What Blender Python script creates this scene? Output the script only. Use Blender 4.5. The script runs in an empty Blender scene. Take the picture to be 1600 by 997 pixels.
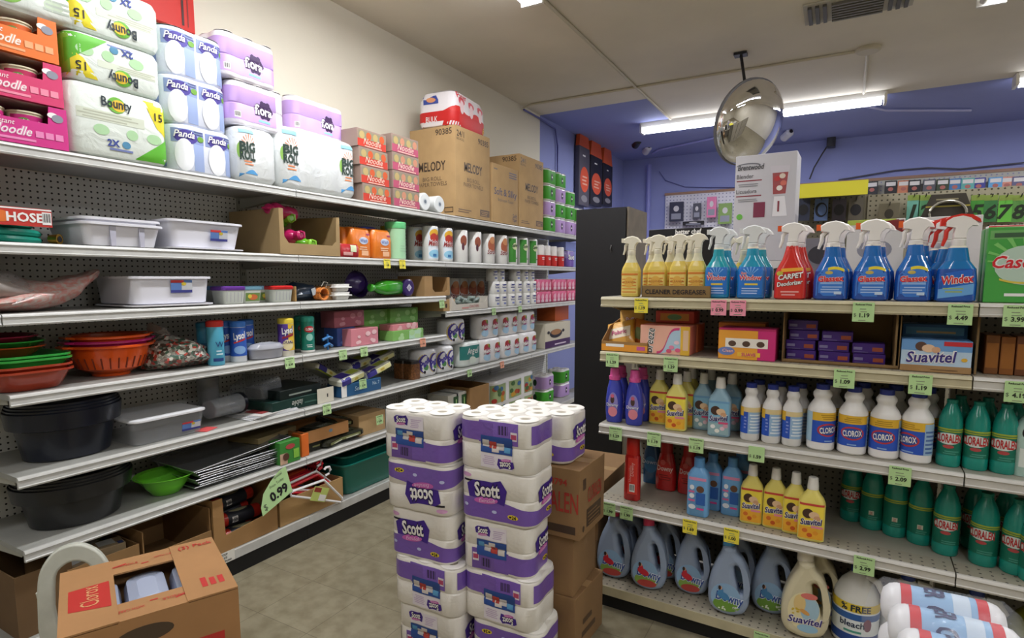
import bpy, math, random
from mathutils import Vector, Matrix, Euler
random.seed(7)
sc = bpy.context.scene
COL = sc.collection
PI = math.pi

# ---------------------------------------------------------------- camera
PSI, TH, EYE = math.radians(29.4), math.radians(6.15), 1.45
FOC, CX, CY = 900.0, 800.0, 533.0
cam_d = bpy.data.cameras.new('camera')
cam = bpy.data.objects.new('camera', cam_d)
COL.objects.link(cam)
cam.location = (0, 0, EYE)
cam.rotation_euler = (PI / 2 - TH, 0, PSI)
cam_d.sensor_width = 36.0
cam_d.sensor_fit = 'HORIZONTAL'
cam_d.lens = FOC / 1600 * 36
cam_d.shift_y = (CY - 498.5) / 1600
cam_d.clip_start = 0.05
sc.camera = cam
# ---------------------------------------------------------------- exposure, world
sc.view_settings.view_transform = 'Standard'
sc.view_settings.look = 'None'
sc.view_settings.gamma = 1.0
sc.view_settings.use_curve_mapping = False
sc.view_settings.exposure = -0.08
w = bpy.data.worlds.new('world')
sc.world = w
w.use_nodes = True
w.node_tree.nodes['Background'].inputs[0].default_value = (0.75, 0.8, 0.9, 1)
w.node_tree.nodes['Background'].inputs[1].default_value = 0.01
LAMP_W = 50.0
TUBE_E = 13.0
try:
    sc.cycles.max_bounces = 7
    sc.cycles.diffuse_bounces = 4
    sc.cycles.glossy_bounces = 3
    sc.cycles.transmission_bounces = 5
    sc.cycles.transparent_max_bounces = 8
    sc.cycles.sample_clamp_indirect = 4.0
    sc.cycles.caustics_reflective = False
    sc.cycles.caustics_refractive = False
    sc.cycles.use_denoising = True
except Exception:
    pass

# ---------------------------------------------------------------- where things stand
FW = Vector((-math.sin(PSI) * math.cos(TH), math.cos(PSI) * math.cos(TH), -math.sin(TH)))
RT = Vector((math.cos(PSI), math.sin(PSI), 0))
UP = RT.cross(FW)
EYEV = Vector((0, 0, EYE))
XL = -2.5                                   # front edge of the left shelving
KR = Vector((-0.866, 2.294, 0))             # left front corner of the right shelving
ES = Vector((0.99956, -0.02967, 0))
EN = Vector((0.02967, 0.99956, 0))
RR = math.atan2(ES.y, ES.x)

def yL(px, z, b=0.0):
    n = RT - FW * ((px - CX) / FOC)
    return -(n.x * (XL - b) + n.z * (z - EYE)) / n.y

def sR(px, z, b=0.0):
    n = RT - FW * ((px - CX) / FOC)
    base = KR + EN * b + Vector((0, 0, z - EYE))
    return -(n.dot(base)) / n.dot(ES)

def ray(px, py):
    return FW + RT * ((px - CX) / FOC) + UP * ((CY - py) / FOC)

def on(px, py, axis, val):
    r = ray(px, py)
    t = (val - EYEV[axis]) / r[axis]
    return EYEV + r * t

def GR(s, b, z):
    return KR + ES * s + EN * b + Vector((0, 0, z))

# ---------------------------------------------------------------- materials
def lin(c):
    return c / 12.92 if c <= 0.04045 else ((c + 0.055) / 1.055) ** 2.4

def rgb(h):
    return tuple(lin(int(h[i:i + 2], 16) / 255) for i in (0, 2, 4)) + (1,)

MATS = {}
def mat(h, rough=0.45, metal=0.0, film=0.0, coat=0.0, noise=0.0, nscale=20.0, alpha=1.0, trans=0.0, ior=1.45, emit=0.0, bump=0.0, bscale=60.0, dark=None):
    key = (h, rough, metal, film, coat, noise, nscale, alpha, trans, ior, emit, bump, bscale, dark)
    if key in MATS:
        return MATS[key]
    m = bpy.data.materials.new('m_' + h)
    m.use_nodes = True
    nt = m.node_tree
    p = nt.nodes['Principled BSDF']
    p.inputs['Base Color'].default_value = rgb(h)
    p.inputs['Roughness'].default_value = rough
    p.inputs['Metallic'].default_value = metal
    p.inputs['IOR'].default_value = ior
    p.inputs['Transmission Weight'].default_value = trans
    p.inputs['Alpha'].default_value = alpha
    if coat:
        p.inputs['Coat Weight'].default_value = coat
        p.inputs['Coat Roughness'].default_value = 0.12
    if emit:
        p.inputs['Emission Color'].default_value = rgb(h)
        p.inputs['Emission Strength'].default_value = emit
    if noise or film or bump:
        tc = nt.nodes.new('ShaderNodeTexCoord')
    if noise:
        n = nt.nodes.new('ShaderNodeTexNoise')
        n.inputs['Scale'].default_value = nscale
        n.inputs['Detail'].default_value = 5
        nt.links.new(tc.outputs['Object'], n.inputs['Vector'])
        r = nt.nodes.new('ShaderNodeValToRGB')
        r.color_ramp.elements[0].position = 0.35
        r.color_ramp.elements[1].position = 0.65
        c = rgb(h)
        d = rgb(dark) if dark else tuple(x * (1 - noise) for x in c[:3]) + (1,)
        r.color_ramp.elements[0].color = d
        r.color_ramp.elements[1].color = c
        nt.links.new(n.outputs['Fac'], r.inputs['Fac'])
        nt.links.new(r.outputs['Color'], p.inputs['Base Color'])
    if film or bump:
        n2 = nt.nodes.new('ShaderNodeTexNoise')
        n2.inputs['Scale'].default_value = bscale
        n2.inputs['Detail'].default_value = 3
        n2.inputs['Distortion'].default_value = 1.5 if film else 0
        nt.links.new(tc.outputs['Object'], n2.inputs['Vector'])
        b = nt.nodes.new('ShaderNodeBump')
        b.inputs['Strength'].default_value = film or bump
        b.inputs['Distance'].default_value = 0.004
        nt.links.new(n2.outputs['Fac'], b.inputs['Height'])
        nt.links.new(b.outputs['Normal'], p.inputs['Normal'])
        if film:
            p.inputs['Coat Weight'].default_value = 0.6
            p.inputs['Coat Roughness'].default_value = 0.15
            nt.links.new(b.outputs['Normal'], p.inputs['Coat Normal'])
    MATS[key] = m
    return m

def P(h): return mat(h, 0.32)                                     # glossy plastic
def I(h): return mat(h, 0.5)                                      # printed ink
def W(h): return mat(h, 0.35, film=0.5, bscale=22.0)              # print under plastic film
def CB(h='b08a5e'): return mat(h, 0.85, noise=0.1, nscale=9.0)    # corrugated board
BLACK = I('1c1a20')
WHITE = I('f2f0ee')

def grid_mat(name, base, dot, pitch, rad, axes, rough=0.6, dirt=0.15):
    """perforated hardboard / shelf board: round holes on a square grid"""
    m = bpy.data.materials.new(name)
    m.use_nodes = True
    nt = m.node_tree
    N = nt.nodes
    p = N['Principled BSDF']
    p.inputs['Roughness'].default_value = rough
    tc = N.new('ShaderNodeTexCoord')
    sp = N.new('ShaderNodeSeparateXYZ')
    nt.links.new(tc.outputs['Object'], sp.inputs[0])
    sq = []
    for a in axes:
        d = N.new('ShaderNodeMath'); d.operation = 'DIVIDE'; d.inputs[1].default_value = pitch
        nt.links.new(sp.outputs[a], d.inputs[0])
        fr = N.new('ShaderNodeMath'); fr.operation = 'FRACT'
        nt.links.new(d.outputs[0], fr.inputs[0])
        s = N.new('ShaderNodeMath'); s.operation = 'SUBTRACT'; s.inputs[1].default_value = 0.5
        nt.links.new(fr.outputs[0], s.inputs[0])
        q = N.new('ShaderNodeMath'); q.operation = 'MULTIPLY'
        nt.links.new(s.outputs[0], q.inputs[0]); nt.links.new(s.outputs[0], q.inputs[1])
        sq.append(q)
    ad = N.new('ShaderNodeMath'); ad.operation = 'ADD'
    nt.links.new(sq[0].outputs[0], ad.inputs[0]); nt.links.new(sq[1].outputs[0], ad.inputs[1])
    lt = N.new('ShaderNodeMath'); lt.operation = 'LESS_THAN'; lt.inputs[1].default_value = (rad / pitch) ** 2
    nt.links.new(ad.outputs[0], lt.inputs[0])
    n = N.new('ShaderNodeTexNoise'); n.inputs['Scale'].default_value = 3.5; n.inputs['Detail'].default_value = 6
    nt.links.new(tc.outputs['Object'], n.inputs['Vector'])
    r = N.new('ShaderNodeValToRGB')
    c = rgb(base)
    r.color_ramp.elements[0].position = 0.3; r.color_ramp.elements[1].position = 0.7
    r.color_ramp.elements[0].color = tuple(x * (1 - dirt) for x in c[:3]) + (1,)
    r.color_ramp.elements[1].color = c
    nt.links.new(n.outputs['Fac'], r.inputs['Fac'])
    mx = N.new('ShaderNodeMix'); mx.data_type = 'RGBA'
    nt.links.new(lt.outputs[0], mx.inputs[0])
    nt.links.new(r.outputs['Color'], mx.inputs[6])
    mx.inputs[7].default_value = rgb(dot)
    nt.links.new(mx.outputs[2], p.inputs['Base Color'])
    return m

# ---------------------------------------------------------------- mesh collector
class MB:
    def __init__(s):
        s.v, s.f, s.m, s.mats = [], [], [], []
    def mi(s, m):
        if m not in s.mats:
            s.mats.append(m)
        return s.mats.index(m)
    def add(s, vs, fs, m):
        o = len(s.v)
        s.v += [tuple(v) for v in vs]
        k = s.mi(m)
        for f in fs:
            s.f.append([o + i for i in f]); s.m.append(k)
    def box(s, x0, x1, y0, y1, z0, z1, m, M=None):
        vs = [Vector((x, y, z)) for x in (x0, x1) for y in (y0, y1) for z in (z0, z1)]
        if M is not None:
            vs = [M @ v for v in vs]
        s.add(vs, [(0, 1, 3, 2), (4, 6, 7, 5), (0, 4, 5, 1), (2, 3, 7, 6), (0, 2, 6, 4), (1, 5, 7, 3)], m)
    def prism(s, pts, a0, a1, m, axis='y', M=None):
        """polygon pts (2D) extruded between a0 and a1 along axis; 2D coords are the other two axes in order"""
        def mk(p, a):
            if axis == 'y': return Vector((p[0], a, p[1]))
            if axis == 'x': return Vector((a, p[0], p[1]))
            return Vector((p[0], p[1], a))
        n = len(pts)
        vs = [mk(p, a0) for p in pts] + [mk(p, a1) for p in pts]
        if M is not None:
            vs = [M @ v for v in vs]
        s.add(vs, [list(range(n)), list(range(2 * n - 1, n - 1, -1))] + [(i, i + n, (i + 1) % n + n, (i + 1) % n) for i in range(n)], m)
    def tube(s, pts, r, m, n=8, closed=False):
        pts = [Vector(p) for p in pts]
        rings = []
        up = Vector((0.01, 0.02, 1))
        L = len(pts)
        for i, p in enumerate(pts):
            a = pts[(i - 1) % L] if (closed or i > 0) else pts[i]
            b = pts[(i + 1) % L] if (closed or i < L - 1) else pts[i]
            t = (b - a).normalized()
            u = t.cross(up)
            if u.length < 0.05:
                u = t.cross(Vector((1, 0, 0)))
            u.normalize()
            w_ = t.cross(u).normalized()
            rr = r[i] if isinstance(r, (list, tuple)) else r
            rings.append([p + u * (rr * math.cos(2 * PI * k / n)) + w_ * (rr * math.sin(2 * PI * k / n)) for k in range(n)])
        vs = [v for rg in rings for v in rg]
        fs = []
        for i in range(L if closed else L - 1):
            j = (i + 1) % L
            for k in range(n):
                fs.append((i * n + k, i * n + (k + 1) % n, j * n + (k + 1) % n, j * n + k))
        if not closed:
            fs.append(list(range(n)))
            fs.append([(L - 1) * n + k for k in range(n - 1, -1, -1)])
        s.add(vs, fs, m)
    def mesh(s, name='mesh', sharp=38, fix=True):
        me = bpy.data.meshes.new(name)
        me.from_pydata(s.v, [], s.f)
        for m in s.mats:
            me.materials.append(m)
        me.polygons.foreach_set('material_index', s.m)
        me.polygons.foreach_set('use_smooth', [True] * len(s.f))
        me.update()
        try:
            me.set_sharp_from_angle(angle=math.radians(sharp))
        except Exception:
            pass
        return me

_glyph = {}
def glyphs(t, shear=0.0, off=0.0, space=1.0):
    k = (t, shear, off, space)
    if k in _glyph:
        return _glyph[k]
    cu = bpy.data.curves.new('t', 'FONT')
    cu.body = t
    cu.align_x = 'CENTER'
    cu.align_y = 'CENTER'
    cu.shear = shear
    cu.offset = off
    cu.space_character = space
    cu.resolution_u = 2
    o = bpy.data.objects.new('t', cu)
    me = o.to_mesh()
    vs = [(v.co.x, v.co.y) for v in me.vertices]
    fs = [tuple(p.vertices) for p in me.polygons]
    o.to_mesh_clear()
    bpy.data.objects.remove(o)
    bpy.data.curves.remove(cu)
    if vs:
        y0 = min(v[1] for v in vs); y1 = max(v[1] for v in vs); x0 = min(v[0] for v in vs); x1 = max(v[0] for v in vs)
        h = 0.69
        vs = [((x - (x0 + x1) / 2) / h, (y - (y0 + y1) / 2) / h) for x, y in vs]
    _glyph[k] = (vs, fs)
    return _glyph[k]

class Surf:
    """prints laid on a surface: S(u, v, lift) gives a point"""
    flat = False
    flip = False
    def uv(s, u, v):
        if s.flip:
            return -u, s.h - v
        return u, v
    def rect(s, u0, u1, v0, v1, m, lift=0.0006, step=0.012):
        nu = 1 if s.flat else max(1, int(abs(u1 - u0) / step + 0.5))
        nv = 1 if s.flat else max(1, int(abs(v1 - v0) / 0.03 + 0.5))
        vs = [s.S(*s.uv(u0 + (u1 - u0) * i / nu, v0 + (v1 - v0) * j / nv), lift) for j in range(nv + 1) for i in range(nu + 1)]
        fs = [(j * (nu + 1) + i, j * (nu + 1) + i + 1, (j + 1) * (nu + 1) + i + 1, (j + 1) * (nu + 1) + i) for j in range(nv) for i in range(nu)]
        s.mb.add(vs, fs, m)
    def band(s, fn0, fn1, u0, u1, m, lift=0.0006, n=14):
        """strip between two curves v=fn0(u), v=fn1(u)"""
        vs = []
        for i in range(n + 1):
            u = u0 + (u1 - u0) * i / n
            a, b = fn0(u), fn1(u)
            vs += [s.S(*s.uv(u, a + (b - a) * j / 4), lift) for j in range(5)]
        s.mb.add(vs, [(5 * i + j, 5 * i + 5 + j, 5 * i + 6 + j, 5 * i + 1 + j) for i in range(n) for j in range(4)], m)
    def ell(s, u, v, ru, rv, m, lift=0.0009, rot=0.0, n=20, a0=0, a1=2 * PI):
        vs = [s.S(*s.uv(u, v), lift)]
        cr, sr = math.cos(rot), math.sin(rot)
        ks = (0.5, 1.0) if max(ru, rv) < 0.03 else (0.2, 0.4, 0.6, 0.8, 1.0)
        for k in ks:
            for i in range(n):
                a = 2 * PI * i / n
                x, y = ru * k * math.cos(a), rv * k * math.sin(a)
                vs.append(s.S(*s.uv(u + x * cr - y * sr, v + x * sr + y * cr), lift))
        fs = [(0, 1 + i, 1 + (i + 1) % n) for i in range(n)]
        for q in range(len(ks) - 1):
            fs += [(1 + q * n + i, 1 + (q + 1) * n + i, 1 + (q + 1) * n + (i + 1) % n, 1 + q * n + (i + 1) % n) for i in range(n)]
        s.mb.add(vs, fs, m)
    def poly(s, pts, m, lift=0.0008):
        c = (sum(p[0] for p in pts) / len(pts), sum(p[1] for p in pts) / len(pts))
        ps = []
        n = len(pts)
        for i in range(n):
            a, b = pts[i], pts[(i + 1) % n]
            for k in range(3):
                ps.append((a[0] + (b[0] - a[0]) * k / 3, a[1] + (b[1] - a[1]) * k / 3))
        n = len(ps)
        vs = [s.S(*s.uv(*c), lift)] + [s.S(*s.uv(c[0] + (p[0] - c[0]) * k / 4, c[1] + (p[1] - c[1]) * k / 4), lift) for k in (1, 2, 3, 4) for p in ps]
        fs = [(0, 1 + i, 1 + (i + 1) % n) for i in range(n)] + [(1 + k * n + i, 1 + (k + 1) * n + i, 1 + (k + 1) * n + (i + 1) % n, 1 + k * n + (i + 1) % n) for k in range(3) for i in range(n)]
        s.mb.add(vs, fs, m)
    def text(s, t, u, v, hh, m, shear=0.0, off=0.0, out=None, lift=0.0014, rot=0.0, wmax=None, sx=1.0, space=1.0):
        cr, sr = math.cos(rot), math.sin(rot)
        def put(off_, m_, lf):
            vs, fs = glyphs(t, shear, off_, space)
            if not vs: return
            k = hh
            kx = hh * sx
            if wmax:
                wd = (max(x for x, y in vs) - min(x for x, y in vs)) * kx
                if wd > wmax: kx *= wmax / wd
            s.mb.add([s.S(*s.uv(u + x * kx * cr - y * k * sr, v + x * kx * sr + y * k * cr), lf) for x, y in vs], fs, m_)
        if out is not None:
            put(off + 0.05, out, lift - 0.0005)
        put(off, m, lift)
    def lines(s, u0, u1, v0, v1, n, m, lift=0.0011, fill=0.45, rnd=True):
        """rows of print too small to read"""
        dv = (v1 - v0) / n
        for i in range(n):
            a = u0 + (random.random() * 0.15 * (u1 - u0) if rnd else 0)
            b = u1 - (random.random() * 0.3 * (u1 - u0) if rnd else 0)
            s.rect(a, b, v0 + dv * i, v0 + dv * (i + fill), m, lift)
    def barcode(s, u0, u1, v0, v1):
        s.rect(u0, u1, v0, v1, WHITE, 0.001)
        n = 7
        for i in range(n):
            a = u0 + (u1 - u0) * (i + 0.5) / (n + 0.6)
            s.rect(a, a + (u1 - u0) / n * (0.3 + 0.3 * (i % 2)), v0 + (v1 - v0) * 0.2, v1 - (v1 - v0) * 0.1, BLACK, 0.0015)

class Plane(Surf):
    flat = True
    def __init__(s, mb, o, ux, uy, h=0.0):
        s.mb, s.o, s.ux, s.uy, s.h = mb, Vector(o), Vector(ux).normalized(), Vector(uy).normalized(), h
        s.n = s.ux.cross(s.uy)
    def S(s, u, v, lift):
        return s.o + s.ux * u + s.uy * v + s.n * lift

def rrect(w_, d, r, k=5, cx=0.0, cy=0.0, e=1):
    """rounded rectangle outline starting at the front centre, going to +x"""
    r = max(0.0005, min(r, w_ / 2 - 1e-5, d / 2 - 1e-5))
    a, b = w_ / 2 - r, d / 2 - r
    pts = [(0, -d / 2)]
    for i in range(1, e + 1):
        if a > 1e-4 and e > 0: pts.append((a * i / (e + 1), -d / 2))
    for (sx, sy, st) in ((1, -1, -90), (1, 1, 0), (-1, 1, 90), (-1, -1, 180)):
        for i in range(k + 1):
            t = math.radians(st + 90 * i / k)
            pts.append((sx * a + r * math.cos(t), sy * b + r * math.sin(t)))
    for i in range(e, 0, -1):
        if a > 1e-4 and e > 0: pts.append((-a * i / (e + 1), -d / 2))
    return [(x + cx, y + cy) for x, y in pts]

def scallop(w_, d, nx, ny, k=6, amt=0.3):
    """outline of nx by ny rolls under tight film, starting at the front centre"""
    rx, ry = w_ / nx / 2, d / ny / 2
    def side(n, r, half):
        out = []
        for i in range(n):
            for j in range(k):
                t = -1 + 2 * j / k
                if i == 0 and j < k // 2: continue
                if i == n - 1 and j > k // 2: continue
                out.append((-half + r + 2 * r * i + t * r, (r - math.sqrt(max(0, 1 - t * t)) * r) * amt * (1.0 if 0 < j else 0.35)))
        return out
    a = w_ / 2 - rx; b = d / 2 - ry
    fr = [(x, -d / 2 + i) for x, i in side(nx, rx, w_ / 2)]
    rt = [(w_ / 2 - i, y) for y, i in side(ny, ry, d / 2)]
    bk = [(-x, d / 2 - i) for x, i in side(nx, rx, w_ / 2)]
    lf = [(-w_ / 2 + i, -y) for y, i in side(ny, ry, d / 2)]
    def corner(cx, cy, st):
        return [(cx + rx * math.cos(math.radians(st + 90 * q / 5)), cy + ry * math.sin(math.radians(st + 90 * q / 5))) for q in range(1, 5)]
    loop = fr + corner(a, -b, -90) + rt + corner(a, b, 0) + bk + corner(-a, b, 90) + lf + corner(-a, -b, 180)
    # rotate so that the list starts nearest the front centre
    best = min(range(len(loop)), key=lambda i: abs(loop[i][0]) + (10 if loop[i][1] > 0 else 0))
    loop = loop[best:] + loop[:best]
    x0, y0 = loop[0]
    if abs(x0) > 1e-4:
        nb = loop[-1] if x0 > 0 else loop[1]
        if x0 > 0:
            t = x0 / (x0 - nb[0]); loop = [(0.0, y0 + (nb[1] - y0) * t)] + loop
        else:
            t = -x0 / (nb[0] - x0); loop = [(0.0, y0 + (nb[1] - y0) * t)] + loop[1:] + [(x0, y0)]
    return loop

def inset(pts, d):
    n = len(pts); cx = sum(p[0] for p in pts) / n; cy = sum(p[1] for p in pts) / n
    ex = max(p[0] for p in pts) - cx; ey = max(p[1] for p in pts) - cy
    kx, ky = max(0.02, 1 - d / ex), max(0.02, 1 - d / ey)
    return [(cx + (x - cx) * kx, cy + (y - cy) * ky) for x, y in pts]

class Loft(Surf):
    def __init__(s, mb, rings, m, cap0=True, cap1=True, flat=False, segm=None, capm=None, prints=True):
        """rings: list of (z, outline); segm: {segment index: material}"""
        s.mb, s.rings, s.flat = mb, rings, flat
        s.h = rings[-1][0]
        n = len(rings[0][1])
        vs = [(x, y, z) for z, pts in rings for x, y in pts]
        for i in range(len(rings) - 1):
            mm = (segm or {}).get(i, m)
            mb.add([v for v in vs[i * n:(i + 2) * n]], [(k, (k + 1) % n, n + (k + 1) % n, n + k) for k in range(n)], mm) if segm else None
        if not segm:
            mb.add(vs, [(i * n + k, i * n + (k + 1) % n, (i + 1) * n + (k + 1) % n, (i + 1) * n + k) for i in range(len(rings) - 1) for k in range(n)], m)
        if cap0: mb.add(vs[:n], [list(range(n - 1, -1, -1))], m)
        if cap1: mb.add(vs[-n:], [list(range(n))], capm or m)
        s._c = {}
    def _outline(s, z):
        key = round(z, 4)
        if key in s._c: return s._c[key]
        R = s.rings
        # only rings with increasing z are used for prints
        i = 0
        while i < len(R) - 2 and R[i + 1][0] < z: i += 1
        z0, a = R[i]; z1, b = R[i + 1]
        t = 0 if z1 - z0 < 1e-6 else min(1, max(0, (z - z0) / (z1 - z0)))
        pts = [(p[0] + (q[0] - p[0]) * t, p[1] + (q[1] - p[1]) * t) for p, q in zip(a, b)]
        n = len(pts)
        cum = [0]
        for k in range(n):
            p, q = pts[k], pts[(k + 1) % n]
            cum.append(cum[-1] + math.hypot(q[0] - p[0], q[1] - p[1]))
        s._c[key] = (pts, cum)
        return s._c[key]
    def rect(s, u0, u1, v0, v1, m, lift=0.0006, step=0.012):
        a = s.uv(u0, v0); b = s.uv(u1, v1)
        ua, ub = min(a[0], b[0]), max(a[0], b[0]); va, vb = min(a[1], b[1]), max(a[1], b[1])
        pts, cum = s._outline((va + vb) / 2)
        L = cum[-1]
        us = [ua, ub]
        for c in cum[:-1]:
            for k in (-1, 0, 1):
                if ua + 1e-4 < c + k * L < ub - 1e-4: us.append(c + k * L)
        us = sorted(set(us))
        vz = sorted(set([va, vb] + [z for z, _ in s.rings if va + 1e-4 < z < vb - 1e-4]))
        n = len(us)
        vs = [s.S(u, v, lift) for v in vz for u in us]
        s.mb.add(vs, [(j * n + i, j * n + i + 1, (j + 1) * n + i + 1, (j + 1) * n + i) for j in range(len(vz) - 1) for i in range(n - 1)], m)
    def S(s, u, v, lift):
        pts, cum = s._outline(v)
        L = cum[-1]
        u = u % L
        import bisect
        k = min(len(pts) - 1, max(0, bisect.bisect_right(cum, u) - 1))
        p, q = pts[k], pts[(k + 1) % len(pts)]
        d = cum[k + 1] - cum[k]
        t = (u - cum[k]) / d if d > 1e-9 else 0
        tx, ty = (q[0] - p[0]), (q[1] - p[1])
        l = math.hypot(tx, ty) or 1
        return Vector((p[0] + tx * t + ty / l * lift, p[1] + ty * t - tx / l * lift, v))

def rbox(mb, w_, d, h, m, r=0.002, z0=0.0, flat=True, e=0.0015, segm=None):
    """box with softened edges"""
    o = rrect(w_, d, r, 2, e=0)
    i = rrect(w_ - 2 * e, d - 2 * e, max(r - e, 0.0006), 2, e=0)
    return Loft(mb, [(z0, i), (z0 + e, o), (z0 + h - e, o), (z0 + h, i)], m, flat=flat)

def round_prof(mb, prof, m, n=24, cap0=True, cap1=True, segm=None, sx=1.0, sy=1.0, capm=None):
    """prof: (radius, z) from the bottom up"""
    rings = []
    for r, z in prof:
        rings.append((z, [(r * sx * math.sin(2 * PI * k / n), -r * sy * math.cos(2 * PI * k / n)) for k in range(n)]))
    return Loft(mb, rings, m, cap0, cap1, segm=segm, capm=capm)

def rr_prof(mb, prof, m, k=5, segm=None, cap0=True, cap1=True, capm=None):
    """prof: (z, w, d, r)"""
    return Loft(mb, [(z, rrect(w_, d, r, k)) for z, w_, d, r in prof], m, cap0, cap1, segm=segm, capm=capm)

# ---------------------------------------------------------------- objects
def tagit(o, label, cat, group=None):
    o['label'] = label
    o['category'] = cat
    if group: o['group'] = group
    return o

def place(o, loc, rz=0.0, rot=None):
    o.location = loc
    o.rotation_euler = rot if rot is not None else (0, 0, rz)

def mesh_obj(name, me, parent=None):
    o = bpy.data.objects.new(name, me)
    COL.objects.link(o)
    if parent is not None: o.parent = parent
    return o

def spawn(proto, name, label, cat, loc, rz=0.0, group=None, rot=None):
    """proto: one mesh, or a list of (part, mesh[, [(sub, mesh)...]])"""
    if isinstance(proto, MB): proto = proto.mesh(name)
    if isinstance(proto, bpy.types.Mesh):
        o = mesh_obj(name, proto)
    else:
        o = bpy.data.objects.new(name, None)
        o.empty_display_size = 0.05
        COL.objects.link(o)
        for it in proto:
            c = mesh_obj(it[0], it[1] if not isinstance(it[1], MB) else it[1].mesh(it[0]), o)
            if len(it) > 2:
                for sname, sme in it[2]:
                    mesh_obj(sname, sme if not isinstance(sme, MB) else sme.mesh(sname), c)
    place(o, loc, rz, rot)
    return tagit(o, label, cat, group)

def bake(proto):
    """turn collectors into meshes once so that copies share them"""
    if isinstance(proto, MB): return proto.mesh('part')
    out = []
    for it in proto:
        a = [it[0], it[1].mesh(it[0]) if isinstance(it[1], MB) else it[1]]
        if len(it) > 2: a.append([(n, m.mesh(n) if isinstance(m, MB) else m) for n, m in it[2]])
        out.append(tuple(a))
    return out

def struct(name, mb, loc=(0, 0, 0)):
    o = mesh_obj(name, mb.mesh(name))
    o.location = loc
    o['kind'] = 'structure'
    return o

RL = PI / 2        # things on the left shelving face +X
def onL(proto, name, label, cat, px0, z, d, b=0.02, px1=None, w_=None, group=None, turn=0.0, lift=0.001):
    """stand a thing on the left shelving: its front face between two picture columns"""
    y0 = yL(px0, z + 0.02, b)
    if w_ is None: yc = (y0 + yL(px1, z + 0.02, b)) / 2
    else: yc = y0 + w_ / 2
    return spawn(proto, name, label, cat, (XL - b - d / 2, yc, z + lift), RL + turn, group)

def wL(px0, px1, z, b=0.02):
    return yL(px1, z + 0.02, b) - yL(px0, z + 0.02, b)

def onR(proto, name, label, cat, pxc, z, b, group=None, turn=0.0, lift=0.001):
    """stand a thing on the right shelving, its centre at a picture column, b behind the lip"""
    p = GR(sR(pxc, z + 0.05, b), b, z + lift)
    return spawn(proto, name, label, cat, p, RR + turn, group)

ORD = ['leftmost', 'second from the left', 'third from the left', 'fourth from the left', 'fifth from the left', 'sixth from the left', 'seventh from the left', 'eighth from the left', 'ninth from the left', 'tenth from the left']

# ================================================================ THE ROOM
XW, YB, CE = -3.02, 8.9, 3.28
m_wall = mat('e6e0cf', 0.8, noise=0.05, nscale=1.2, bump=0.15, bscale=40)
m_blue = mat('8e96cb', 0.75, noise=0.05, nscale=1.5)
m_ceil = mat('e8e0d0', 0.85, noise=0.13, nscale=0.9, bump=0.2, bscale=30)
m_floor = bpy.data.materials.new('vinyl_tiles')
m_floor.use_nodes = True
nt = m_floor.node_tree
pb = nt.nodes['Principled BSDF']
tc = nt.nodes.new('ShaderNodeTexCoord')
bt = nt.nodes.new('ShaderNodeTexBrick')
bt.offset = 0.0
bt.inputs['Scale'].default_value = 1.0
bt.inputs['Brick Width'].default_value = 0.305
bt.inputs['Row Height'].default_value = 0.305
bt.inputs['Mortar Size'].default_value = 0.0016
bt.inputs['Color1'].default_value = rgb('968e77')
bt.inputs['Color2'].default_value = rgb('908871')
bt.inputs['Mortar'].default_value = rgb('746c58')
nt.links.new(tc.outputs['Object'], bt.inputs['Vector'])
n1 = nt.nodes.new('ShaderNodeTexNoise'); n1.inputs['Scale'].default_value = 14; n1.inputs['Detail'].default_value = 9
nt.links.new(tc.outputs['Object'], n1.inputs['Vector'])
rp = nt.nodes.new('ShaderNodeValToRGB')
rp.color_ramp.elements[0].position = 0.34; rp.color_ramp.elements[0].color = (0.72, 0.7, 0.66, 1)
rp.color_ramp.elements[1].position = 0.62; rp.color_ramp.elements[1].color = (1, 1, 1, 1)
nt.links.new(n1.outputs['Fac'], rp.inputs['Fac'])
n3 = nt.nodes.new('ShaderNodeTexNoise'); n3.inputs['Scale'].default_value = 1.7; n3.inputs['Detail'].default_value = 4
nt.links.new(tc.outputs['Object'], n3.inputs['Vector'])
rp3 = nt.nodes.new('ShaderNodeValToRGB')
rp3.color_ramp.elements[0].position = 0.24; rp3.color_ramp.elements[0].color = (0.28, 0.26, 0.24, 1)
rp3.color_ramp.elements[1].position = 0.33; rp3.color_ramp.elements[1].color = (1, 1, 1, 1)
nt.links.new(n3.outputs['Fac'], rp3.inputs['Fac'])
mx = nt.nodes.new('ShaderNodeMix'); mx.data_type = 'RGBA'; mx.blend_type = 'MULTIPLY'; mx.inputs[0].default_value = 1
nt.links.new(bt.outputs['Color'], mx.inputs[6]); nt.links.new(rp.outputs['Color'], mx.inputs[7])
mx2 = nt.nodes.new('ShaderNodeMix'); mx2.data_type = 'RGBA'; mx2.blend_type = 'MULTIPLY'; mx2.inputs[0].default_value = 1
nt.links.new(mx.outputs[2], mx2.inputs[6]); nt.links.new(rp3.outputs['Color'], mx2.inputs[7])
nt.links.new(mx2.outputs[2], pb.inputs['Base Color'])
pb.inputs['Roughness'].default_value = 0.38

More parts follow.
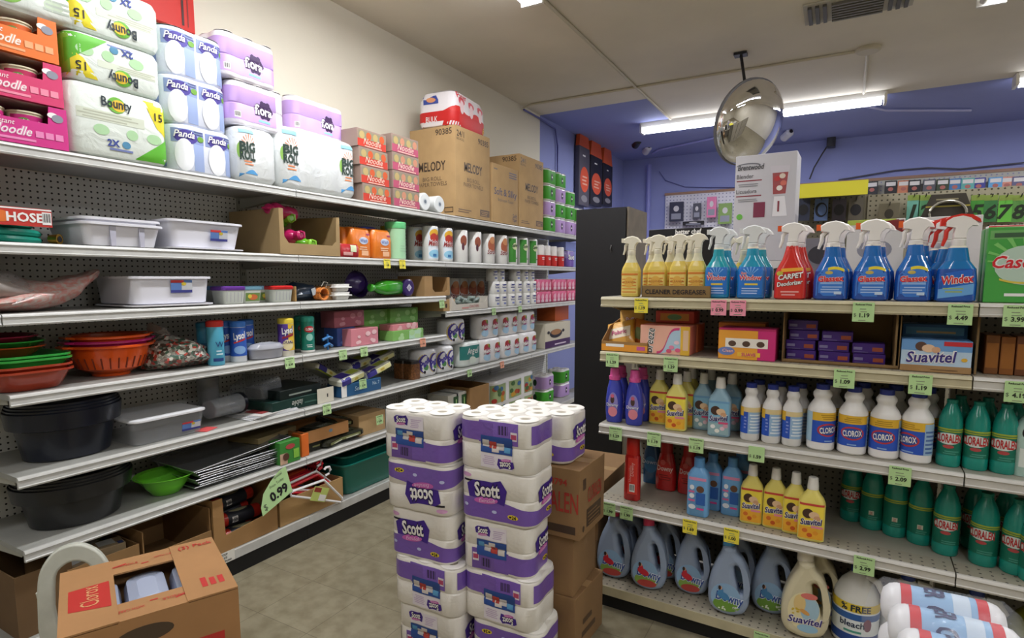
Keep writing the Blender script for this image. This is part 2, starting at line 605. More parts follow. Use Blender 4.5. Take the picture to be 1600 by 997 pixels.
mb = MB(); mb.box(XW - 0.2, 5.2, -4.2, YB + 0.2, -0.1, 0, m_floor); struct('floor', mb)
mb = MB()
mb.box(XW - 0.2, 5.2, -4.2, 6.0, CE, CE + 0.1, m_ceil)
mb.box(XW - 0.2, -1.78, 6.0, YB + 0.2, CE, CE + 0.1, m_blue)
mb.box(-1.78, 5.2, 6.0, 7.02, CE, CE + 0.1, m_ceil)
mb.box(-1.78, 5.2, 7.02, YB + 0.2, CE, CE + 0.1, m_blue)
struct('ceiling', mb)
mb = MB()
mb.box(XW - 0.15, XW, -4.2, 6.0, 0, CE, m_wall)
mb.box(XW - 0.15, XW, 6.0, YB, 0, CE, m_blue)
struct('wall_left', mb)
mb = MB(); mb.box(XW - 0.15, 5.2, YB, YB + 0.15, 0, CE, m_blue); struct('wall_back', mb)
mb = MB(); mb.box(5.05, 5.2, -4.2, YB, 0, CE, m_wall); struct('wall_right', mb)
mb = MB(); mb.box(XW - 0.15, 5.2, -4.3, -4.2, 0, CE, m_wall); struct('wall_front', mb)

# ---------------------------------------------------------------- tube lamps
m_tube = mat('f4f6ff', 0.4, emit=TUBE_E)
m_tube_off = P('cfcabb')
m_lampmetal = mat('e8e6e0', 0.4)
def lamp(label, x, y, along, length=2.44, lit=2, group=None, zt=CE):
    root = bpy.data.objects.new('fluorescent_light', None); COL.objects.link(root)
    root.location = (x, y, zt)
    root.rotation_euler = (0, 0, 0 if along == 'x' else PI / 2)
    tagit(root, label, 'ceiling light', group)
    L = length / 2
    m = MB()
    m.prism([(-0.09, -0.002), (0.09, -0.002), (0.06, -0.05), (-0.06, -0.05)], -L, L, m_lampmetal, axis='x')
    mesh_obj('housing', m.mesh('housing'), root)
    for i, dy in enumerate((-0.045, 0.045)):
        t = MB()
        t.tube([(-L + 0.03, dy, -0.085), (L - 0.03, dy, -0.085)], 0.019, m_tube if i < lit else m_tube_off, 12)
        mesh_obj('tube', t.mesh('tube'), root)
    for sx in (-1, 1):
        e = MB()
        e.box(sx * L - 0.012, sx * L + 0.012, -0.075, 0.075, -0.11, -0.004, m_lampmetal)
        mesh_obj('lamp_holder', e.mesh('lamp_holder'), root)
    ld = bpy.data.lights.new('tube_glow', 'AREA')
    ld.shape = 'RECTANGLE'; ld.size = length - 0.06; ld.size_y = 0.11
    ld.energy = LAMP_W * (lit / 2) * (length / 2.44)
    ld.color = (0.98, 0.985, 1.0)
    lo = bpy.data.objects.new('tube_glow', ld); COL.objects.link(lo); lo.parent = root
    lo.location = (0, 0, -0.108)
    return root
lamp('long bright tube lamp running across the room under the blue back ceiling', -0.91, 6.95, 'x')
lamp('tube lamp over the left aisle, cut off by the top edge of the picture', -1.78, 2.2, 'y')
lamp('tube lamp at the top right corner with one of its tubes dark', 0.75, 3.62, 'y', lit=1)
lamp('tube lamp at the right edge of the picture, far back', 2.52, 6.95, 'x')
lamp('tube lamp on the ceiling behind the picture, over the left aisle', -1.78, -1.2, 'y', lit=1)
lamp('tube lamp on the ceiling behind the picture, over the near right', 0.75, -0.6, 'y', lit=1)
lamp('tube lamp on the ceiling behind the picture, far right', 3.0, 1.2, 'y')

# conduits on the ceiling, wall cables
def pipe(pts, r, m, label, name='conduit', cat='conduit', n=8):
    c = MB(); c.tube(pts, r, m, n)
    o0 = Vector(pts[0])
    c.v = [tuple(Vector(v) - o0) for v in c.v]
    return spawn(c, name, label, cat, o0)
m_pipe = mat('cbc3b0', 0.6)
pipe([(-1.78, 3.43, CE - 0.012), (-1.78, 5.5, CE - 0.012), (-1.77, 6.84, CE - 0.014)], 0.011, m_pipe, 'thin painted conduit running along the ceiling from the near lamp to the far lamp')
pipe([(-3.0, 5.56, CE - 0.03), (-2.9, 5.56, CE - 0.012), (-1.2, 5.57, CE - 0.012), (0.02, 5.59, CE - 0.012)], 0.011, m_pipe, 'painted conduit crossing the ceiling from the left wall to the round junction box')
pipe([(0.11, 5.67, CE - 0.012), (0.12, 6.84, CE - 0.012)], 0.012, m_pipe, 'short conduit between the round ceiling box and the bright tube lamp')
c = MB(); round_prof(c, [(0.075, -0.03), (0.09, -0.02), (0.09, 0)], m_pipe, 20)
spawn(c, 'junction_box', 'round junction box on the ceiling above the far tube lamp', 'junction box', (0.11, 5.59, CE - 0.001))
pipe([(-2.99, 5.56, CE - 0.05), (-2.995, 5.95, CE - 0.05), (-2.995, 6.35, CE - 0.07), (-2.995, 6.42, CE - 0.25), (-2.995, 6.42, 2.2)], 0.01, mat('5f62a0', 0.6), 'cable bending down the left wall onto the blue paint')
pipe([(-2.6, 8.86, CE - 0.1), (-2.6, 8.87, 2.0), (-2.6, 8.87, 1.0)], 0.035, mat('8b8fd0', 0.6), 'blue painted pipe standing in the far corner')
pipe([(-1.35, 7.08, CE - 0.02), (-1.3, 7.9, CE - 0.02), (-2.3, 8.3, CE - 0.02), (-2.45, 8.5, CE - 0.02)], 0.012, mat('a3a5dd', 0.6), 'conduit painted blue behind the far lamp, left of the mirror')
pipe([(0.0, 7.1, CE - 0.02), (0.35, 7.6, CE - 0.02), (1.15, 8.05, CE - 0.02)], 0.012, mat('b8b9dd', 0.6), 'conduit painted blue behind the far lamp, right of the mirror')
pts = []
for px, py in [(1030, 268), (1040, 282), (1070, 292), (1110, 293), (1150, 293)]:
    pts.append(on(px, py, 1, YB - 0.02))
pipe([tuple(p) for p in pts], 0.006, mat('5d5f95', 0.6), 'thin loose cable sagging on the blue back wall', 'cable', 'cable', 6)
pts = []
for px, py in [(1297, 222), (1285, 240), (1272, 262), (1265, 280)]:
    pts.append(on(px, py, 1, YB - 0.1))
pipe([tuple(p) for p in pts], 0.01, mat('35353c', 0.6), 'dark cable hanging from the small black speaker', 'cable', 'cable', 6)
pts = []
for px, py in [(1310, 281), (1400, 266), (1450, 262), (1500, 264), (1560, 258), (1600, 254)]:
    pts.append(on(px, py, 1, YB - 0.04))
pipe([tuple(p) for p in pts], 0.008, mat('55565e', 0.6), 'cable draped along the top of the back wall pegboard', 'cable', 'cable', 6)

# air vent at the top edge
c = MB()
c.box(-0.32, 0.32, -0.17, 0.17, -0.012, -0.001, mat('b9b4a8', 0.6))
for i in range(7):
    y = -0.13 + i * 0.043
    c.box(-0.15, 0.15, y, y + 0.02, -0.03, -0.013, mat('6d6a62', 0.5))
for sx in (-1, 1):
    for i in range(3):
        x = sx * (0.19 + i * 0.045)
        c.box(x - 0.012, x + 0.012, -0.14, 0.14, -0.03, -0.013, mat('504e49', 0.5))
p = on(1340, 6, 2, CE)
spawn(c, 'air_vent', 'square metal air vent in the ceiling at the top edge', 'air vent', (p.x, p.y, CE - 0.001))

# convex mirror on a bracket
m_mirror = mat('f2f2f4', 0.02, metal=1.0)
root = bpy.data.objects.new('convex_mirror', None); COL.objects.link(root)
tagit(root, 'big convex security mirror hanging from the ceiling in front of the far lamp', 'mirror')
DM = 4.6
mc = EYEV + ray(1170, 192) * DM
root.location = mc
dome = MB()
R0, dp = 0.325, 0.15
prof = []
for i in range(9):
    a = i / 8 * PI / 2
    prof.append((max(0.003, R0 * math.cos(a)), dp * math.sin(a)))
round_prof(dome, prof, m_mirror, 40)
dm = mesh_obj('mirror_dome', dome.mesh('mirror_dome', 60), root)
rim = MB(); round_prof(rim, [(R0 - 0.004, -0.02), (R0 + 0.008, -0.016), (R0 + 0.008, 0.006), (R0 + 0.001, 0.009)], mat('77777c', 0.4), 40)
rm = mesh_obj('rim', rim.mesh('rim'), root)
view = (EYEV - mc).normalized()
nrm = (Matrix.Rotation(math.radians(46), 4, 'Z') @ view)
nrm.z -= 0.12
q = nrm.normalized().to_track_quat('Z', 'Y')
for o in (dm, rm):
    o.rotation_mode = 'QUATERNION'; o.rotation_quaternion = q
br = MB()
top = Vector((mc.x - 0.1, mc.y + 0.12, CE - 0.003)) - mc
br.tube([(0, 0, 0), tuple(top * 0.5 + Vector((0, 0.03, 0.02))), tuple(top)], 0.012, mat('26262a', 0.4))
br.box(top.x - 0.05, top.x + 0.05, top.y - 0.04, top.y + 0.04, top.z - 0.02, top.z, mat('26262a', 0.4))
mesh_obj('bracket', br.mesh('bracket'), root)

# small cameras and speaker
def camlet(px, py, yy, label, white=True):
    c = MB(); m = P('c8c8d4') if white else P('24242a')
    round_prof(c, [(0.03, 0), (0.05, 0.01), (0.05, 0.15), (0.03, 0.17)], m, 14)
    l = MB(); round_prof(l, [(0.022, 0.17), (0.022, 0.178)], P('101014'), 12)
    a = MB(); a.tube([(0, 0.0, 0.08), (0, 0.09, 0.08), (0.0, 0.14, 0.06)], 0.012, P('303036'))
    p = on(px, py, 1, yy)
    return spawn([('camera_body', c), ('lens', l), ('mount', a)], 'security_camera', label, 'camera', p, rot=(math.radians(75), 0, math.radians(35)))
camlet(1008, 238, 8.3, 'white tube shaped security camera in the far blue corner')
camlet(1224, 216, 8.2, 'small security camera just right of the convex mirror')
camlet(992, 228, 7.9, 'small black security camera beside the white one', False)
c = MB(); rbox(c, 0.1, 0.12, 0.16, P('2a2a30'), 0.01)
p = on(1299, 218, 1, YB - 0.09)
spawn(c, 'wall_speaker', 'small black speaker high on the back wall right of the mirror', 'speaker', (p.x, p.y, p.z - 0.1))

# ================================================================ LEFT SHELVING
m_board = grid_mat('left_pegboard', 'dcdcd6', '24241f', 0.0254, 0.0042, (1, 2), 0.6)
m_shelf = mat('a3a39d', 0.38, noise=0.2, nscale=6.0)
m_lip = mat('c9c9c5', 0.3, noise=0.12, nscale=14.0)
m_up = mat('b4b3a8', 0.45)
m_kick = mat('17181a', 0.6)
YJ = [-0.4, 0.862, 2.132, 3.455, 4.815, 6.1]
S1, S2, S3, S4, S5, S6, SB, S3b = 1.918, 1.578, 1.329, 1.043, 0.746, 0.473, 0.135, 1.212
left = bpy.data.objects.new('gondola_shelving', None); COL.objects.link(left)
tagit(left, 'long run of grey metal shelving with pegboard back along the left wall', 'shelving')
def shelf_board(parent, y0, y1, z, d=0.44, x0=XL, name='shelf'):
    m = MB()
    y0 += 0.002; y1 -= 0.002
    m.box(x0 - d, x0 - 0.012, y0, y1, z - 0.02, z, m_shelf)
    # rolled front lip with a price channel
    pts = [(-0.012, 0), (-0.004, -0.001), (0, -0.006), (0.002, -0.011), (-0.002, -0.014), (-0.001, -0.033), (0.003, -0.036), (0.001, -0.042), (-0.012, -0.043)]
    vs = [Vector((x0 + a, y, z + b)) for y in (y0, y1) for a, b in pts]
    n = len(pts)
    m.add(vs, [list(range(n)), list(range(2 * n - 1, n - 1, -1))] + [(i, i + n, (i + 1) % n + n, (i + 1) % n) for i in range(n)], m_lip)
    o = mesh_obj(name, m.mesh(name), parent)
    for y in (y0 + 0.012, y1 - 0.012):
        b = MB()
        b.prism([(x0 - d, z - 0.021), (x0 - 0.06, z - 0.021), (x0 - 0.06, z - 0.04), (x0 - d + 0.03, z - 0.075), (x0 - d, z - 0.075)], y - 0.0015, y + 0.0015, m_up, axis='y')
        mesh_obj('bracket', b.mesh('bracket'), o)
    return o
def lsec(i, zs):
    for z in zs:
        shelf_board(left, YJ[i], YJ[i + 1], z)
    bs = MB()
    y0, y1 = YJ[i] + 0.001, YJ[i + 1] - 0.001
    bs.box(XL - 0.46, XL - 0.01, y0, y1, SB - 0.03, SB, m_shelf)
    bs.box(XL - 0.01, XL + 0.004, y0, y1, SB - 0.045, SB - 0.001, m_lip)
    mesh_obj('base_shelf', bs.mesh('base_shelf'), left)
    k = MB(); k.box(XL - 0.03, XL - 0.016, y0, y1, 0.0, SB - 0.031, m_kick)
    mesh_obj('kick_plate', k.mesh('kick_plate'), left)
    pz = MB(); pz.box(XL - 0.475, XL - 0.463, y0 + 0.02, y1 - 0.02, 0.06, S1 - 0.02, m_board)
    mesh_obj('back_panel', pz.mesh('back_panel'), left)
lsec(0, [S1, S2, S3])
lsec(1, [S1, S2, S3, S4, S5, S6])
lsec(2, [S1, S2, S3, S4, S5, S6])
lsec(3, [S1, S2, S3b, S5])
lsec(4, [S1, S2, S3b, S5])
for y in YJ:
    u = MB()
    u.box(XL - 0.485, XL - 0.461, y - 0.018, y + 0.018, 0, S1 + 0.02, m_up)
    for k in range(36):
        z = 0.12 + k * 0.05
        for dy in (-0.006, 0.006):
            u.box(XL - 0.461, XL - 0.4605, y + dy - 0.002, y + dy + 0.002, z, z + 0.018, BLACK)
    mesh_obj('upright', u.mesh('upright'), left)

# ================================================================ RIGHT SHELVING
m_rboard = grid_mat('right_pegboard', '8f8b80', '1d1c19', 0.0254, 0.0042, (0, 2), 0.6)
m_rshelf = mat('a39e90', 0.4, noise=0.18, nscale=6.0)
m_perf = grid_mat('perforated_shelf', 'a39c8b', '3a362f', 0.031, 0.0042, (0, 1), 0.45)
m_rlip_old = mat('beb596', 0.4, noise=0.12, nscale=14.0)
m_rlip = mat('cbc8c1', 0.35, noise=0.1, nscale=14.0)
Z1, Z2, Z3, Z4, Z5 = 1.376, 1.146, 0.833, 0.497, 0.112
right = bpy.data.objects.new('gondola_shelving', None); COL.objects.link(right)
right.location = KR; right.rotation_euler = (0, 0, RR)
tagit(right, 'shorter shelving unit on the right stocked with cleaning bottles', 'shelving')
SJ = [0.0, 1.25, 2.5]
def rshelf(i, z, m_l, d=0.42):
    m = MB(); a, b = SJ[i] + 0.002, SJ[i + 1] - 0.002
    m.box(a, b, 0.012, 0.10, z - 0.02, z, m_perf if z < 0.6 or z > 1 else m_rshelf)
    m.box(a, b, 0.10, d, z - 0.02, z, m_rshelf)
    pts = [(0.012, 0), (0.004, -0.001), (0, -0.006), (-0.002, -0.011), (0.002, -0.014), (0.001, -0.033), (-0.003, -0.036), (-0.001, -0.042), (0.012, -0.043)]
    n = len(pts)
    vs = [Vector((x, p[0], z + p[1])) for x in (a, b) for p in pts]
    m.add(vs, [list(range(n)), list(range(2 * n - 1, n - 1, -1))] + [(k, k + n, (k + 1) % n + n, (k + 1) % n) for k in range(n)], m_l)
    o = mesh_obj('shelf', m.mesh('shelf'), right)
    for x in (a + 0.014, b - 0.014):
        bk = MB()
        bk.prism([(d, z - 0.021), (0.06, z - 0.021), (0.06, z - 0.04), (d - 0.05, z - 0.1), (d, z - 0.1)], x - 0.0015, x + 0.0015, m_rlip_old, axis='x')
        mesh_obj('bracket', bk.mesh('bracket'), o)
for i in (0, 1):
    for z in (Z1, Z2):
        rshelf(i, z, m_rlip_old if i == 0 else m_rlip)
    for z in (Z3, Z4):
        rshelf(i, z, m_rlip)
    b = MB()
    b.box(SJ[i] + 0.001, SJ[i + 1] - 0.001, 0.0, 0.44, Z5 - 0.012, Z5, m_perf)
    b.box(SJ[i] + 0.001, SJ[i + 1] - 0.001, -0.004, 0.0, Z5 - 0.04, Z5, m_rlip_old)
    mesh_obj('base_shelf', b.mesh('base_shelf'), right)
    b = MB(); b.box(SJ[i] + 0.01, SJ[i + 1] - 0.001, 0.03, 0.045, 0, Z5 - 0.013, m_kick)
    mesh_obj('kick_plate', b.mesh('kick_plate'), right)
    b = MB(); b.box(SJ[i] + 0.02, SJ[i + 1] - 0.02, 0.428, 0.436, 0.12, Z1 - 0.03, m_rboard)
    mesh_obj('back_panel', b.mesh('back_panel'), right)
for s_ in SJ:
    b = MB(); b.box(s_ - 0.005, s_ + 0.03, 0.422, 0.46, 0, Z1 - 0.025, mat('a39c88', 0.5))
    for k in range(24):
        z = 0.12 + k * 0.05
        b.box(s_ + 0.01, s_ + 0.014, 0.4215, 0.422, z, z + 0.02, BLACK)
    mesh_obj('upright', b.mesh('upright'), right)
b = MB()
b.box(0, 2.5, 0.462, 0.86, Z1 - 0.1, Z1 - 0.08, m_rshelf)
mesh_obj('rear_shelf', b.mesh('rear_shelf'), right)

# ---------------------------------------------------------------- black cabinet with wooden side
cx0, cx1, cy0, cy1, ch = -1.495, -1.145, 3.5, 3.88, 1.893
blk = MB(); m_blk = mat('141316', 0.5)
blk.box(-0.175, 0.163, 0, 0.38, 0, ch, m_blk)
sd = MB(); sd.box(0.163, 0.175, -0.002, 0.382, 0, ch, mat('7a6f5f', 0.6, noise=0.2, nscale=12))
dr = MB(); dr.box(-0.17, 0.16, -0.014, -0.001, 0.05, ch - 0.01, m_blk)
hd = MB(); hd.tube([(0.07, -0.016, 1.62), (0.07, -0.03, 1.64), (0.07, -0.016, 1.66)], 0.004, mat('99979a', 0.3, metal=0.8))
spawn([('carcass', blk), ('side_panel', sd), ('door', dr, [('handle', hd)])], 'tall_cabinet', 'tall narrow black cabinet with a wooden side beyond the left end of the cleaning shelves', 'cabinet', ((cx0 + cx1) / 2, cy0, 0))

# ================================================================ CLEANING BOTTLES, RIGHT SHELVES
def trigger_head(z, m_body, m_noz, m_lev=None, s=1.0, tall=1.0):
    """sprayer seen from the side: nozzle to the left; returns [(part, MB)...] standing on a neck at height z"""
    m_lev = m_lev or m_body
    h = MB()
    pr = [(-0.034, 0.034), (-0.036, 0.05), (-0.02, 0.060), (0.004, 0.064), (0.024, 0.058), (0.038, 0.045), (0.043, 0.034), (0.030, 0.036), (0.020, 0.026), (0.016, 0.012), (0.016, 0.0), (-0.014, 0.0), (-0.014, 0.014), (-0.012, 0.03)]
    pr = [(x * s, z + y * s * tall) for x, y in pr]
    # rounded shell: a narrow core and a slightly smaller outer layer on each side
    cx = sum(p[0] for p in pr) / len(pr); cz = sum(p[1] for p in pr) / len(pr)
    sm = [(cx + (p[0] - cx) * 0.9, cz + (p[1] - cz) * 0.9) for p in pr]
    n = len(pr)
    rings = [(-0.012, sm), (-0.008, pr), (0.008, pr), (0.012, sm)]
    vs = [(p[0], y * s, p[1]) for y, ps in rings for p in ps]
    h.add(vs, [list(range(n)), list(range(4 * n - 1, 3 * n - 1, -1))] + [(r * n + i, (r + 1) * n + i, (r + 1) * n + (i + 1) % n, r * n + (i + 1) % n) for r in range(3) for i in range(n)], m_body)
    nz = MB(); nz.box(-0.046 * s, -0.034 * s, -0.009 * s, 0.009 * s, z + 0.036 * s, z + 0.054 * s, m_noz)
    lv = MB()
    lv.tube([(-0.018 * s, 0, z + 0.036 * s), (-0.030 * s, 0, z + 0.022 * s), (-0.031 * s, 0, z + 0.004 * s), (-0.038 * s, 0, z - 0.018 * s)], [0.006 * s, 0.006 * s, 0.0055 * s, 0.004 * s], m_lev, 8)
    cl = MB(); round_prof(cl, [(0.0165 * s, z - 0.022 * s), (0.0175 * s, z - 0.02 * s), (0.0175 * s, z - 0.002), (0.015 * s, z)], m_body, 16)
    return [('trigger_head', h), ('nozzle', nz), ('trigger', lv), ('collar', cl)]

HEADW = mat('eeeae6', 0.35)
FROST = mat('e8e2cf', 0.4)

# --- yellow degreaser
def degreaser():
    b = MB()
    y1 = mat('dcc25c', 0.25, coat=0.3); top = mat('ddd7b8', 0.3)
    prof = [(0.0, 0.066, 0.044, 0.012), (0.004, 0.074, 0.05, 0.014), (0.105, 0.074, 0.05, 0.014), (0.12, 0.068, 0.046, 0.016), (0.14, 0.05, 0.038, 0.018), (0.155, 0.036, 0.034, 0.016), (0.175, 0.03, 0.03, 0.0149), (0.186, 0.026, 0.026, 0.0129)]
    L = rr_prof(b, prof, y1, segm={4: top, 5: top, 6: top})
    o = I('d9812f'); lt = I('e8cf74')
    L.rect(-0.036, 0.036, 0.012, 0.098, lt, 0.0006)
    L.rect(-0.036, 0.036, 0.088, 0.096, o, 0.0012)
    for i in range(5):
        L.rect(-0.03, 0.03, 0.018 + i * 0.013, 0.022 + i * 0.013, o, 0.0012)
    L.ell(0, 0.06, 0.02, 0.022, I('e2b04e'), 0.0016)
    L.text('CLEANER', 0, 0.06, 0.009, I('b35c1c'), lift=0.002)
    return bake([('bottle', b)] + trigger_head(0.19, FROST, FROST, s=0.92))
# --- teal / blue window cleaner
def windowc(second=False):
    b = MB()
    liq = mat('1582b4' if not second else '156fb6', 0.12, coat=0.8); up = mat('1d9db0' if not second else '1b93b6', 0.12, coat=0.8)
    prof = [(0.0, 0.088, 0.05, 0.016), (0.005, 0.098, 0.058, 0.018), (0.105, 0.1, 0.058, 0.02), (0.118, 0.094, 0.054, 0.022), (0.14, 0.066, 0.046, 0.021), (0.16, 0.046, 0.04, 0.019), (0.186, 0.04, 0.038, 0.0185), (0.2, 0.034, 0.034, 0.0169)]
    L = rr_prof(b, prof, liq, segm={3: up, 4: up, 5: up, 6: FROST})
    L.rect(-0.042, 0.042, 0.014, 0.118, I('1f6fc6'), 0.0006)
    for k in range(5):
        a = math.radians(50 + 20 * k)
        L.poly([(0, 0.085), (0.04 * math.cos(a - 0.06), 0.085 + 0.034 * math.sin(a - 0.06)), (0.04 * math.cos(a + 0.06), 0.085 + 0.034 * math.sin(a + 0.06))], I('7fb4e6'), 0.001)
    L.text('Window', 0.0, 0.078, 0.017, I('d3262c'), off=0.02, out=WHITE, wmax=0.078, lift=0.002)
    L.text('Sun', -0.024, 0.095, 0.009, I('d3262c'), off=0.02, out=WHITE, lift=0.002)
    L.rect(-0.02, 0.026, 0.05, 0.057, I('e2c64a'), 0.0012)
    L.lines(-0.03, 0.034, 0.018, 0.045, 3, I('b6cbef'))
    return bake([('bottle', b)] + trigger_head(0.206, mat('dfe2e2', 0.25), mat('dfe2e2', 0.25), s=1.05))
# --- red carpet cleaner
def carpetc():
    b = MB()
    liq = mat('cf2b24', 0.2, coat=0.6)
    prof = [(0.0, 0.094, 0.052, 0.016), (0.005, 0.106, 0.06, 0.018), (0.09, 0.106, 0.06, 0.02), (0.11, 0.096, 0.056, 0.022), (0.145, 0.062, 0.046, 0.021), (0.18, 0.044, 0.042, 0.0205), (0.2, 0.036, 0.036, 0.0179)]
    L = rr_prof(b, prof, liq)
    L.band(lambda u: 0.1 + 0.4 * u * 0.2, lambda u: 0.112 + 0.2 * u * 0.3, -0.03, 0.042, I('e9a62c'))
    L.text('CARPET', 0.002, 0.083, 0.017, WHITE, shear=0.2, off=0.03, out=I('5c1512'), wmax=0.082, rot=0.14, lift=0.002)
    L.text('Deodorizer', 0.0, 0.058, 0.015, WHITE, shear=0.2, off=0.02, out=I('5c1512'), wmax=0.084, rot=0.14, lift=0.002)
    L.lines(-0.03, 0.035, 0.014, 0.035, 2, I('e8a9a4'))
    L.ell(-0.034, 0.093, 0.011, 0.008, I('b9ae2f'), 0.0016)
    return bake([('bottle', b)] + trigger_head(0.206, HEADW, P('e2551d'), s=1.1))
# --- blue glass cleaner
def glassc():
    b = MB()
    liq = mat('14489f', 0.1, coat=0.9); up = mat('1668b8', 0.1, coat=0.9)
    prof = [(0.0, 0.094, 0.054, 0.018), (0.005, 0.108, 0.062, 0.022), (0.06, 0.112, 0.062, 0.024), (0.1, 0.104, 0.06, 0.026), (0.13, 0.074, 0.052, 0.024), (0.15, 0.056, 0.046, 0.022), (0.185, 0.046, 0.042, 0.0205), (0.197, 0.036, 0.036, 0.0179)]
    L = rr_prof(b, prof, liq, segm={3: up, 4: up, 5: up, 6: FROST})
    L.poly([(-0.045, 0.014), (0.043, 0.014), (0.045, 0.08), (0.038, 0.105), (0.01, 0.118), (-0.02, 0.112), (-0.045, 0.085)], I('3a79cf'), 0.0007)
    L.band(lambda u: 0.106 - (u - 0.01) ** 2 * 10, lambda u: 0.116 - (u - 0.01) ** 2 * 10, -0.01, 0.04, I('e3cf2c'), 0.0012)
    L.ell(-0.006, 0.095, 0.012, 0.006, I('c8b25a'), 0.0012)
    L.text('Glassex', 0.0, 0.074, 0.018, I('dd2a26'), off=0.03, out=I('f0c9c4'), wmax=0.078, rot=0.05, lift=0.002)
    L.rect(-0.032, 0.036, 0.055, 0.062, I('8cb1e4'), 0.0012)
    L.lines(-0.036, 0.036, 0.026, 0.052, 3, I('a9c4ec'))
    L.rect(0.012, 0.034, 0.02, 0.03, I('c4d8ee'), 0.0018)
    return bake([('bottle', b)] + trigger_head(0.2, HEADW, P('e8632a'), s=1.18))
# --- blue window spray with red head
def windexc():
    b = MB()
    liq = mat('1250a8', 0.08, coat=0.9); up = mat('1273b8', 0.08, coat=0.9); band = mat('1463c0', 0.1, coat=0.9)
    prof = [(0.0, 0.1, 0.052, 0.018), (0.005, 0.116, 0.06, 0.022), (0.06, 0.118, 0.06, 0.024), (0.105, 0.108, 0.058, 0.024), (0.13, 0.07, 0.05, 0.022), (0.172, 0.054, 0.044, 0.021), (0.178, 0.042, 0.04, 0.0199), (0.197, 0.034, 0.034, 0.0169)]
    L = rr_prof(b, prof, liq, segm={3: up, 4: up, 5: FROST, 6: FROST})
    L.poly([(-0.052, 0.012), (0.05, 0.02), (0.05, 0.105), (0.0, 0.098), (-0.052, 0.088)], I('1d63c4'), 0.0007)
    L.band(lambda u: 0.018 + u * 0.15, lambda u: 0.05 + u * 0.2, -0.052, 0.046, I('6aa6de'), 0.001)
    L.text('Windex', 0.0, 0.072, 0.024, I('d42a2e'), shear=0.15, off=0.03, out=WHITE, wmax=0.088, rot=0.1, lift=0.002)
    L.lines(-0.04, 0.02, 0.03, 0.05, 2, I('9fb66f'))
    parts = trigger_head(0.2, HEADW, P('d63024'), P('d63024'), s=1.18)
    crest = MB()
    crest.prism([(-0.05, 0.257), (-0.03, 0.272), (0.0, 0.279), (0.03, 0.276), (0.052, 0.262), (0.056, 0.25), (0.03, 0.262), (0.0, 0.266), (-0.03, 0.261), (-0.05, 0.247)], -0.013, 0.013, P('d42f22'))
    parts.append(('head_cover', crest))
    return bake([('bottle', b)] + parts)

pd, pw1, pw2, pc, pg, px_ = degreaser(), windowc(), windowc(True), carpetc(), glassc(), windexc()
# the degreasers: one in front of the tray at its left end, the others standing in the low tray
p = GR(sR(1003, Z1 + 0.02, 0.03) + 0.135, 0.03 + 0.1, Z1 + 0.001)
tr = MB()
w0, d0 = 0.27, 0.2
tr.box(-w0 / 2, w0 / 2, -d0 / 2, d0 / 2, 0, 0.003, CB('8c7147'))
for y in (-d0 / 2, d0 / 2 - 0.003): tr.box(-w0 / 2, w0 / 2, y, y + 0.003, 0, 0.046, CB('8c7147'))
for x in (-w0 / 2, w0 / 2 - 0.003): tr.box(x, x + 0.003, -d0 / 2, d0 / 2, 0, 0.046, CB('8c7147'))
pl = Plane(tr, (0, -d0 / 2, 0), (1, 0, 0), (0, 0, 1)); pl.text('CLEANER DEGREASER', 0.0, 0.022, 0.017, BLACK, off=0.02, wmax=0.255)
spawn(tr, 'display_tray', 'low brown cardboard tray lettered CLEANER DEGREASER on the top right shelf', 'box', p, RR)
onR(pd, 'spray_bottle', 'yellow degreaser spray bottle standing outside the tray, leftmost on the top right shelf', 'bottle', 986, Z1, 0.05, 'yellow degreaser bottles')
for i, (px, b) in enumerate([(1027, 0.075), (1060, 0.075), (1089, 0.075), (1120, 0.085)]):
    if i < 3:
        onR(pd, 'spray_bottle', 'yellow degreaser spray bottle in the front row of the cardboard tray, ' + ['nearest its left end', 'middle of the three', 'nearest its right end'][i], 'bottle', px, Z1, b, 'yellow degreaser bottles', lift=0.005)
for i, px in enumerate([1018, 1047, 1078]):
    onR(pd, 'spray_bottle', 'yellow degreaser spray bottle in the back row of the cardboard tray, ' + ['left', 'middle', 'right'][i], 'bottle', px, Z1, 0.175, 'degreaser bottles in the back row', lift=0.005)
for i, px in enumerate([1135, 1160]):
    onR(pd, 'spray_bottle', 'yellow degreaser spray bottle standing behind the teal window cleaners, ' + ['left', 'right'][i], 'bottle', px, Z1, 0.27, 'degreaser bottles behind the window cleaners')
onR(pw1, 'spray_bottle', 'teal window cleaner spray bottle right beside the degreaser tray', 'bottle', 1121, Z1, 0.07, 'window cleaner bottles')
onR(pw2, 'spray_bottle', 'teal window cleaner spray bottle next to the red carpet bottle', 'bottle', 1174, Z1, 0.07, 'window cleaner bottles')
onR(pw1, 'spray_bottle', 'teal window cleaner spray bottle behind the one next to the red carpet bottle', 'bottle', 1186, Z1, 0.18, 'window cleaner bottles')
onR(pw2, 'spray_bottle', 'teal window cleaner spray bottle behind the one beside the degreaser tray', 'bottle', 1132, Z1, 0.17, 'window cleaner bottles')
onR(pc, 'spray_bottle', 'red carpet deodorizer spray bottle at the front of the top right shelf', 'bottle', 1235, Z1, 0.07, 'carpet cleaner bottles')
onR(pc, 'spray_bottle', 'red carpet deodorizer spray bottle hidden behind the front one', 'bottle', 1247, Z1, 0.17, 'carpet cleaner bottles')
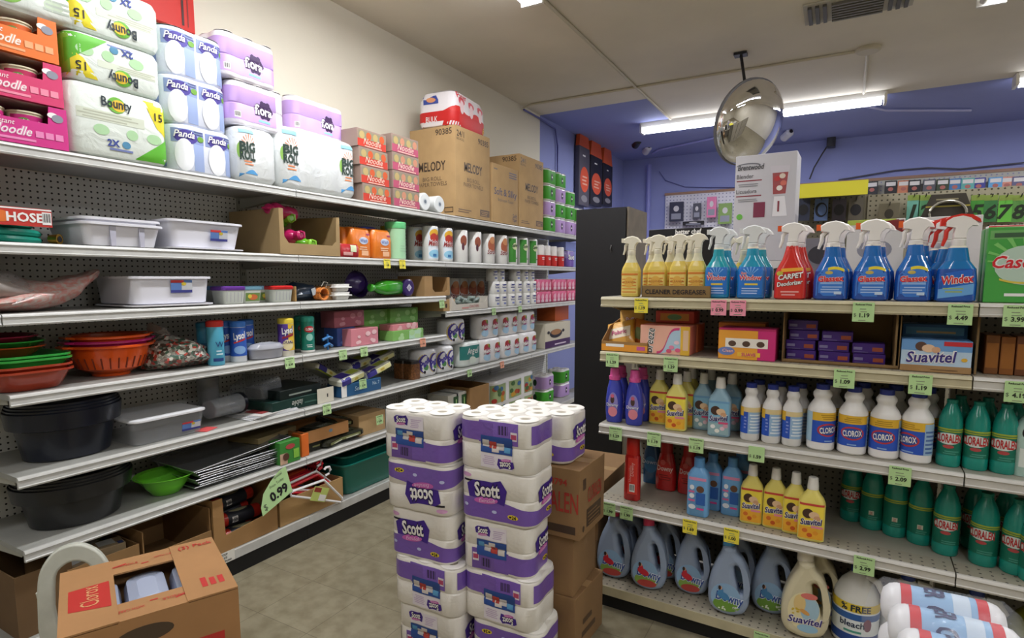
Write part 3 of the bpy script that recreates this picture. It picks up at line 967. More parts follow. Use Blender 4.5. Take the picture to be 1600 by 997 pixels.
for i, (px, t) in enumerate([(1298, 0), (1360, 0.03), (1426, -0.04)]):
    onR(pg, 'spray_bottle', 'blue glass cleaner spray bottle, ' + ['next to the red carpet bottle', 'middle of the three', 'next to the red topped window spray'][i], 'bottle', px, Z1, 0.07, 'blue glass cleaners, front row', t)
    onR(pg, 'spray_bottle', 'blue glass cleaner spray bottle hiding behind ' + ['the leftmost front one', 'the middle front one', 'the rightmost front one'][i], 'bottle', px + 8, Z1, 0.16, 'blue glass cleaners, second row', -t)
onR(px_, 'spray_bottle', 'blue window spray bottle with red trigger top, in front beside the green box', 'bottle', 1492, Z1, 0.07, 'red topped window sprays', 0.08)
onR(px_, 'spray_bottle', 'blue window spray bottle with red trigger top, second from the front', 'bottle', 1477, Z1, 0.15, 'red topped window sprays', 0.04)
onR(px_, 'spray_bottle', 'blue window spray bottle with red trigger top, third from the front', 'bottle', 1463, Z1, 0.23, 'red topped window sprays', 0.04)
onR(px_, 'spray_bottle', 'blue window spray bottle with red trigger top, rearmost', 'bottle', 1452, Z1, 0.31, 'red topped window sprays', 0.02)

# --- boxes on the right shelves
def carton(w_, d, h, m, fn=None, side=None, r=0.002):
    b = MB(); L = rbox(b, w_, d, h, m, r)
    L.w, L.d = w_, d
    if fn: fn(L)
    L.side_r = w_ / 2 + d / 2
    if side: side(L)
    return b
def f_casc(L):
    L.rect(-0.09, 0.09, 0.195, 0.222, I('6fae63')); L.lines(-0.08, 0.085, 0.2, 0.217, 1, I('3c5c3f'), fill=0.8, rnd=False)
    for k in range(9):
        a = math.radians(20 * k + 10)
        L.poly([(0, 0.12), (0.11 * math.cos(a), max(0.01, 0.12 + 0.085 * math.sin(a))), (0.11 * math.cos(a + 0.12), max(0.01, 0.12 + 0.085 * math.sin(a + 0.12)))], I('7cc468'), 0.0008)
    L.ell(0.0, 0.115, 0.075, 0.06, I('b9d0c0'), 0.0013)
    L.text('Cascade', 0.0, 0.125, 0.036, I('d0222c'), shear=0.25, off=0.02, out=WHITE, wmax=0.16, lift=0.0022)
    L.band(lambda u: 0.058 + u * u * 3, lambda u: 0.064 + u * u * 3, -0.06, 0.06, I('d8c24a'), 0.0018)
    L.lines(-0.05, 0.06, 0.02, 0.04, 1, WHITE)
pcas = bake(carton(0.19, 0.06, 0.232, P('4aa449'), f_casc))
s0 = sR(1532, Z1, 0.05)
spawn(pcas, 'detergent_box', 'green dishwasher detergent box with red script, at the right edge of the top right shelf', 'box', GR(s0 + 0.1, 0.08, Z1 + 0.001), RR, 'green detergent boxes')
spawn(pcas, 'detergent_box', 'green dishwasher detergent box standing behind the front one at the right edge', 'box', GR(s0 + 0.1, 0.15, Z1 + 0.001), RR, 'green detergent boxes')
redb = carton(0.2, 0.06, 0.25, WHITE, lambda L: (L.rect(-0.1, 0.1, 0.235, 0.249, I('d8323a')), L.rect(-0.08, 0.1, 0.24, 0.247, I('e77b7b'), 0.001)))
spawn(redb, 'detergent_box', 'white box with red top edge peeking over the green detergent box', 'box', GR(s0 + 0.13, 0.26, Z1 + 0.001), RR)

# second shelf
def f_fabric(L):
    L.rect(-0.1, 0.1, 0.0, 0.11, I('f0a73c')); L.rect(0.04, 0.1, 0, 0.11, I('d2307b'), 0.001)
    L.rect(-0.075, 0.075, 0.045, 0.08, I('f4eee4'), 0.0014)
    for x in (-0.05, 0.0, 0.05):
        L.ell(x, 0.06, 0.014, 0.011, I('5a4336'), 0.002)
    L.ell(-0.07, 0.03, 0.03, 0.016, I('6f87c8'), 0.0018); L.text('Clean', -0.065, 0.032, 0.012, WHITE, lift=0.003, out=I('c0307a'))
    L.rect(-0.03, 0.05, 0.012, 0.028, I('f0c040'), 0.0018); L.text('SUAVE', 0.01, 0.02, 0.012, I('d2307b'), off=0.02, lift=0.003)
c = carton(0.2, 0.12, 0.118, I('b8265f'), f_fabric)
onR(c, 'dryer_sheet_box', 'orange and magenta fabric sheet box with a picture band, on the second right shelf', 'box', 1170, Z2, 0.09)
c = carton(0.175, 0.1, 0.13, I('e58a2e'))
onR(c, 'dryer_sheet_box', 'orange box standing behind the magenta and orange fabric sheet box', 'box', 1161, Z2, 0.21)
def f_breeze(L):
    L.rect(-0.1, 0.1, 0, 0.115, I('f2b9a4'))
    L.band(lambda u: 0.0, lambda u: 0.055 + 0.05 * math.tanh((u - 0.01) * 60) + 0.0, -0.03, 0.1, I('b7d3e8'), 0.001)
    L.band(lambda u: 0.05 + 0.05 * math.tanh((u - 0.01) * 60), lambda u: 0.06 + 0.05 * math.tanh((u - 0.01) * 60), -0.03, 0.06, I('d6457e'), 0.0014)
    L.rect(0.065, 0.1, 0, 0.115, I('e7b83f'), 0.0016)
    L.rect(0.075, 0.096, 0.02, 0.1, I('e9c3a0'), 0.002)
    L.text('Breeze', -0.06, 0.055, 0.032, BLACK, shear=0.2, rot=PI / 2 - 0.1, wmax=0.1, lift=0.0025, out=WHITE)
    for x, z, h in ((0.03, 0.03, 'e88cae'), (0.05, 0.05, 'f3d0dc'), (0.02, 0.015, 'd85a7c'), (0.055, 0.02, 'e5638b')):
        L.ell(x, z, 0.011, 0.008, I(h), 0.0022)
c = carton(0.2, 0.11, 0.117, I('d87f6c'), f_breeze)
onR(c, 'dryer_sheet_box', 'peach dryer sheet box with a curved pink and blue stripe on the second right shelf', 'box', 1044, Z2, 0.085)
c = carton(0.16, 0.1, 0.05, I('d34c3a'), lambda L: (L.rect(-0.06, 0.06, 0.01, 0.04, I('e8a04a')), L.ell(0, 0.025, 0.03, 0.012, I('7db27a'))))
onR(c, 'dryer_sheet_box', 'flat red and orange box lying on the peach dryer sheet boxes', 'box', 1058, Z2, 0.2, lift=0.12)
c = carton(0.2, 0.12, 0.117, I('cc6a3a'), None)
onR(c, 'dryer_sheet_box', 'red brown box behind the peach dryer sheet box', 'box', 1058, Z2, 0.21)
# open display carton at the left end with pouches
tr = MB(); w0, d0, h0 = 0.2, 0.24, 0.1
k = CB('a47c49')
tr.box(-w0 / 2, w0 / 2, -d0 / 2, d0 / 2, 0, 0.003, k)
tr.box(-w0 / 2, w0 / 2, -d0 / 2, -d0 / 2 + 0.003, 0, 0.042, k)
tr.box(-w0 / 2, w0 / 2, d0 / 2 - 0.003, d0 / 2, 0, 0.1, k)
for x in (-w0 / 2, w0 / 2 - 0.003):
    tr.prism([(-d0 / 2, 0), (d0 / 2, 0), (d0 / 2, 0.13), (-0.03, 0.1), (-d0 / 2, 0.042)], x, x + 0.003, k, axis='x')
pl = Plane(tr, (0, -d0 / 2, 0), (1, 0, 0), (0, 0, 1))
pl.rect(-0.1, 0.1, 0.002, 0.03, I('e79b32')); pl.rect(-0.08, 0.0, 0.02, 0.032, WHITE, 0.001); pl.rect(0.055, 0.09, 0.01, 0.026, I('c85a9c'), 0.0012)
spawn(tr, 'display_box', 'open yellow printed display carton at the left end of the second right shelf', 'box', GR(0.1, 0.14, Z2 + 0.001), RR)
def pouch(w_, h, m, fn):
    b = MB()
    n = 10
    rings = []
    for i in range(7):
        t = i / 6
        th_ = 0.016 * math.sin(PI * t) ** 0.5 + 0.003
        rings.append((h * t, rrect(w_ * (1 - 0.04 * math.sin(PI * t)), th_ * 2, th_ * 0.9, 3)))
    L = Loft(b, rings, m)
    fn(L)
    return b
pp = pouch(0.12, 0.16, W('e0b05a'), lambda L: (L.ell(0, 0.09, 0.035, 0.03, I('d85a3a')), L.text('Puffs', 0, 0.12, 0.018, WHITE, off=0.02, out=I('c0307a'), lift=0.003), L.rect(-0.05, 0.05, 0.02, 0.05, I('3c55a8'))))
spawn(bake(pp), 'freshener_pouch', 'yellow pouch standing upright at the back of the open display carton', 'pouch', GR(0.07, 0.2, Z2 + 0.006), RR, 'pouches in the display carton')
pp = pouch(0.13, 0.12, W('dba23c'), lambda L: (L.rect(-0.05, 0.05, 0.03, 0.08, I('e9dcc4')), L.text('Fabric', 0, 0.055, 0.02, I('b3266b'), off=0.02, lift=0.003)))
spawn(bake(pp), 'freshener_pouch', 'yellow and white pouch tilted forward at the front of the open display carton', 'pouch', GR(0.06, 0.09, Z2 + 0.02), rot=(math.radians(-35), math.radians(-14), RR), group='pouches in the display carton')
pp = pouch(0.12, 0.12, W('c9762e'), lambda L: (L.rect(-0.04, 0.04, 0.03, 0.08, I('7c8a45')),))
spawn(bake(pp), 'freshener_pouch', 'dark orange pouch leaning at the right side of the open display carton', 'pouch', GR(0.13, 0.13, Z2 + 0.012), rot=(math.radians(-20), math.radians(12), RR), group='pouches in the display carton')

# purple boxes in an open carton
tr = MB(); w0, d0, h0 = 0.36, 0.26, 0.2
k = CB('8a6c45')
tr.box(-w0 / 2, w0 / 2, -d0 / 2, d0 / 2, 0, 0.003, k)
tr.box(-w0 / 2, w0 / 2, d0 / 2 - 0.003, d0 / 2, 0, h0 - 0.02, k)
tr.box(-w0 / 2, -w0 / 2 + 0.003, -d0 / 2, d0 / 2, 0, h0 - 0.02, k)
tr.box(w0 / 2 - 0.003, w0 / 2, -d0 / 2, d0 / 2, 0, h0 - 0.02, k)
tr.box(-w0 / 2, w0 / 2, -d0 / 2, -d0 / 2 + 0.003, 0, 0.012, k)
sc0 = sR(1232, Z2 + 0.05, 0.06) - 0.02
spawn(tr, 'open_carton', 'open fronted brown carton holding the small purple boxes', 'box', GR(sc0 + w0 / 2, 0.05 + d0 / 2, Z2 + 0.001), RR)
def f_pur(L):
    L.rect(-0.045, -0.018, 0.012, 0.022, I('8e86b8')); L.rect(0.012, 0.043, 0.008, 0.022, I('b0563a')); L.lines(-0.045, 0.01, 0.003, 0.01, 1, I('6d5f9c'))
ppb = bake(carton(0.098, 0.07, 0.036, P('4a2a86'), f_pur))
lay = [(0, 0), (0, 1), (0, 2), (0, 3), (1, 0), (1, 1), (1, 2), (2, 0), (2, 1)]
for i, (cx_, rz_) in enumerate(lay):
    spawn(ppb, 'soap_box', 'small purple box in the ' + ['left', 'middle', 'right'][cx_] + ' column of the carton, ' + ['bottom', 'second up', 'third up', 'fourth up'][rz_], 'box', GR(sc0 + 0.058 + cx_ * 0.108 + (0.006 if rz_ == 2 else 0) - (0.004 if rz_ == 1 else 0), 0.145 + 0.015 * cx_ * 0 + 0.004 * rz_, Z2 + 0.005 + rz_ * 0.0368), RR + 0.01 * (rz_ - 1), 'small purple boxes')
# fabric sheet box with open carton
def f_suav(L):
    L.rect(-0.093, 0.093, 0.02, 0.104, I('bcd4ea')); L.rect(-0.093, 0.093, 0.07, 0.104, I('6d9fd6'), 0.001)
    L.ell(-0.04, 0.084, 0.016, 0.015, I('5b3f33'), 0.0018); L.ell(-0.02, 0.078, 0.018, 0.013, I('e6c19f'), 0.002); L.ell(0.0, 0.074, 0.012, 0.01, I('d9a884'), 0.0022)
    L.rect(0.02, 0.092, 0.088, 0.102, I('c8333c'), 0.0018)
    L.text('Suavitel', -0.012, 0.05, 0.034, I('3b2f80'), shear=0.2, off=0.02, out=WHITE, wmax=0.135, rot=0.05, lift=0.0026)
    L.ell(0.075, 0.045, 0.008, 0.006, I('e2b23a'), 0.002)
    L.rect(-0.093, 0.093, 0.0, 0.022, CB('a9855a'), 0.002); L.lines(-0.02, 0.07, 0.008, 0.014, 1, I('70553a'), 0.003)
c = carton(0.186, 0.1, 0.106, I('5f8fc6'), f_suav)
onR(c, 'dryer_sheet_box', 'blue and white dryer sheet box with mother and baby picture on the second right shelf', 'box', 1459, Z2, 0.085)
c = carton(0.18, 0.1, 0.15, I('2f5d86'), lambda L: (L.rect(-0.08, 0.08, 0.115, 0.14, I('4e86a6')), L.lines(-0.06, 0.06, 0.12, 0.135, 1, I('b59a6a'))))
onR(c, 'dryer_sheet_box', 'dark blue box standing behind the mother and baby dryer sheet box', 'box', 1455, Z2, 0.19)
c = carton(0.002, 0.3, 0.185, CB('7a6040')); b = MB(); b.box(-0.003, 0.003, -0.15, 0.15, 0, 0.185, CB('8a6f4a'))
spawn(b, 'cardboard_divider', 'upright cardboard flap between the purple boxes and the blue dryer sheet box', 'cardboard', GR(sR(1403, Z2 + 0.05, 0.1) - 0.01, 0.2, Z2 + 0.001), RR)
b = MB(); b.box(-0.003, 0.003, -0.15, 0.15, 0, 0.185, CB('8a6f4a'))
spawn(b, 'cardboard_divider', 'upright cardboard flap right of the blue dryer sheet box', 'cardboard', GR(sR(1521, Z2 + 0.05, 0.1) , 0.2, Z2 + 0.001), RR)
for i in range(6):
    c = carton(0.035, 0.12, 0.125 - 0.004 * (i % 2), I(['7a4a22', '8d5423', '6d3f22', '8a5a2c', '74451f', '80502a'][i]), lambda L: (L.rect(-0.015, 0.015, 0.02, 0.1, I('a06428')),))
    spawn(c, 'soap_box', 'slim brown box at the right edge of the second shelf, ' + ['first', 'second', 'third', 'fourth', 'fifth', 'sixth'][i] + ' from the cardboard flap', 'box', GR(sR(1530, Z2 + 0.05, 0.1) + 0.03 + i * 0.038, 0.15, Z2 + 0.001), RR, 'slim brown boxes')

# --- third shelf: bottles
def purplesoft():
    b = MB(); m = mat('3c46b4', 0.25, coat=0.3)
    L = rr_prof(b, [(0, 0.06, 0.045, 0.02), (0.004, 0.068, 0.05, 0.022), (0.05, 0.076, 0.054, 0.025), (0.1, 0.076, 0.052, 0.025), (0.15, 0.062, 0.046, 0.022), (0.18, 0.046, 0.042, 0.02), (0.184, 0.04, 0.04, 0.0199)], m)
    L.ell(0.002, 0.08, 0.022, 0.052, I('8f86c8'), 0.001); L.ell(0.002, 0.048, 0.02, 0.022, I('e08a98'), 0.0015); L.ell(0.0, 0.1, 0.009, 0.016, I('4b3630'), 0.0015)
    L.ell(0.0, 0.116, 0.008, 0.008, I('c9607c'), 0.002); L.text('Downy', 0.0, 0.076, 0.012, WHITE, off=0.02, out=I('3c46b4'), lift=0.0026)
    c = MB(); rr_prof(c, [(0.184, 0.046, 0.044, 0.018), (0.2, 0.05, 0.046, 0.02), (0.203, 0.042, 0.042, 0.02), (0.232, 0.038, 0.038, 0.0185), (0.234, 0.034, 0.034, 0.0165)], P('d8559c'))
    return bake([('bottle', b), ('cap', c)])
pu = purplesoft()
for i, (px, b_, t) in enumerate([(960, 0.07, 0), (970, 0.15, 0), (991, 0.06, 0.05), (1003, 0.15, 0.0)]):
    onR(pu, 'softener_bottle', 'blue softener bottle with pink cap, ' + ['front left one on the third right shelf', 'behind the front left one', 'front right one of the pair', 'behind the front right one'][i], 'bottle', px, Z3, b_, 'blue bottles with pink caps', t)
def suav(body, lab, low, tag, hgt=0.235, w_=0.084):
    b = MB(); m = mat(body, 0.3, coat=0.2)
    L = rr_prof(b, [(0, w_ - 0.01, 0.05, 0.014), (0.004, w_, 0.056, 0.016), (0.14, w_, 0.056, 0.016), (0.158, w_ * 0.86, 0.052, 0.022), (0.176, w_ * 0.56, 0.044, 0.02), (0.19, 0.034, 0.034, 0.0169)], m)
    h = w_ / 2 - 0.003
    L.rect(-h, h, 0.01, 0.142, I(lab)); L.rect(-h, h, 0.01, 0.055, I(low), 0.001)
    L.rect(-h, h, 0.134, 0.142, I('c8433c') if tag else I('6fa0c8'), 0.0012)
    L.ell(-0.012, 0.104, 0.018, 0.018, I('4a3328'), 0.0014); L.ell(0.008, 0.1, 0.017, 0.013, I('e6c39d'), 0.0018); L.ell(0.018, 0.09, 0.011, 0.009, I('d4a27c'), 0.002)
    L.text('Suavitel', 0.0, 0.074, 0.021, I('2e2a6e'), shear=0.2, off=0.025, out=WHITE, wmax=w_ * 0.8, rot=0.08, lift=0.0028)
    for x, z, c_ in ((-0.02, 0.04, 'd8702c' if tag else 'f2f2f2'), (0.015, 0.034, 'e89a2e' if tag else 'e8c7d2'), (-0.004, 0.024, 'c9571f' if tag else 'f0f0e8'), (0.026, 0.045, 'e9b13c' if tag else 'd8a2b4')):
        L.ell(x, z, 0.009, 0.008, I(c_), 0.0018)
    L.rect(0.0, h - 0.004, 0.052, 0.06, I('e58aa0' if tag else 'd8507c'), 0.002)
    c = MB(); round_prof(c, [(0.019, 0.19), (0.019, 0.2), (0.016, 0.232), (0.013, 0.234)], P('eceae4'), 16)
    return bake([('bottle', b), ('cap', c)])
sy = suav('e9dd7a', 'f0dc4e', 'eeb637', True)
sbl = suav('8fb2c6', '7fb3d0', '97b6bd', False)
for i, (px, b_) in enumerate([(1030, 0.14), (1057, 0.07), (1072, 0.15), (1080, 0.24)]):
    onR(sy, 'softener_bottle', 'pale yellow softener bottle with white cap, ' + ['left of the front one, set back', 'front one on the third right shelf', 'just behind the front one', 'rearmost on the third right shelf'][i], 'bottle', px, Z3, b_, 'pale yellow softener bottles, third shelf', 0.05)
for i, (px, b_) in enumerate([(1098, 0.14), (1124, 0.07), (1142, 0.19), (1110, 0.25)]):
    onR(sbl, 'softener_bottle', 'pale blue softener bottle with white cap, ' + ['left of the front one, set back', 'front one on the third right shelf', 'set back on the right', 'rearmost'][i], 'bottle', px, Z3, b_, 'pale blue softener bottles, third shelf', 0.05)
def bleach(big, side):
    b = MB(); m = mat('eceae8', 0.35)
    k = 1.0 if big else 0.84
    R = 0.049 * (1.0 if big else 0.74)
    H = 0.24 if big else 0.222
    z = lambda t: t * H
    L = round_prof(b, [(R * 0.9, 0), (R, 0.006), (R, z(0.62)), (R * 0.86, z(0.68)), (R * 0.6, z(0.755)), (R * 0.58, z(0.78)), (R * 0.68, z(0.82)), (R * 0.68, z(0.86)), (R * 0.5, z(0.915))], m, 26)
    a = R * PI
    zl0, zl1 = z(0.13), z(0.585)
    def U(u): return u
    if side == 'front' or side in ('left', 'right', 'farleft'):
        sh = {'front': 0.0, 'left': 0.03, 'farleft': 0.055, 'right': -0.035}[side]
        L.rect(-a, a, zl0, zl1, I('2c57c0'), 0.0006)
        L.rect(-a * 0.95 + sh, a * 0.62 + sh, zl1 - 0.03, zl1, I('e4b73a'), 0.001)
        L.lines(-0.03 + sh, 0.04 + sh, zl1 - 0.024, zl1 - 0.004, 3, I('b0861f'))
        L.ell(sh, (zl0 + zl1) / 2 - 0.008, 0.041, 0.024, I('c23a40'), 0.0014)
        L.ell(sh, (zl0 + zl1) / 2 - 0.008, 0.035, 0.0185, I('2c4fa8'), 0.0018)
        L.text('CLOROX', sh, (zl0 + zl1) / 2 - 0.008, 0.02, WHITE, off=0.03, out=I('2a3f88'), wmax=0.064, rot=0.08, lift=0.0028)
        L.rect(0.055 + sh, 0.1 + sh, zl0, zl1 - 0.004, I('9fc0dc'), 0.0016); L.lines(0.058 + sh, 0.095 + sh, zl0 + 0.006, zl1 - 0.02, 6, I('4e6fae'), 0.002)
        L.rect(-0.1 + sh, -0.06 + sh, zl0, zl1, I('a8c8dc'), 0.0016)
        L.lines(-0.02 + sh, 0.03 + sh, zl0 + 0.004, zl0 + 0.014, 1, I('8fb0e0'))
    else:
        L.rect(-a, a, zl0, zl1, I('9cbede'), 0.0006); L.rect(-a, -0.004, zl0, zl1, I('2c57c0'), 0.001)
        L.rect(-a, a, zl1 - 0.018, zl1, I('e4cf9a'), 0.0014); L.rect(-a, -0.022, zl1 - 0.035, zl1, I('e4b73a'), 0.0018)
        L.lines(0.0, a * 0.5, zl0 + 0.01, zl1 - 0.02, 6, I('e8f0f8'), 0.0016)
        L.lines(-0.02, -0.008, zl0 + 0.02, zl1 - 0.03, 4, I('8f9fe0'), 0.0018)
    c = MB(); rc = 0.024 if big else 0.0205
    round_prof(c, [(rc * 0.98, z(0.915)), (rc, z(0.92)), (rc, z(0.992)), (rc * 0.85, H)], P('28388f'), 20)
    return bake([('bottle', b), ('cap', c)])
bs, bf, bl_, bfl, br_ = bleach(False, 'back'), bleach(True, 'front'), bleach(True, 'left'), bleach(True, 'farleft'), bleach(True, 'right')
for i, px in enumerate([1172, 1205, 1237]):
    onR(bs, 'bleach_bottle', 'slim white bleach bottle with blue cap, ' + ['leftmost of the three, beside the pale blue softener', 'middle of the three slim ones', 'rightmost slim one, beside the wider bleach bottles'][i], 'bottle', px, Z3, 0.075, 'slim bleach bottles, front row')
    onR(bs, 'bleach_bottle', 'slim white bleach bottle in the second row behind ' + ['the leftmost slim one', 'the middle slim one', 'the rightmost slim one'][i], 'bottle', px + 12, Z3, 0.16, 'slim bleach bottles, second row')
for i, (px, pr) in enumerate([(1282, bfl), (1331, bf), (1381, bl_), (1431, br_)]):
    pr = [bl_, bf, bf, br_][i]
    onR(pr, 'bleach_bottle', 'wide white bleach bottle with blue label, ' + ['leftmost of the four', 'second of the four', 'third of the four', 'rightmost, beside the green bottles'][i], 'bottle', px, Z3, 0.08, 'wide bleach bottles, front row', -0.15 if i == 2 else 0)
    onR(bf, 'bleach_bottle', 'wide white bleach bottle in the second row behind ' + ['the leftmost', 'the second', 'the third', 'the rightmost'][i] + ' wide one', 'bottle', px + 14, Z3, 0.19, 'wide bleach bottles, second row', 0.3)
def greenb(k=1.0, turn=False, H=0.222):
    b = MB(); m = mat('1a8f80', 0.22, coat=0.4)
    R = 0.0365 * k
    L = round_prof(b, [(R * 0.93, 0), (R, 0.005), (R, 0.035), (R * 0.985, 0.037), (R * 0.985, H * 0.62), (R * 0.93, H * 0.72), (R * 0.72, H * 0.83), (R * 0.48, H * 0.91), (R * 0.42, H * 0.945)], m, 26)
    z0, z1 = 0.04, H * 0.58
    a = R * PI
    L.rect(-a, a, z0, z1, I('12705a'), 0.0006)
    L.rect(-a, a, z1 - 0.012, z1, I('a9b53a'), 0.001); L.rect(-a, a, z1 - 0.008, z1 - 0.005, I('3f7d55'), 0.0014)
    sh = a * 0.9 if turn else -0.008
    L.ell(sh, z1 - 0.034, 0.041, 0.019, I('d9e3df'), 0.0014)
    L.text('CLORALEN', sh, z1 - 0.033, 0.026, I('bf2a2c'), off=0.03, wmax=0.078, sx=0.8, lift=0.0022)
    L.ell(sh + 0.002, z1 - 0.06, 0.016, 0.006, I('b4494a'), 0.0016)
    L.lines(-0.02, 0.03, z0 + 0.004, z0 + 0.018, 2, I('4d9a88'))
    if turn:
        L.rect(-0.012, 0.006, z0 + 0.02, z0 + 0.036, I('c9cdb8'), 0.0014); L.lines(-0.01, 0.004, z0 + 0.021, z0 + 0.035, 3, I('a8383a'), 0.0018)
    c = MB(); round_prof(c, [(R * 0.42, H * 0.945), (R * 0.45, H * 0.95), (R * 0.45, H * 0.995), (R * 0.38, H)], P('14806f'), 18)
    return bake([('bottle', b), ('cap', c)])
g1, g2 = greenb(), greenb(1.0, True)
for i, px in enumerate([1482, 1524, 1567]):
    onR(g1, 'bleach_bottle', 'green bleach bottle on the third right shelf, ' + ['beside the white bleach bottles', 'middle of the three', 'rightmost of the three'][i], 'bottle', px, Z3, 0.085, 'green bleach bottles, third shelf front row')
    onR(g1, 'bleach_bottle', 'green bleach bottle on the third right shelf, second row behind ' + ['the leftmost', 'the middle', 'the rightmost'][i] + ' one', 'bottle', px + 14, Z3, 0.18, 'green bleach bottles, third shelf second row')
b = MB(); L = rr_prof(b, [(0, 0.1, 0.07, 0.02), (0.15, 0.11, 0.08, 0.03), (0.18, 0.07, 0.05, 0.02), (0.2, 0.04, 0.04, 0.018)], W('a9c7bd')); L.ell(-0.02, 0.14, 0.018, 0.02, BLACK); L.rect(-0.04, 0.03, 0.03, 0.09, I('dfe8e2'))
onR(b, 'refill_pack', 'pale green plastic refill pack at the right edge of the third shelf', 'pouch', 1612, Z3, 0.09)

# --- fourth shelf
b = MB(); mred = mat('b81a1c', 0.15, coat=0.7)
L = rr_prof(b, [(0, 0.064, 0.04, 0.018), (0.004, 0.072, 0.046, 0.02), (0.12, 0.07, 0.046, 0.02), (0.19, 0.066, 0.044, 0.019), (0.2, 0.06, 0.04, 0.018)], mred)
L.rect(-0.014, 0.028, 0.03, 0.19, I('d83a30')); L.text('Downy', 0.008, 0.14, 0.014, I('f4c8c0'), rot=PI / 2, lift=0.002); L.text('Unstopables', -0.002, 0.12, 0.01, I('f0b0a8'), rot=PI / 2, lift=0.002); L.barcode(-0.006, 0.018, 0.04, 0.075)
c = MB(); rr_prof(c, [(0.2, 0.054, 0.044, 0.02), (0.203, 0.058, 0.046, 0.021), (0.268, 0.054, 0.044, 0.02), (0.272, 0.048, 0.04, 0.018)], P('d02a22'))
onR([('bottle', b), ('cap', c)], 'scent_bottle', 'tall red scent bottle showing its barcode at the left end of the fourth right shelf', 'bottle', 988, Z4, 0.075)
def redsq():
    b = MB()
    L = rr_prof(b, [(0, 0.08, 0.045, 0.018), (0.004, 0.09, 0.052, 0.02), (0.06, 0.094, 0.054, 0.022), (0.12, 0.082, 0.05, 0.022), (0.17, 0.06, 0.046, 0.022)], mat('b81a1c', 0.12, coat=0.8))
    L.ell(0, 0.09, 0.034, 0.045, I('c92f2a'), 0.0008); L.ell(-0.01, 0.13, 0.012, 0.012, I('d8605a'), 0.001); L.text('Downy', 0.0, 0.1, 0.022, I('f0d4cc'), off=0.02, wmax=0.07, lift=0.002); L.lines(-0.025, 0.03, 0.05, 0.08, 3, I('7e1412'))
    c = MB(); rr_prof(c, [(0.17, 0.055, 0.044, 0.02), (0.225, 0.05, 0.042, 0.019), (0.23, 0.044, 0.036, 0.017)], P('b3201e'))
    return bake([('bottle', b), ('cap', c)])
rq = redsq()
onR(rq, 'scent_bottle', 'red scent booster bottle standing back behind the tall red one', 'bottle', 1041, Z4, 0.27, 'red scent bottles')
onR(rq, 'scent_bottle', 'red scent booster bottle half hidden by the light blue bottle', 'bottle', 1076, Z4, 0.27, 'red scent bottles')
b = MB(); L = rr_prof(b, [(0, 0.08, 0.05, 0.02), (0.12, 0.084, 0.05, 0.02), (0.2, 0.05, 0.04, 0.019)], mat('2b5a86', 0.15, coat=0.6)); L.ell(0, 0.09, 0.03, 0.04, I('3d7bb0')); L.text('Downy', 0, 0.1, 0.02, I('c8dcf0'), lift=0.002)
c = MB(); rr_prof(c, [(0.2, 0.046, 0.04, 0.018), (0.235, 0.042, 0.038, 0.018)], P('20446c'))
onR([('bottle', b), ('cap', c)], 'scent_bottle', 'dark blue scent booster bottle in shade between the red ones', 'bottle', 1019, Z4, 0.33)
def lblue():
    b = MB(); m = mat('6fa8dc', 0.25, coat=0.3)
    L = rr_prof(b, [(0, 0.076, 0.05, 0.014), (0.004, 0.084, 0.056, 0.016), (0.165, 0.084, 0.056, 0.018), (0.185, 0.066, 0.048, 0.022), (0.2, 0.04, 0.036, 0.0175)], m)
    L.rect(-0.034, 0.034, 0.15, 0.162, I('d98fb4')); L.ell(0.012, 0.115, 0.015, 0.014, I('6a4a36')); L.rect(-0.004, 0.032, 0.05, 0.1, I('2f62b0')); L.ell(-0.02, 0.12, 0.009, 0.01, I('e8eef6'))
    L.rect(-0.034, -0.01, 0.098, 0.106, I('d86a9c'), 0.001); L.ell(-0.02, 0.085, 0.01, 0.01, I('e8eef6')); L.rect(-0.034, -0.008, 0.062, 0.07, I('d86a9c'), 0.001)
    L.ell(-0.018, 0.04, 0.014, 0.01, I('e4eaf4'), 0.001); L.rect(0.0, 0.028, 0.03, 0.038, I('d84c98'), 0.0012)
    c = MB(); round_prof(c, [(0.021, 0.2), (0.021, 0.235), (0.018, 0.238)], P('5b94cc'), 18)
    return bake([('bottle', b), ('cap', c)])
lb = lblue()
for i, (px, b_) in enumerate([(1091, 0.055), (1112, 0.15), (1143, 0.13), (1156, 0.24)]):
    onR(lb, 'softener_bottle', 'light blue softener bottle, ' + ['front one on the fourth right shelf', 'just behind the front one', 'set back beside the yellow ones', 'rearmost on the fourth right shelf'][i], 'bottle', px, Z4, b_, 'light blue softener bottles, fourth shelf')
sy2 = suav('e7d873', 'f0d84a', 'eeae34', True, w_=0.088)
for i, (px, b_) in enumerate([(1174, 0.09), (1210, 0.09), (1241, 0.075), (1267, 0.045)]):
    onR(sy2, 'softener_bottle', 'yellow softener bottle on the fourth right shelf, ' + ['leftmost of the four', 'second of the four', 'third of the four', 'rightmost and nearest the lip'][i], 'bottle', px, Z4, b_, 'yellow softener bottles, fourth shelf', 0.06)
g3 = greenb(1.14, False, 0.245); g4 = greenb(1.14, True, 0.245)
pos = [(1330, 0.33, g3), (1362, 0.28, g4), (1398, 0.25, g4), (1437, 0.22, g4), (1477, 0.17, g3), (1536, 0.14, g3), (1586, 0.12, g3), (1618, 0.08, g3), (1522, 0.27, g3), (1570, 0.26, g3)]
dl = ['leftmost and deepest in', 'second from the left, barcode showing', 'third from the left, barcode showing', 'fourth from the left, back turned', 'fifth, just left of the shelf joint', 'first to the right of the shelf joint', 'second to the right of the shelf joint', 'cut off by the right edge', 'behind the first right of joint', 'behind the second right of joint']
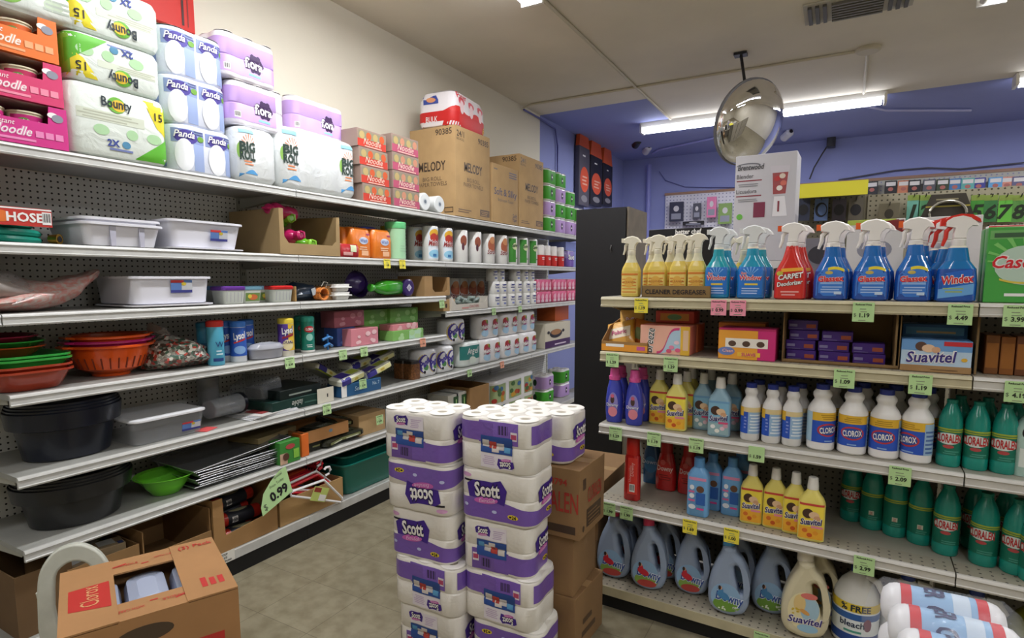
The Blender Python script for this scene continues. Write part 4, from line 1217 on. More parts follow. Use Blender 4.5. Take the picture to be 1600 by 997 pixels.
for i, (px, b_, pr) in enumerate(pos):
    onR(pr, 'bleach_bottle', 'green bleach bottle on the fourth right shelf, ' + dl[i], 'bottle', px, Z4, b_, 'green bleach bottles, fourth shelf', -0.2 if i > 4 else 0)

# --- base shelf: jugs with handle holes
def jug(w_, h, depth, m, m_cap, prints, cap_r=0.022, cap_h=0.04, neck=0.5):
    cu = bpy.data.curves.new('jug', 'CURVE'); cu.dimensions = '2D'; cu.fill_mode = 'BOTH'
    bev = min(0.022, depth / 2 - 0.004)
    cu.extrude = depth / 2 - bev; cu.bevel_depth = bev; cu.bevel_resolution = 3; cu.offset = -bev; cu.resolution_u = 5
    def spl(pts):
        s = cu.splines.new('BEZIER'); s.bezier_points.add(len(pts) - 1); s.use_cyclic_u = True
        for bp, p_ in zip(s.bezier_points, pts):
            bp.co = (p_[0] * w_, p_[1] * h, 0); bp.handle_left_type = bp.handle_right_type = 'AUTO'
    spl([(-0.3, 0.0), (0.3, 0.0), (0.46, 0.1), (0.5, 0.3), (0.47, 0.52), (0.36, 0.74), (0.17, 0.87), (0.14, 0.93), (-0.16, 0.93), (-0.2, 0.86), (-0.36, 0.66), (-0.47, 0.45), (-0.5, 0.25), (-0.45, 0.08)])
    spl([(0.3, 0.3), (0.36, 0.36), (0.345, 0.5), (0.23, 0.66), (0.14, 0.68), (0.13, 0.6), (0.2, 0.42)])
    o = bpy.data.objects.new('jug', cu)
    me0 = o.to_mesh()
    b = MB()
    b.add([(v.co.x, -v.co.z, v.co.y) for v in me0.vertices], [tuple(p_.vertices) for p_ in me0.polygons], m)
    o.to_mesh_clear(); bpy.data.objects.remove(o); bpy.data.curves.remove(cu)
    # settle on the ground
    z0 = min(v[2] for v in b.v); b.v = [(x, y, z - z0) for x, y, z in b.v]
    pl = Plane(b, (0, -depth / 2, 0), (1, 0, 0), (0, 0, 1)); prints(pl, w_, h)
    c = MB(); top = max(v[2] for v in b.v)
    L = round_prof(c, [(cap_r * 0.95, top - 0.012), (cap_r, top - 0.01), (cap_r, top + cap_h), (cap_r * 0.9, top + cap_h + 0.003)], m_cap, 22)
    c.v = [(x - 0.006 * w_ / 0.15, y, z) for x, y, z in c.v]
    return bake([('jug', b), ('cap', c)])
def f_downy(blue):
    def fn(pl, w_, h):
        pl.ell(-0.01, h * 0.27, w_ * 0.36, h * 0.2, I('8fb2d4'), 0.001)
        pl.ell(-0.005, h * 0.17, w_ * 0.33, h * 0.1, I('6f9a3c' if blue else '86a94e'), 0.0016)
        if not blue:
            pl.ell(-0.002, h * 0.12, w_ * 0.27, h * 0.055, I('b5453f'), 0.0022)
        else:
            for i in range(12): pl.ell(random.uniform(-0.035, 0.035), h * random.uniform(0.09, 0.15), 0.004, 0.003, I('e4ecd8'), 0.0022)
        pl.text('Downy', 0.006, h * 0.25, 0.034, I('2f4f9a'), off=0.02, out=I('dfe8f2'), wmax=w_ * 0.66, rot=-0.12, lift=0.0028)
        col = I('4a86b8' if blue else 'c92c3c')
        pl.ell(-0.018, h * 0.29, 0.026, 0.014, col, 0.0032, rot=-0.4)
        pl.ell(-0.028, h * 0.34, 0.01, 0.017, col, 0.0034)
        pl.ell(-0.03, h * 0.395, 0.0065, 0.008, I('d8a888'), 0.0036); pl.ell(-0.033, h * 0.4, 0.0055, 0.009, I('3c2620'), 0.0039)
    return fn
mj = mat('94a4be', 0.3, coat=0.25)
jr = jug(0.152, 0.29, 0.072, mj, P('e0416c'), f_downy(False), 0.0235, 0.045)
jb = jug(0.158, 0.29, 0.072, mj, P('4f9ad0'), f_downy(True), 0.0235, 0.04)
for i, (px, b_, pr, s_) in enumerate([(960, 0.1, jr, 'leftmost on the base shelf, red dress picture'), (1014, 0.085, jr, 'second from the left, red dress picture, pink cap showing'), (1081, 0.14, jr, 'set back behind the yellow price tag, red dress picture'), (1138, 0.065, jb, 'front one with blue dress picture under the yellow price tag'), (1205, 0.16, jb, 'set back, blue dress picture, beside the cream jug')]):
    onR(pr, 'softener_jug', 'grey blue softener jug, ' + s_, 'bottle', px, Z5, b_, 'grey blue softener jugs, front ones', 0.12)
for i, (px, b_, pr, s_) in enumerate([(984, 0.21, jr, 'the leftmost jug'), (1040, 0.21, jr, 'the second jug from the left'), (1150, 0.2, jb, 'the front jug with blue dress picture')]):
    onR(pr, 'softener_jug', 'grey blue softener jug hidden behind ' + s_, 'bottle', px, Z5, b_, 'grey blue softener jugs, back ones', 0.1)
def f_cream(pl, w_, h):
    pl.ell(-0.005, h * 0.36, w_ * 0.34, h * 0.25, I('eadfb4'), 0.001)
    pl.ell(0.014, h * 0.4, w_ * 0.2, h * 0.16, I('a9c9dc'), 0.0014)
    pl.ell(-0.02, h * 0.46, 0.02, 0.035, I('e6c98a'), 0.0018)
    pl.ell(0.01, h * 0.57, 0.028, 0.012, I('e07a72'), 0.002)
    pl.ell(-0.002, h * 0.36, 0.018, 0.008, I('e0a45a'), 0.0024, rot=-0.5)
    pl.text('Suavitel', 0.0, h * 0.25, 0.026, I('3b2f80'), shear=0.2, off=0.02, out=WHITE, wmax=w_ * 0.72, lift=0.0028)
    pl.ell(0.01, h * 0.15, 0.035, 0.016, I('9cc4de'), 0.0018)
    for i in range(8): pl.ell(random.uniform(-0.045, -0.02), h * random.uniform(0.3, 0.4), 0.004, 0.003, I('d8b83a'), 0.0024)
jc = jug(0.16, 0.3, 0.085, mat('d8cfb0', 0.35, coat=0.2), P('e4decf'), f_cream, cap_r=0.028, cap_h=0.03)
onR(jc, 'softener_jug', 'cream softener jug with white cap near the front of the base shelf', 'bottle', 1256, Z5, 0.065, 'cream softener jugs', 0.12)
onR(jc, 'softener_jug', 'cream softener jug standing behind the front cream one', 'bottle', 1275, Z5, 0.17, 'cream softener jugs', 0.12)
# gallon bleach
def gallon(lbl=True):
    b = MB(); m = mat('e2e2de', 0.35)
    L = round_prof(b, [(0.066, 0), (0.075, 0.008), (0.076, 0.16), (0.07, 0.19), (0.052, 0.225), (0.03, 0.25), (0.02, 0.262)], m, 30)
    if lbl:
        L.rect(-0.2, 0.2, 0.04, 0.165, I('e8eef0')); L.rect(-0.2, 0.2, 0.138, 0.168, I('e2c63a'), 0.001); L.rect(-0.2, 0.2, 0.02, 0.052, I('2c4f9c'), 0.001)
        L.rect(-0.2, 0.2, 0.108, 0.132, I('3563a8'), 0.0012)
        L.text('% FREE', 0.0, 0.153, 0.022, I('1e2a3c'), off=0.03, wmax=0.1, lift=0.002)
        L.text('bleach', -0.01, 0.092, 0.022, I('1f2f4c'), off=0.02, wmax=0.09, lift=0.002); L.lines(-0.04, 0.04, 0.06, 0.078, 1, I('4fa08c')); L.ell(0.04, 0.095, 0.014, 0.024, I('7a2f46'), 0.0018)
    c = MB(); round_prof(c, [(0.022, 0.262), (0.023, 0.265), (0.023, 0.285), (0.02, 0.287)], P('1f3480'), 18)
    h = MB(); h.tube([(0.03, -0.005, 0.252), (0.062, -0.02, 0.245), (0.08, -0.03, 0.215), (0.078, -0.03, 0.18)], [0.01, 0.012, 0.012, 0.01], m, 10)
    return bake([('jug', b), ('cap', c), ('handle', h)])
ga, gn = gallon(), gallon(False)
onR(ga, 'bleach_jug', 'white gallon bleach jug with yellow and blue label on the base shelf', 'bottle', 1335, Z5, 0.13, 'white gallon bleach jugs')
onR(gn, 'bleach_jug', 'white gallon jug with dark blue cap behind the wrapped pack', 'bottle', 1412, Z5, 0.16, 'white gallon bleach jugs', 0.4)
onR(gn, 'bleach_jug', 'white gallon jug, cap hidden by the shelf, right of the dark blue capped one', 'bottle', 1518, Z5, 0.15, 'white gallon bleach jugs', 0.4)
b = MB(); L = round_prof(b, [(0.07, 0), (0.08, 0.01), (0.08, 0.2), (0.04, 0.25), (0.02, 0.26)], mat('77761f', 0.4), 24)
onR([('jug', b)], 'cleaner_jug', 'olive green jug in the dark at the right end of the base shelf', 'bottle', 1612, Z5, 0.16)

# --- price tags on the right shelves
def ptag(h, price, w_=0.056, hh=0.058, hand=False):
    b = MB(); b.box(-w_ / 2, w_ / 2, -0.0012, 0, -hh, 0, mat(h, 0.7))
    pl = Plane(b, (0, -0.0012, -hh), (1, 0, 0), (0, 0, 1))
    ink = I('2c3326')
    if not hand:
        pl.text('Reduced Price', 0, hh - 0.007, 0.0055, ink, off=0.03, wmax=w_ * 0.85, lift=0.0006)
        pl.lines(-w_ * 0.2, w_ * 0.25, hh * 0.5, hh * 0.78, 2, I('8a9a7a'), lift=0.0005, fill=0.3)
        pl.lines(-w_ * 0.25, w_ * 0.25, hh * 0.06, hh * 0.16, 1, I('8a9a7a'), lift=0.0005, fill=0.4)
    pl.text(price, w_ * 0.06, hh * 0.34, hh * 0.2, ink, off=0.035, wmax=w_ * 0.62, lift=0.0008)
    pl.text('$', -w_ * 0.38, hh * 0.34, hh * 0.18, I('5f6d55'), lift=0.0008)
    return b
GRN, YEL, PNK = 'b9dc9c', 'f0e04a', 'f49ab0'
rt = [(1002, Z1, 'yellow', YEL, '1.19', 'under the yellow degreaser bottles'), (1123, Z1, 'pink', PNK, '0.99', 'left one of the pair under the teal window cleaners'), (1153, Z1, 'pink', PNK, '0.99', 'right one of the pair under the teal window cleaners'),
      (1349, Z1, 'green', GRN, '1.19', 'under the blue glass cleaners'), (1500, Z1, 'green', GRN, '4.49', 'under the red topped window sprays'), (1588, Z1, 'green', GRN, '3.99', 'under the green detergent box'),
      (957, Z2, 'green', GRN, '1.29', 'below the open display carton'), (1048, Z2, 'green', GRN, '1.29', 'below the peach dryer sheet box'), (1319, Z2, 'green', GRN, '1.09', 'below the purple boxes'), (1438, Z2, 'green', GRN, '1.19', 'below the blue dryer sheet box'), (1590, Z2, 'green', GRN, '4.19', 'at the right edge of the second lip'),
      (962, Z3, 'green', GRN, '1.29', 'below the blue bottles with pink caps'), (1022, Z3, 'green', GRN, '1.19', 'below the pale yellow softener bottles'), (1088, Z3, 'green', GRN, '1.19', 'below the pale blue softener bottles'), (1182, Z3, 'handwritten green', GRN, '1.59', 'below the slim bleach bottles'), (1406, Z3, 'green', GRN, '2.09', 'below the wide bleach bottles'),
      (952, Z4, 'green', GRN, '1.99', 'at the left end of the fourth lip'), (979, Z4, 'green', GRN, '1.99', 'below the tall red scent bottle'), (1078, Z4, 'yellow', YEL, '1.69', 'below the light blue bottles, above the jugs'), (1143, Z4, 'yellow', YEL, '1.00', 'above the jug with the blue dress picture'), (1350, Z4, 'green', GRN, '2.99', 'above the gallon bleach jug'),
      (1190, Z5, 'green', GRN, '2.99', 'on the bottom lip at the lower edge')]
for i, (px, z, cn, h, pr, where) in enumerate(rt):
    zz = z - 0.004
    s_ = sR(px, zz - 0.03, -0.004)
    big = 1.0 if px < 1250 else 1.12
    spawn(ptag(h, pr, 0.056 * big, 0.058 * big, 'hand' in cn), 'price_tag', '%s price tag reading %s, %s' % (cn, pr, where), 'price tag', GR(s_, -0.0055, zz), rot=(0, 0, RR), group='price tags on the right shelves')

# ================================================================ GOODS ON THE LEFT SHELVES
def front(w_): return 0.0
def wrap_pack(w_, d, h, nx, ny, m, fn=None, top='rolls', amt=0.3, seams=(), holes=True, e=0.012, m_top=None):
    """tightly wrapped pack of standing rolls: nx across, ny deep; seams: heights where one layer sits on the next"""
    b = MB()
    o = scallop(w_, d, nx, ny, amt=amt)
    rings = [(0, inset(o, e)), (e * 0.35, inset(o, e * 0.35)), (e, o)]
    for z in seams:
        rings += [(z - 0.005, o), (z, inset(o, 0.0035)), (z + 0.005, o)]
    rings += [(h - e, o), (h - e * 0.35, inset(o, e * 0.35)), (h, inset(o, e))]
    L = Loft(b, rings, m, capm=m_top or m)
    L.w, L.d = w_, d
    L.side = -(w_ / 2 + d / 2)
    if fn: fn(L)
    if holes:
        dk = mat('a39c8c', 0.9); tp = mat('efece6', 0.7)
        rx, ry = w_ / nx / 2, d / ny / 2
        for i in range(nx):
            for j in range(ny):
                x, y = -w_ / 2 + rx * (2 * i + 1), -d / 2 + ry * (2 * j + 1)
                r = min(rx, ry)
                n = 18
                def ring(rr, z): return [(x + rr * math.cos(2 * PI * k / n), y + rr * math.sin(2 * PI * k / n), z) for k in range(n)]
                vs = ring(r * 0.96, h + 0.0005) + ring(r * 0.84, h + 0.004) + ring(r * 0.42, h + 0.004) + ring(r * 0.36, h + 0.001)
                fs = [(q * n + k, q * n + (k + 1) % n, (q + 1) * n + (k + 1) % n, (q + 1) * n + k) for q in range(3) for k in range(n)]
                b.add(vs, fs, tp)
                b.add(ring(r * 0.37, h + 0.0012), [list(range(n))], dk)
    return b

# --- top shelf
GW = mat('e0e8e0', 0.28, film=0.9, bscale=13.0)
def noodle_tray(col, lite, w_=0.52, h=0.15):
    t = MB()
    k = I(col)
    d = 0.26
    t.box(-w_ / 2, w_ / 2, -d / 2, d / 2, 0, 0.004, k)
    t.box(-w_ / 2, w_ / 2, d / 2 - 0.004, d / 2, 0, h - 0.004, k)
    for s_ in (-1, 1):
        t.box(s_ * (w_ / 2) - (0.004 if s_ > 0 else 0), s_ * (w_ / 2) + (0 if s_ > 0 else 0.004), -d / 2, d / 2, 0.004, h - 0.004, k)
    t.prism([(-w_ / 2, 0), (w_ / 2, 0), (w_ / 2, h - 0.004), (w_ / 2 - 0.055, h - 0.004), (w_ / 2 - 0.06, h * 0.56), (-w_ / 2 + 0.03, h * 0.56), (-w_ / 2 + 0.02, h - 0.004), (-w_ / 2, h - 0.004)], -d / 2 - 0.003, -d / 2, k)
    pl = Plane(t, (0, -d / 2 - 0.003, 0), (1, 0, 0), (0, 0, 1))
    pl.text('Noodle', w_ / 2 - 0.17, h * 0.3, 0.03, WHITE, shear=0.4, out=I(lite), wmax=0.12)
    pl.text('Instant', w_ / 2 - 0.19, h * 0.46, 0.016, WHITE, shear=0.3, wmax=0.09)
    pl.text('Noodle', -0.09, h * 0.3, 0.03, WHITE, shear=0.4, out=I(lite), wmax=0.12)
    pl.rect(-w_ / 2 + 0.02, w_ / 2 - 0.1, 0.012, 0.02, I(lite), 0.0012)
    for q in range(3): pl.rect(w_ / 2 - 0.1 + q * 0.03, w_ / 2 - 0.076 + q * 0.03, 0.03, 0.052, I(lite), 0.0014)
    pl.ell(w_ / 2 - 0.03, h * 0.72, 0.018, 0.014, I('8c8f9c'), 0.0016); pl.ell(w_ / 2 - 0.045, h * 0.78, 0.016, 0.01, WHITE, 0.0014)
    return t
m_cupside = I('c8c29a')
def noodle_cup(col):
    c = MB(); L = round_prof(c, [(0.034, 0), (0.042, 0.004), (0.052, 0.105), (0.055, 0.108), (0.055, 0.113)], W('d8d0b0'), 20)
    L.rect(-0.06, 0.06, 0.055, 0.1, I(col), 0.001); L.ell(-0.02, 0.075, 0.02, 0.015, I('6f9a4e'), 0.002); L.rect(-0.05, 0.05, 0.02, 0.05, I('7b4a34'), 0.0014)
    L.text('Noodle', 0.01, 0.078, 0.014, WHITE, lift=0.003)
    return c
cupm = {k: noodle_cup(k).mesh('noodle_cup') for k in ('d9662e', 'c0315e', 'c2257a')}
yr = yL(107, S1 + 0.05, 0.0)
for i, (col, lite, lab) in enumerate([('cf2f86', 'e889bb', 'magenta tray of noodle cups, bottom of the stack at the left edge'), ('d33c6e', 'ec8fa8', 'rose pink tray of noodle cups, middle of the stack at the left edge'), ('e5742c', 'f2a877', 'orange tray of noodle cups, top of the stack at the left edge')]):
    parts = [('tray', noodle_tray(col, lite))]
    o = spawn(parts, 'noodle_tray', lab, 'tray', (XL - 0.135, yr - 0.26 - 0.005 * i, S1 + 0.001 + i * 0.151), RL, 'noodle trays')
    for q in range(4):
        c = mesh_obj('noodle_cup', cupm[['c2257a', 'c0315e', 'd9662e'][i]], o)
        c.location = (0.155 - q * 0.112, -0.068, 0.005)
    lid = MB(); lid.box(-0.255, 0.255, -0.125, 0.125, 0.1462, 0.1468, mat('e9e4e6', 0.15, alpha=0.25)); mesh_obj('film', lid.mesh('film'), o)
b = wrap_pack(0.34, 0.24, 0.1, 3, 2, W('dfe6df'), lambda L: (L.ell(-0.08, 0.05, 0.05, 0.035, I('7cab4c')), L.ell(0.06, 0.05, 0.03, 0.02, I('b9c8b0')), L.lines(0.02, 0.14, 0.03, 0.08, 3, I('aab5a8'))), holes=False, e=0.02)
onL(b, 'paper_pack', 'clear wrapped pack with green print lying on the orange noodle tray', 'paper pack', 8, S1 + 0.456, 0.24, 0.01, px1=97)

def f_bounty(L):
    w_, h = L.w, L.h
    a, c_ = -w_ / 2 - 0.1, w_ / 2 - 0.01
    L.poly([(w_ / 2 - 0.1, h * 0.93), (w_ / 2 + 0.005, h * 0.93), (w_ / 2 + 0.005, h * 0.4), (w_ / 2 - 0.05, h * 0.55)], I('e3d22e'), 0.0012)
    L.rect(w_ / 2 - 0.01, w_ / 2 + 0.1, 0.02, h - 0.02, I('79b23c'), 0.0014)
    L.band(lambda u: 0.012, lambda u: 0.014 + max(0, (u - (w_ / 2 - 0.14))) * 0.75, w_ / 2 - 0.14, w_ / 2 + 0.02, I('5cb02e'), 0.0016)
    L.rect(-w_ / 2 + 0.03, w_ / 2 - 0.1, h * 0.5, h * 0.64, I('cfd6c4'), 0.0008)
    L.lines(-w_ / 2 + 0.03, w_ / 2 - 0.12, h * 0.52, h * 0.64, 3, I('b3b7a4'), 0.0012)
    L.rect(-w_ / 2 - 0.16, -w_ / 2 - 0.01, h * 0.2, h * 0.8, I('a5c59a'), 0.001)
    for x, r_ in ((-w_ * 0.2, 0.028), (w_ * 0.1, 0.022), (w_ * 0.33, 0.03)):
        L.ell(x, h * 0.38, r_, 0.02, I('a9cfa0'), 0.0014)
    L.ell(-0.015, h * 0.76, 0.033, 0.03, I('6fb240'), 0.002); L.ell(-0.008, h * 0.755, 0.026, 0.022, I('eec23a'), 0.0025)
    L.text('Bounty', -0.015, h * 0.76, 0.034, I('1d2a33'), off=0.02, wmax=0.11, lift=0.004)
    L.text('15', w_ / 2 - 0.042, h * 0.72, 0.03, BLACK, off=0.01, lift=0.0035)
    L.text('2X', -0.035, h * 0.22, 0.024, I('33448e'), off=0.04, lift=0.003); L.ell(0.012, h * 0.22, 0.016, 0.014, I('4a86a8'), 0.002); L.rect(-0.05, 0.035, h * 0.12, h * 0.15, I('6a76a8'), 0.002)
for i, (z, hh, flip, lab) in enumerate([(0.0, 0.272, False, 'white and green paper towel pack with yellow 15 corner, bottom one beside the noodle trays'), (0.273, 0.18, True, 'white and green paper towel pack lying upside down on the bottom one'), (0.454, 0.2, True, 'white and green paper towel pack at the top left, cut off by the picture edge')]):
    b = MB()
    w_ = wL(109, 266, S1) if i == 0 else 0.345
    o = rrect(w_, 0.34, 0.045, 5)
    e = 0.03
    rings = [(0, inset(o, e)), (e * 0.3, inset(o, e * 0.3)), (e, o), (hh - e, o), (hh - e * 0.3, inset(o, e * 0.3)), (hh, inset(o, e))]
    L = Loft(b, rings, GW); L.w = w_; L.h = hh; L.flip = flip
    f_bounty(L)
    onL(b, 'towel_pack', lab, 'paper towels', [109, 107, 104][i], S1 + z, 0.34, 0.0, w_=w_, group='big green paper towel packs')
def f_panda(L):
    w_, h = L.w, L.h
    for s_ in (-1, 0):
        u = s_ * w_ / 2 + w_ / 4
        L.rect(u - w_ / 4 + 0.004, u + w_ / 4 - 0.004, h * 0.62, h - 0.02, I('8d9ccb'), 0.001)
        L.ell(u - 0.01, h * 0.74, 0.05, 0.03, I('4b3f97'), 0.002)
        L.ell(u - 0.02, h * 0.36, 0.04, h * 0.34, I('eceef2'), 0.003)
        L.rect(u + 0.02, u + 0.07, 0.01, h * 0.62, I('a3b6e2'), 0.001)
        L.ell(u + 0.055, h * 0.74, 0.016, 0.012, I('6fa23c'), 0.003)
        L.lines(u + 0.02, u + 0.07, h * 0.82, h * 0.92, 2, I('5a6594'), 0.0026)
        L.text('Panda', u - 0.018, h * 0.79, 0.028, WHITE, shear=0.3, off=0.02, out=I('3d3588'), wmax=0.085, lift=0.0045)
    L.rect(L.side - 0.12, L.side + 0.13, 0.02, h * 0.95, I('93a5dc'), 0.001)
for i, (z, px0, px1) in enumerate([(0.001, 268, 368), (0.206, 257, 368), (0.411, 252, 360)]):
    b = wrap_pack(wL(268, 368, S1), 0.3, 0.204, 2, 2, W('dfe4f2'), f_panda, holes=i == 2)
    onL(b, 'towel_pack', 'blue and white paper towel pack with purple cap print, ' + ['bottom', 'middle', 'top'][i] + ' of its stack', 'paper towels', px0 + 3, S1 + z - 0.001, 0.3, 0.02 + 0.01 * i, w_=wL(268, 368, S1), group='blue and white towel packs')
def f_fiora(u0=0.0, full=True):
    def fn(L):
        w_, h = L.w, L.h
        L.rect(-w_ / 2 - 0.12, w_ / 2 + (0.0 if full else -w_ * 0.2), h * 0.12, h * 0.86, I('c4a2de'), 0.001)
        L.ell(u0 + 0.01, h * 0.46, 0.042, 0.04, I('3c2350'), 0.002)
        for k in range(6):
            a = k * PI / 3
            L.ell(u0 + 0.01 + 0.036 * math.cos(a), h * 0.46 + 0.036 * math.sin(a), 0.012, 0.012, I('3c2350'), 0.0022)
        L.text('fiora', u0, h * 0.45, 0.045, WHITE, off=0.03, wmax=0.1, lift=0.004, out=I('3c2350'))
        L.rect(u0 - 0.03, u0 + 0.04, h * 0.17, h * 0.22, I('8fd0e0'), 0.002)
        L.barcode(-w_ / 2 + 0.02, -w_ / 2 + 0.05, h * 0.16, h * 0.3)
    return fn
FW_ = W('ece8f0')
for i, (px, z, b_, full) in enumerate([(362, 0.27, 0.04, False), (345, 0.478, 0.04, True)]):
    b = wrap_pack(0.315, 0.28, 0.205, 3, 3, FW_, f_fiora(0.02, full), seams=(0.1,))
    onL(b, 'toilet_paper_pack', 'lilac toilet paper pack with dark flower print, ' + ['lower one above the clear wrapped towels', 'upper one near the red sign'][i], 'toilet paper', px, S1 + z, 0.28, b_, w_=0.315, group='lilac toilet paper packs')
b = wrap_pack(0.2, 0.14, 0.205, 2, 1, FW_, f_fiora(-0.03, False), seams=(0.1,))
onL(b, 'toilet_paper_pack', 'lilac toilet paper pack set back between the two stacks', 'toilet paper', 455, S1 + 0.33, 0.14, 0.24, w_=0.2, group='lilac toilet paper packs')
def f_big(L):
    w_, h = L.w, L.h
    n = L.n
    for i in L.pr:
        u = -w_ / 2 + (i + 0.5) * w_ / n
        a = w_ / n * 0.42
        L.rect(u - a * 0.9, u + a * 0.6, h * 0.86, h * 0.93, I('8fc4d8'), 0.002)
        for k in range(7):
            t = math.radians(25 + 22 * k)
            L.poly([(u + 0.006 * math.cos(t), h * 0.66), (u + a * 0.75 * math.cos(t - 0.05), h * 0.66 + 0.05 * math.sin(t - 0.05)), (u + a * 0.75 * math.cos(t + 0.05), h * 0.66 + 0.05 * math.sin(t + 0.05))], I('e08a5c'), 0.002)
        L.ell(u - a * 0.9, h * 0.55, 0.012, 0.035, I('8fbf5a'), 0.002)
        L.text('BIG', u - 0.004, h * 0.62, 0.042, I('2c4038'), off=0.04, wmax=a * 1.6, lift=0.004)
        L.text('ROLL', u - 0.004, h * 0.47, 0.042, I('2c4038'), off=0.04, wmax=a * 1.6, lift=0.004)
        L.lines(u - a * 0.6, u + a * 0.6, h * 0.3, h * 0.4, 2, I('e08a5c'), 0.002)
        L.band(lambda q: h * 0.14, lambda q: h * (0.14 + 0.08 * math.sin((q - u) / a * 2 + 1)), u - a, u + a, I('4f94c8'), 0.002, n=10)
CLR = mat('e2e6e6', 0.28, film=0.9, bscale=15.0)
def bigroll(w_, h, n, pr):
    def fn(L): L.n = n; L.pr = pr; f_big(L)
    return wrap_pack(w_, 0.26, h, n, 2, CLR, fn, amt=0.5, holes=False, e=0.03)
b = bigroll(wL(374, 438, S1), 0.265, 2, [0]); onL(b, 'towel_pack', 'clear wrapped white paper towel pack with orange rays print, left one', 'paper towels', 374, S1, 0.26, 0.01, w_=wL(374, 438, S1), group='clear wrapped towel packs')
b = bigroll(wL(441, 560, S1), 0.32, 4, [0, 3]); onL(b, 'towel_pack', 'wide clear wrapped white paper towel pack, right one beside the red trays', 'paper towels', 441, S1, 0.26, 0.01, w_=wL(441, 560, S1), group='clear wrapped towel packs')
b = wrap_pack(0.42, 0.13, 0.2, 4, 1, FW_, f_fiora(0.06), seams=(0.1,), holes=True)
onL(b, 'toilet_paper_pack', 'wide lilac toilet paper pack on the clear wrapped towels, nearest the red trays', 'toilet paper', 455, S1 + 0.333, 0.13, 0.13, w_=0.42, group='lilac toilet paper packs')
# support under the rear lilac packs
b = wrap_pack(0.3, 0.13, 0.329, 3, 1, CLR, None, holes=False)
onL(b, 'towel_pack', 'white paper towel pack at the back under the small lilac pack', 'paper towels', 455, S1, 0.13, 0.285, w_=0.3, group='clear wrapped towel packs')
def smalltray(col, alt, h, w_):
    b = MB()
    L = rbox(b, w_, 0.3, h, I('9a8478'), 0.003)
    L.rect(-w_ / 2 + 0.004, w_ / 2 - 0.004, 0.003, h * 0.45, I(col)); 
    L.rect(-w_ / 2 + 0.012, w_ / 2 - 0.012, h * 0.45, h * 0.9, I('8d8a70'), 0.001)
    for i in range(4):
        L.ell(-w_ / 2 + 0.04 + i * (w_ - 0.08) / 3, h * 0.66, 0.022, h * 0.22, I(alt if i % 2 else 'b9a26a'), 0.0016)
    L.text('Noodle', 0.0, h * 0.34, h * 0.34, I('f0d8c8'), shear=0.3, wmax=w_ * 0.6, lift=0.0028)
    L.lines(-w_ * 0.3, w_ * 0.4, h * 0.06, h * 0.18, 1, I('f0c0b0'), 0.0016)
    return b
wa, wb = wL(567, 611, S1), wL(615, 656, S1)
pa, pbk = bake(smalltray('c93b2a', 'cf5a2e', 0.104, wa)), bake(smalltray('b8506e', 'c98a6e', 0.112, wb))
for i in range(4):
    onL(pa, 'noodle_tray', 'small red noodle tray, ' + ['bottom', 'second from the bottom', 'third from the bottom', 'top'][i] + ' of the stack of four', 'tray', 567 - i * 3, S1 + 0.105 * i, 0.3, 0.01, w_=wa, group='small red noodle trays')
    onL(pbk, 'noodle_tray', 'small dusty pink noodle tray, ' + ['bottom', 'second from the bottom', 'third from the bottom', 'top'][i] + ' of the stack by the carton', 'tray', 615 - i * 1, S1 + 0.113 * i, 0.3, 0.01, w_=wb, group='small pink noodle trays')
for i, px in enumerate([668, 686]):
    b = MB(); L = round_prof(b, [(0.018, -0.1), (0.055, -0.1), (0.06, -0.095), (0.06, 0.095), (0.055, 0.1), (0.02, 0.1), (0.018, 0.095)], W('e8ecec'), 22, cap0=True, cap1=True)
    pl = Plane(b, (0, 0, 0.1), (1, 0, 0), (0, 1, 0)); pl.ell(0, 0, 0.02, 0.02, I('c5cdd2'), 0.0012); pl.ell(0, 0, 0.012, 0.012, I('6a7480'), 0.002)
    y = yL(px, S1 + 0.06, 0.0)
    spawn(b, 'paper_roll', ['white wrapped paper roll lying end on at the shelf lip, left of the two', 'white wrapped paper roll lying end on at the shelf lip, right of the two'][i], 'paper towels', (XL - 0.105, y + 0.01 + i * 0.035 - 0.03, S1 + 0.062), rot=(0, PI / 2, 0), group='paper rolls lying end on')
m_cb = CB('bd9c6e')
def bigcarton(w_, d, h, txt):
    b = MB(); L = rbox(b, w_, d, h, m_cb, 0.003); ink = I('4a3b30')
    L.side = -(w_ / 2 + d / 2); L.w = w_; L.d = d
    txt(L, ink)
    b.box(-w_ / 2 + 0.002, w_ / 2 - 0.002, -0.03, 0.03, h, h + 0.0006, mat('c9a877', 0.3))
    return b
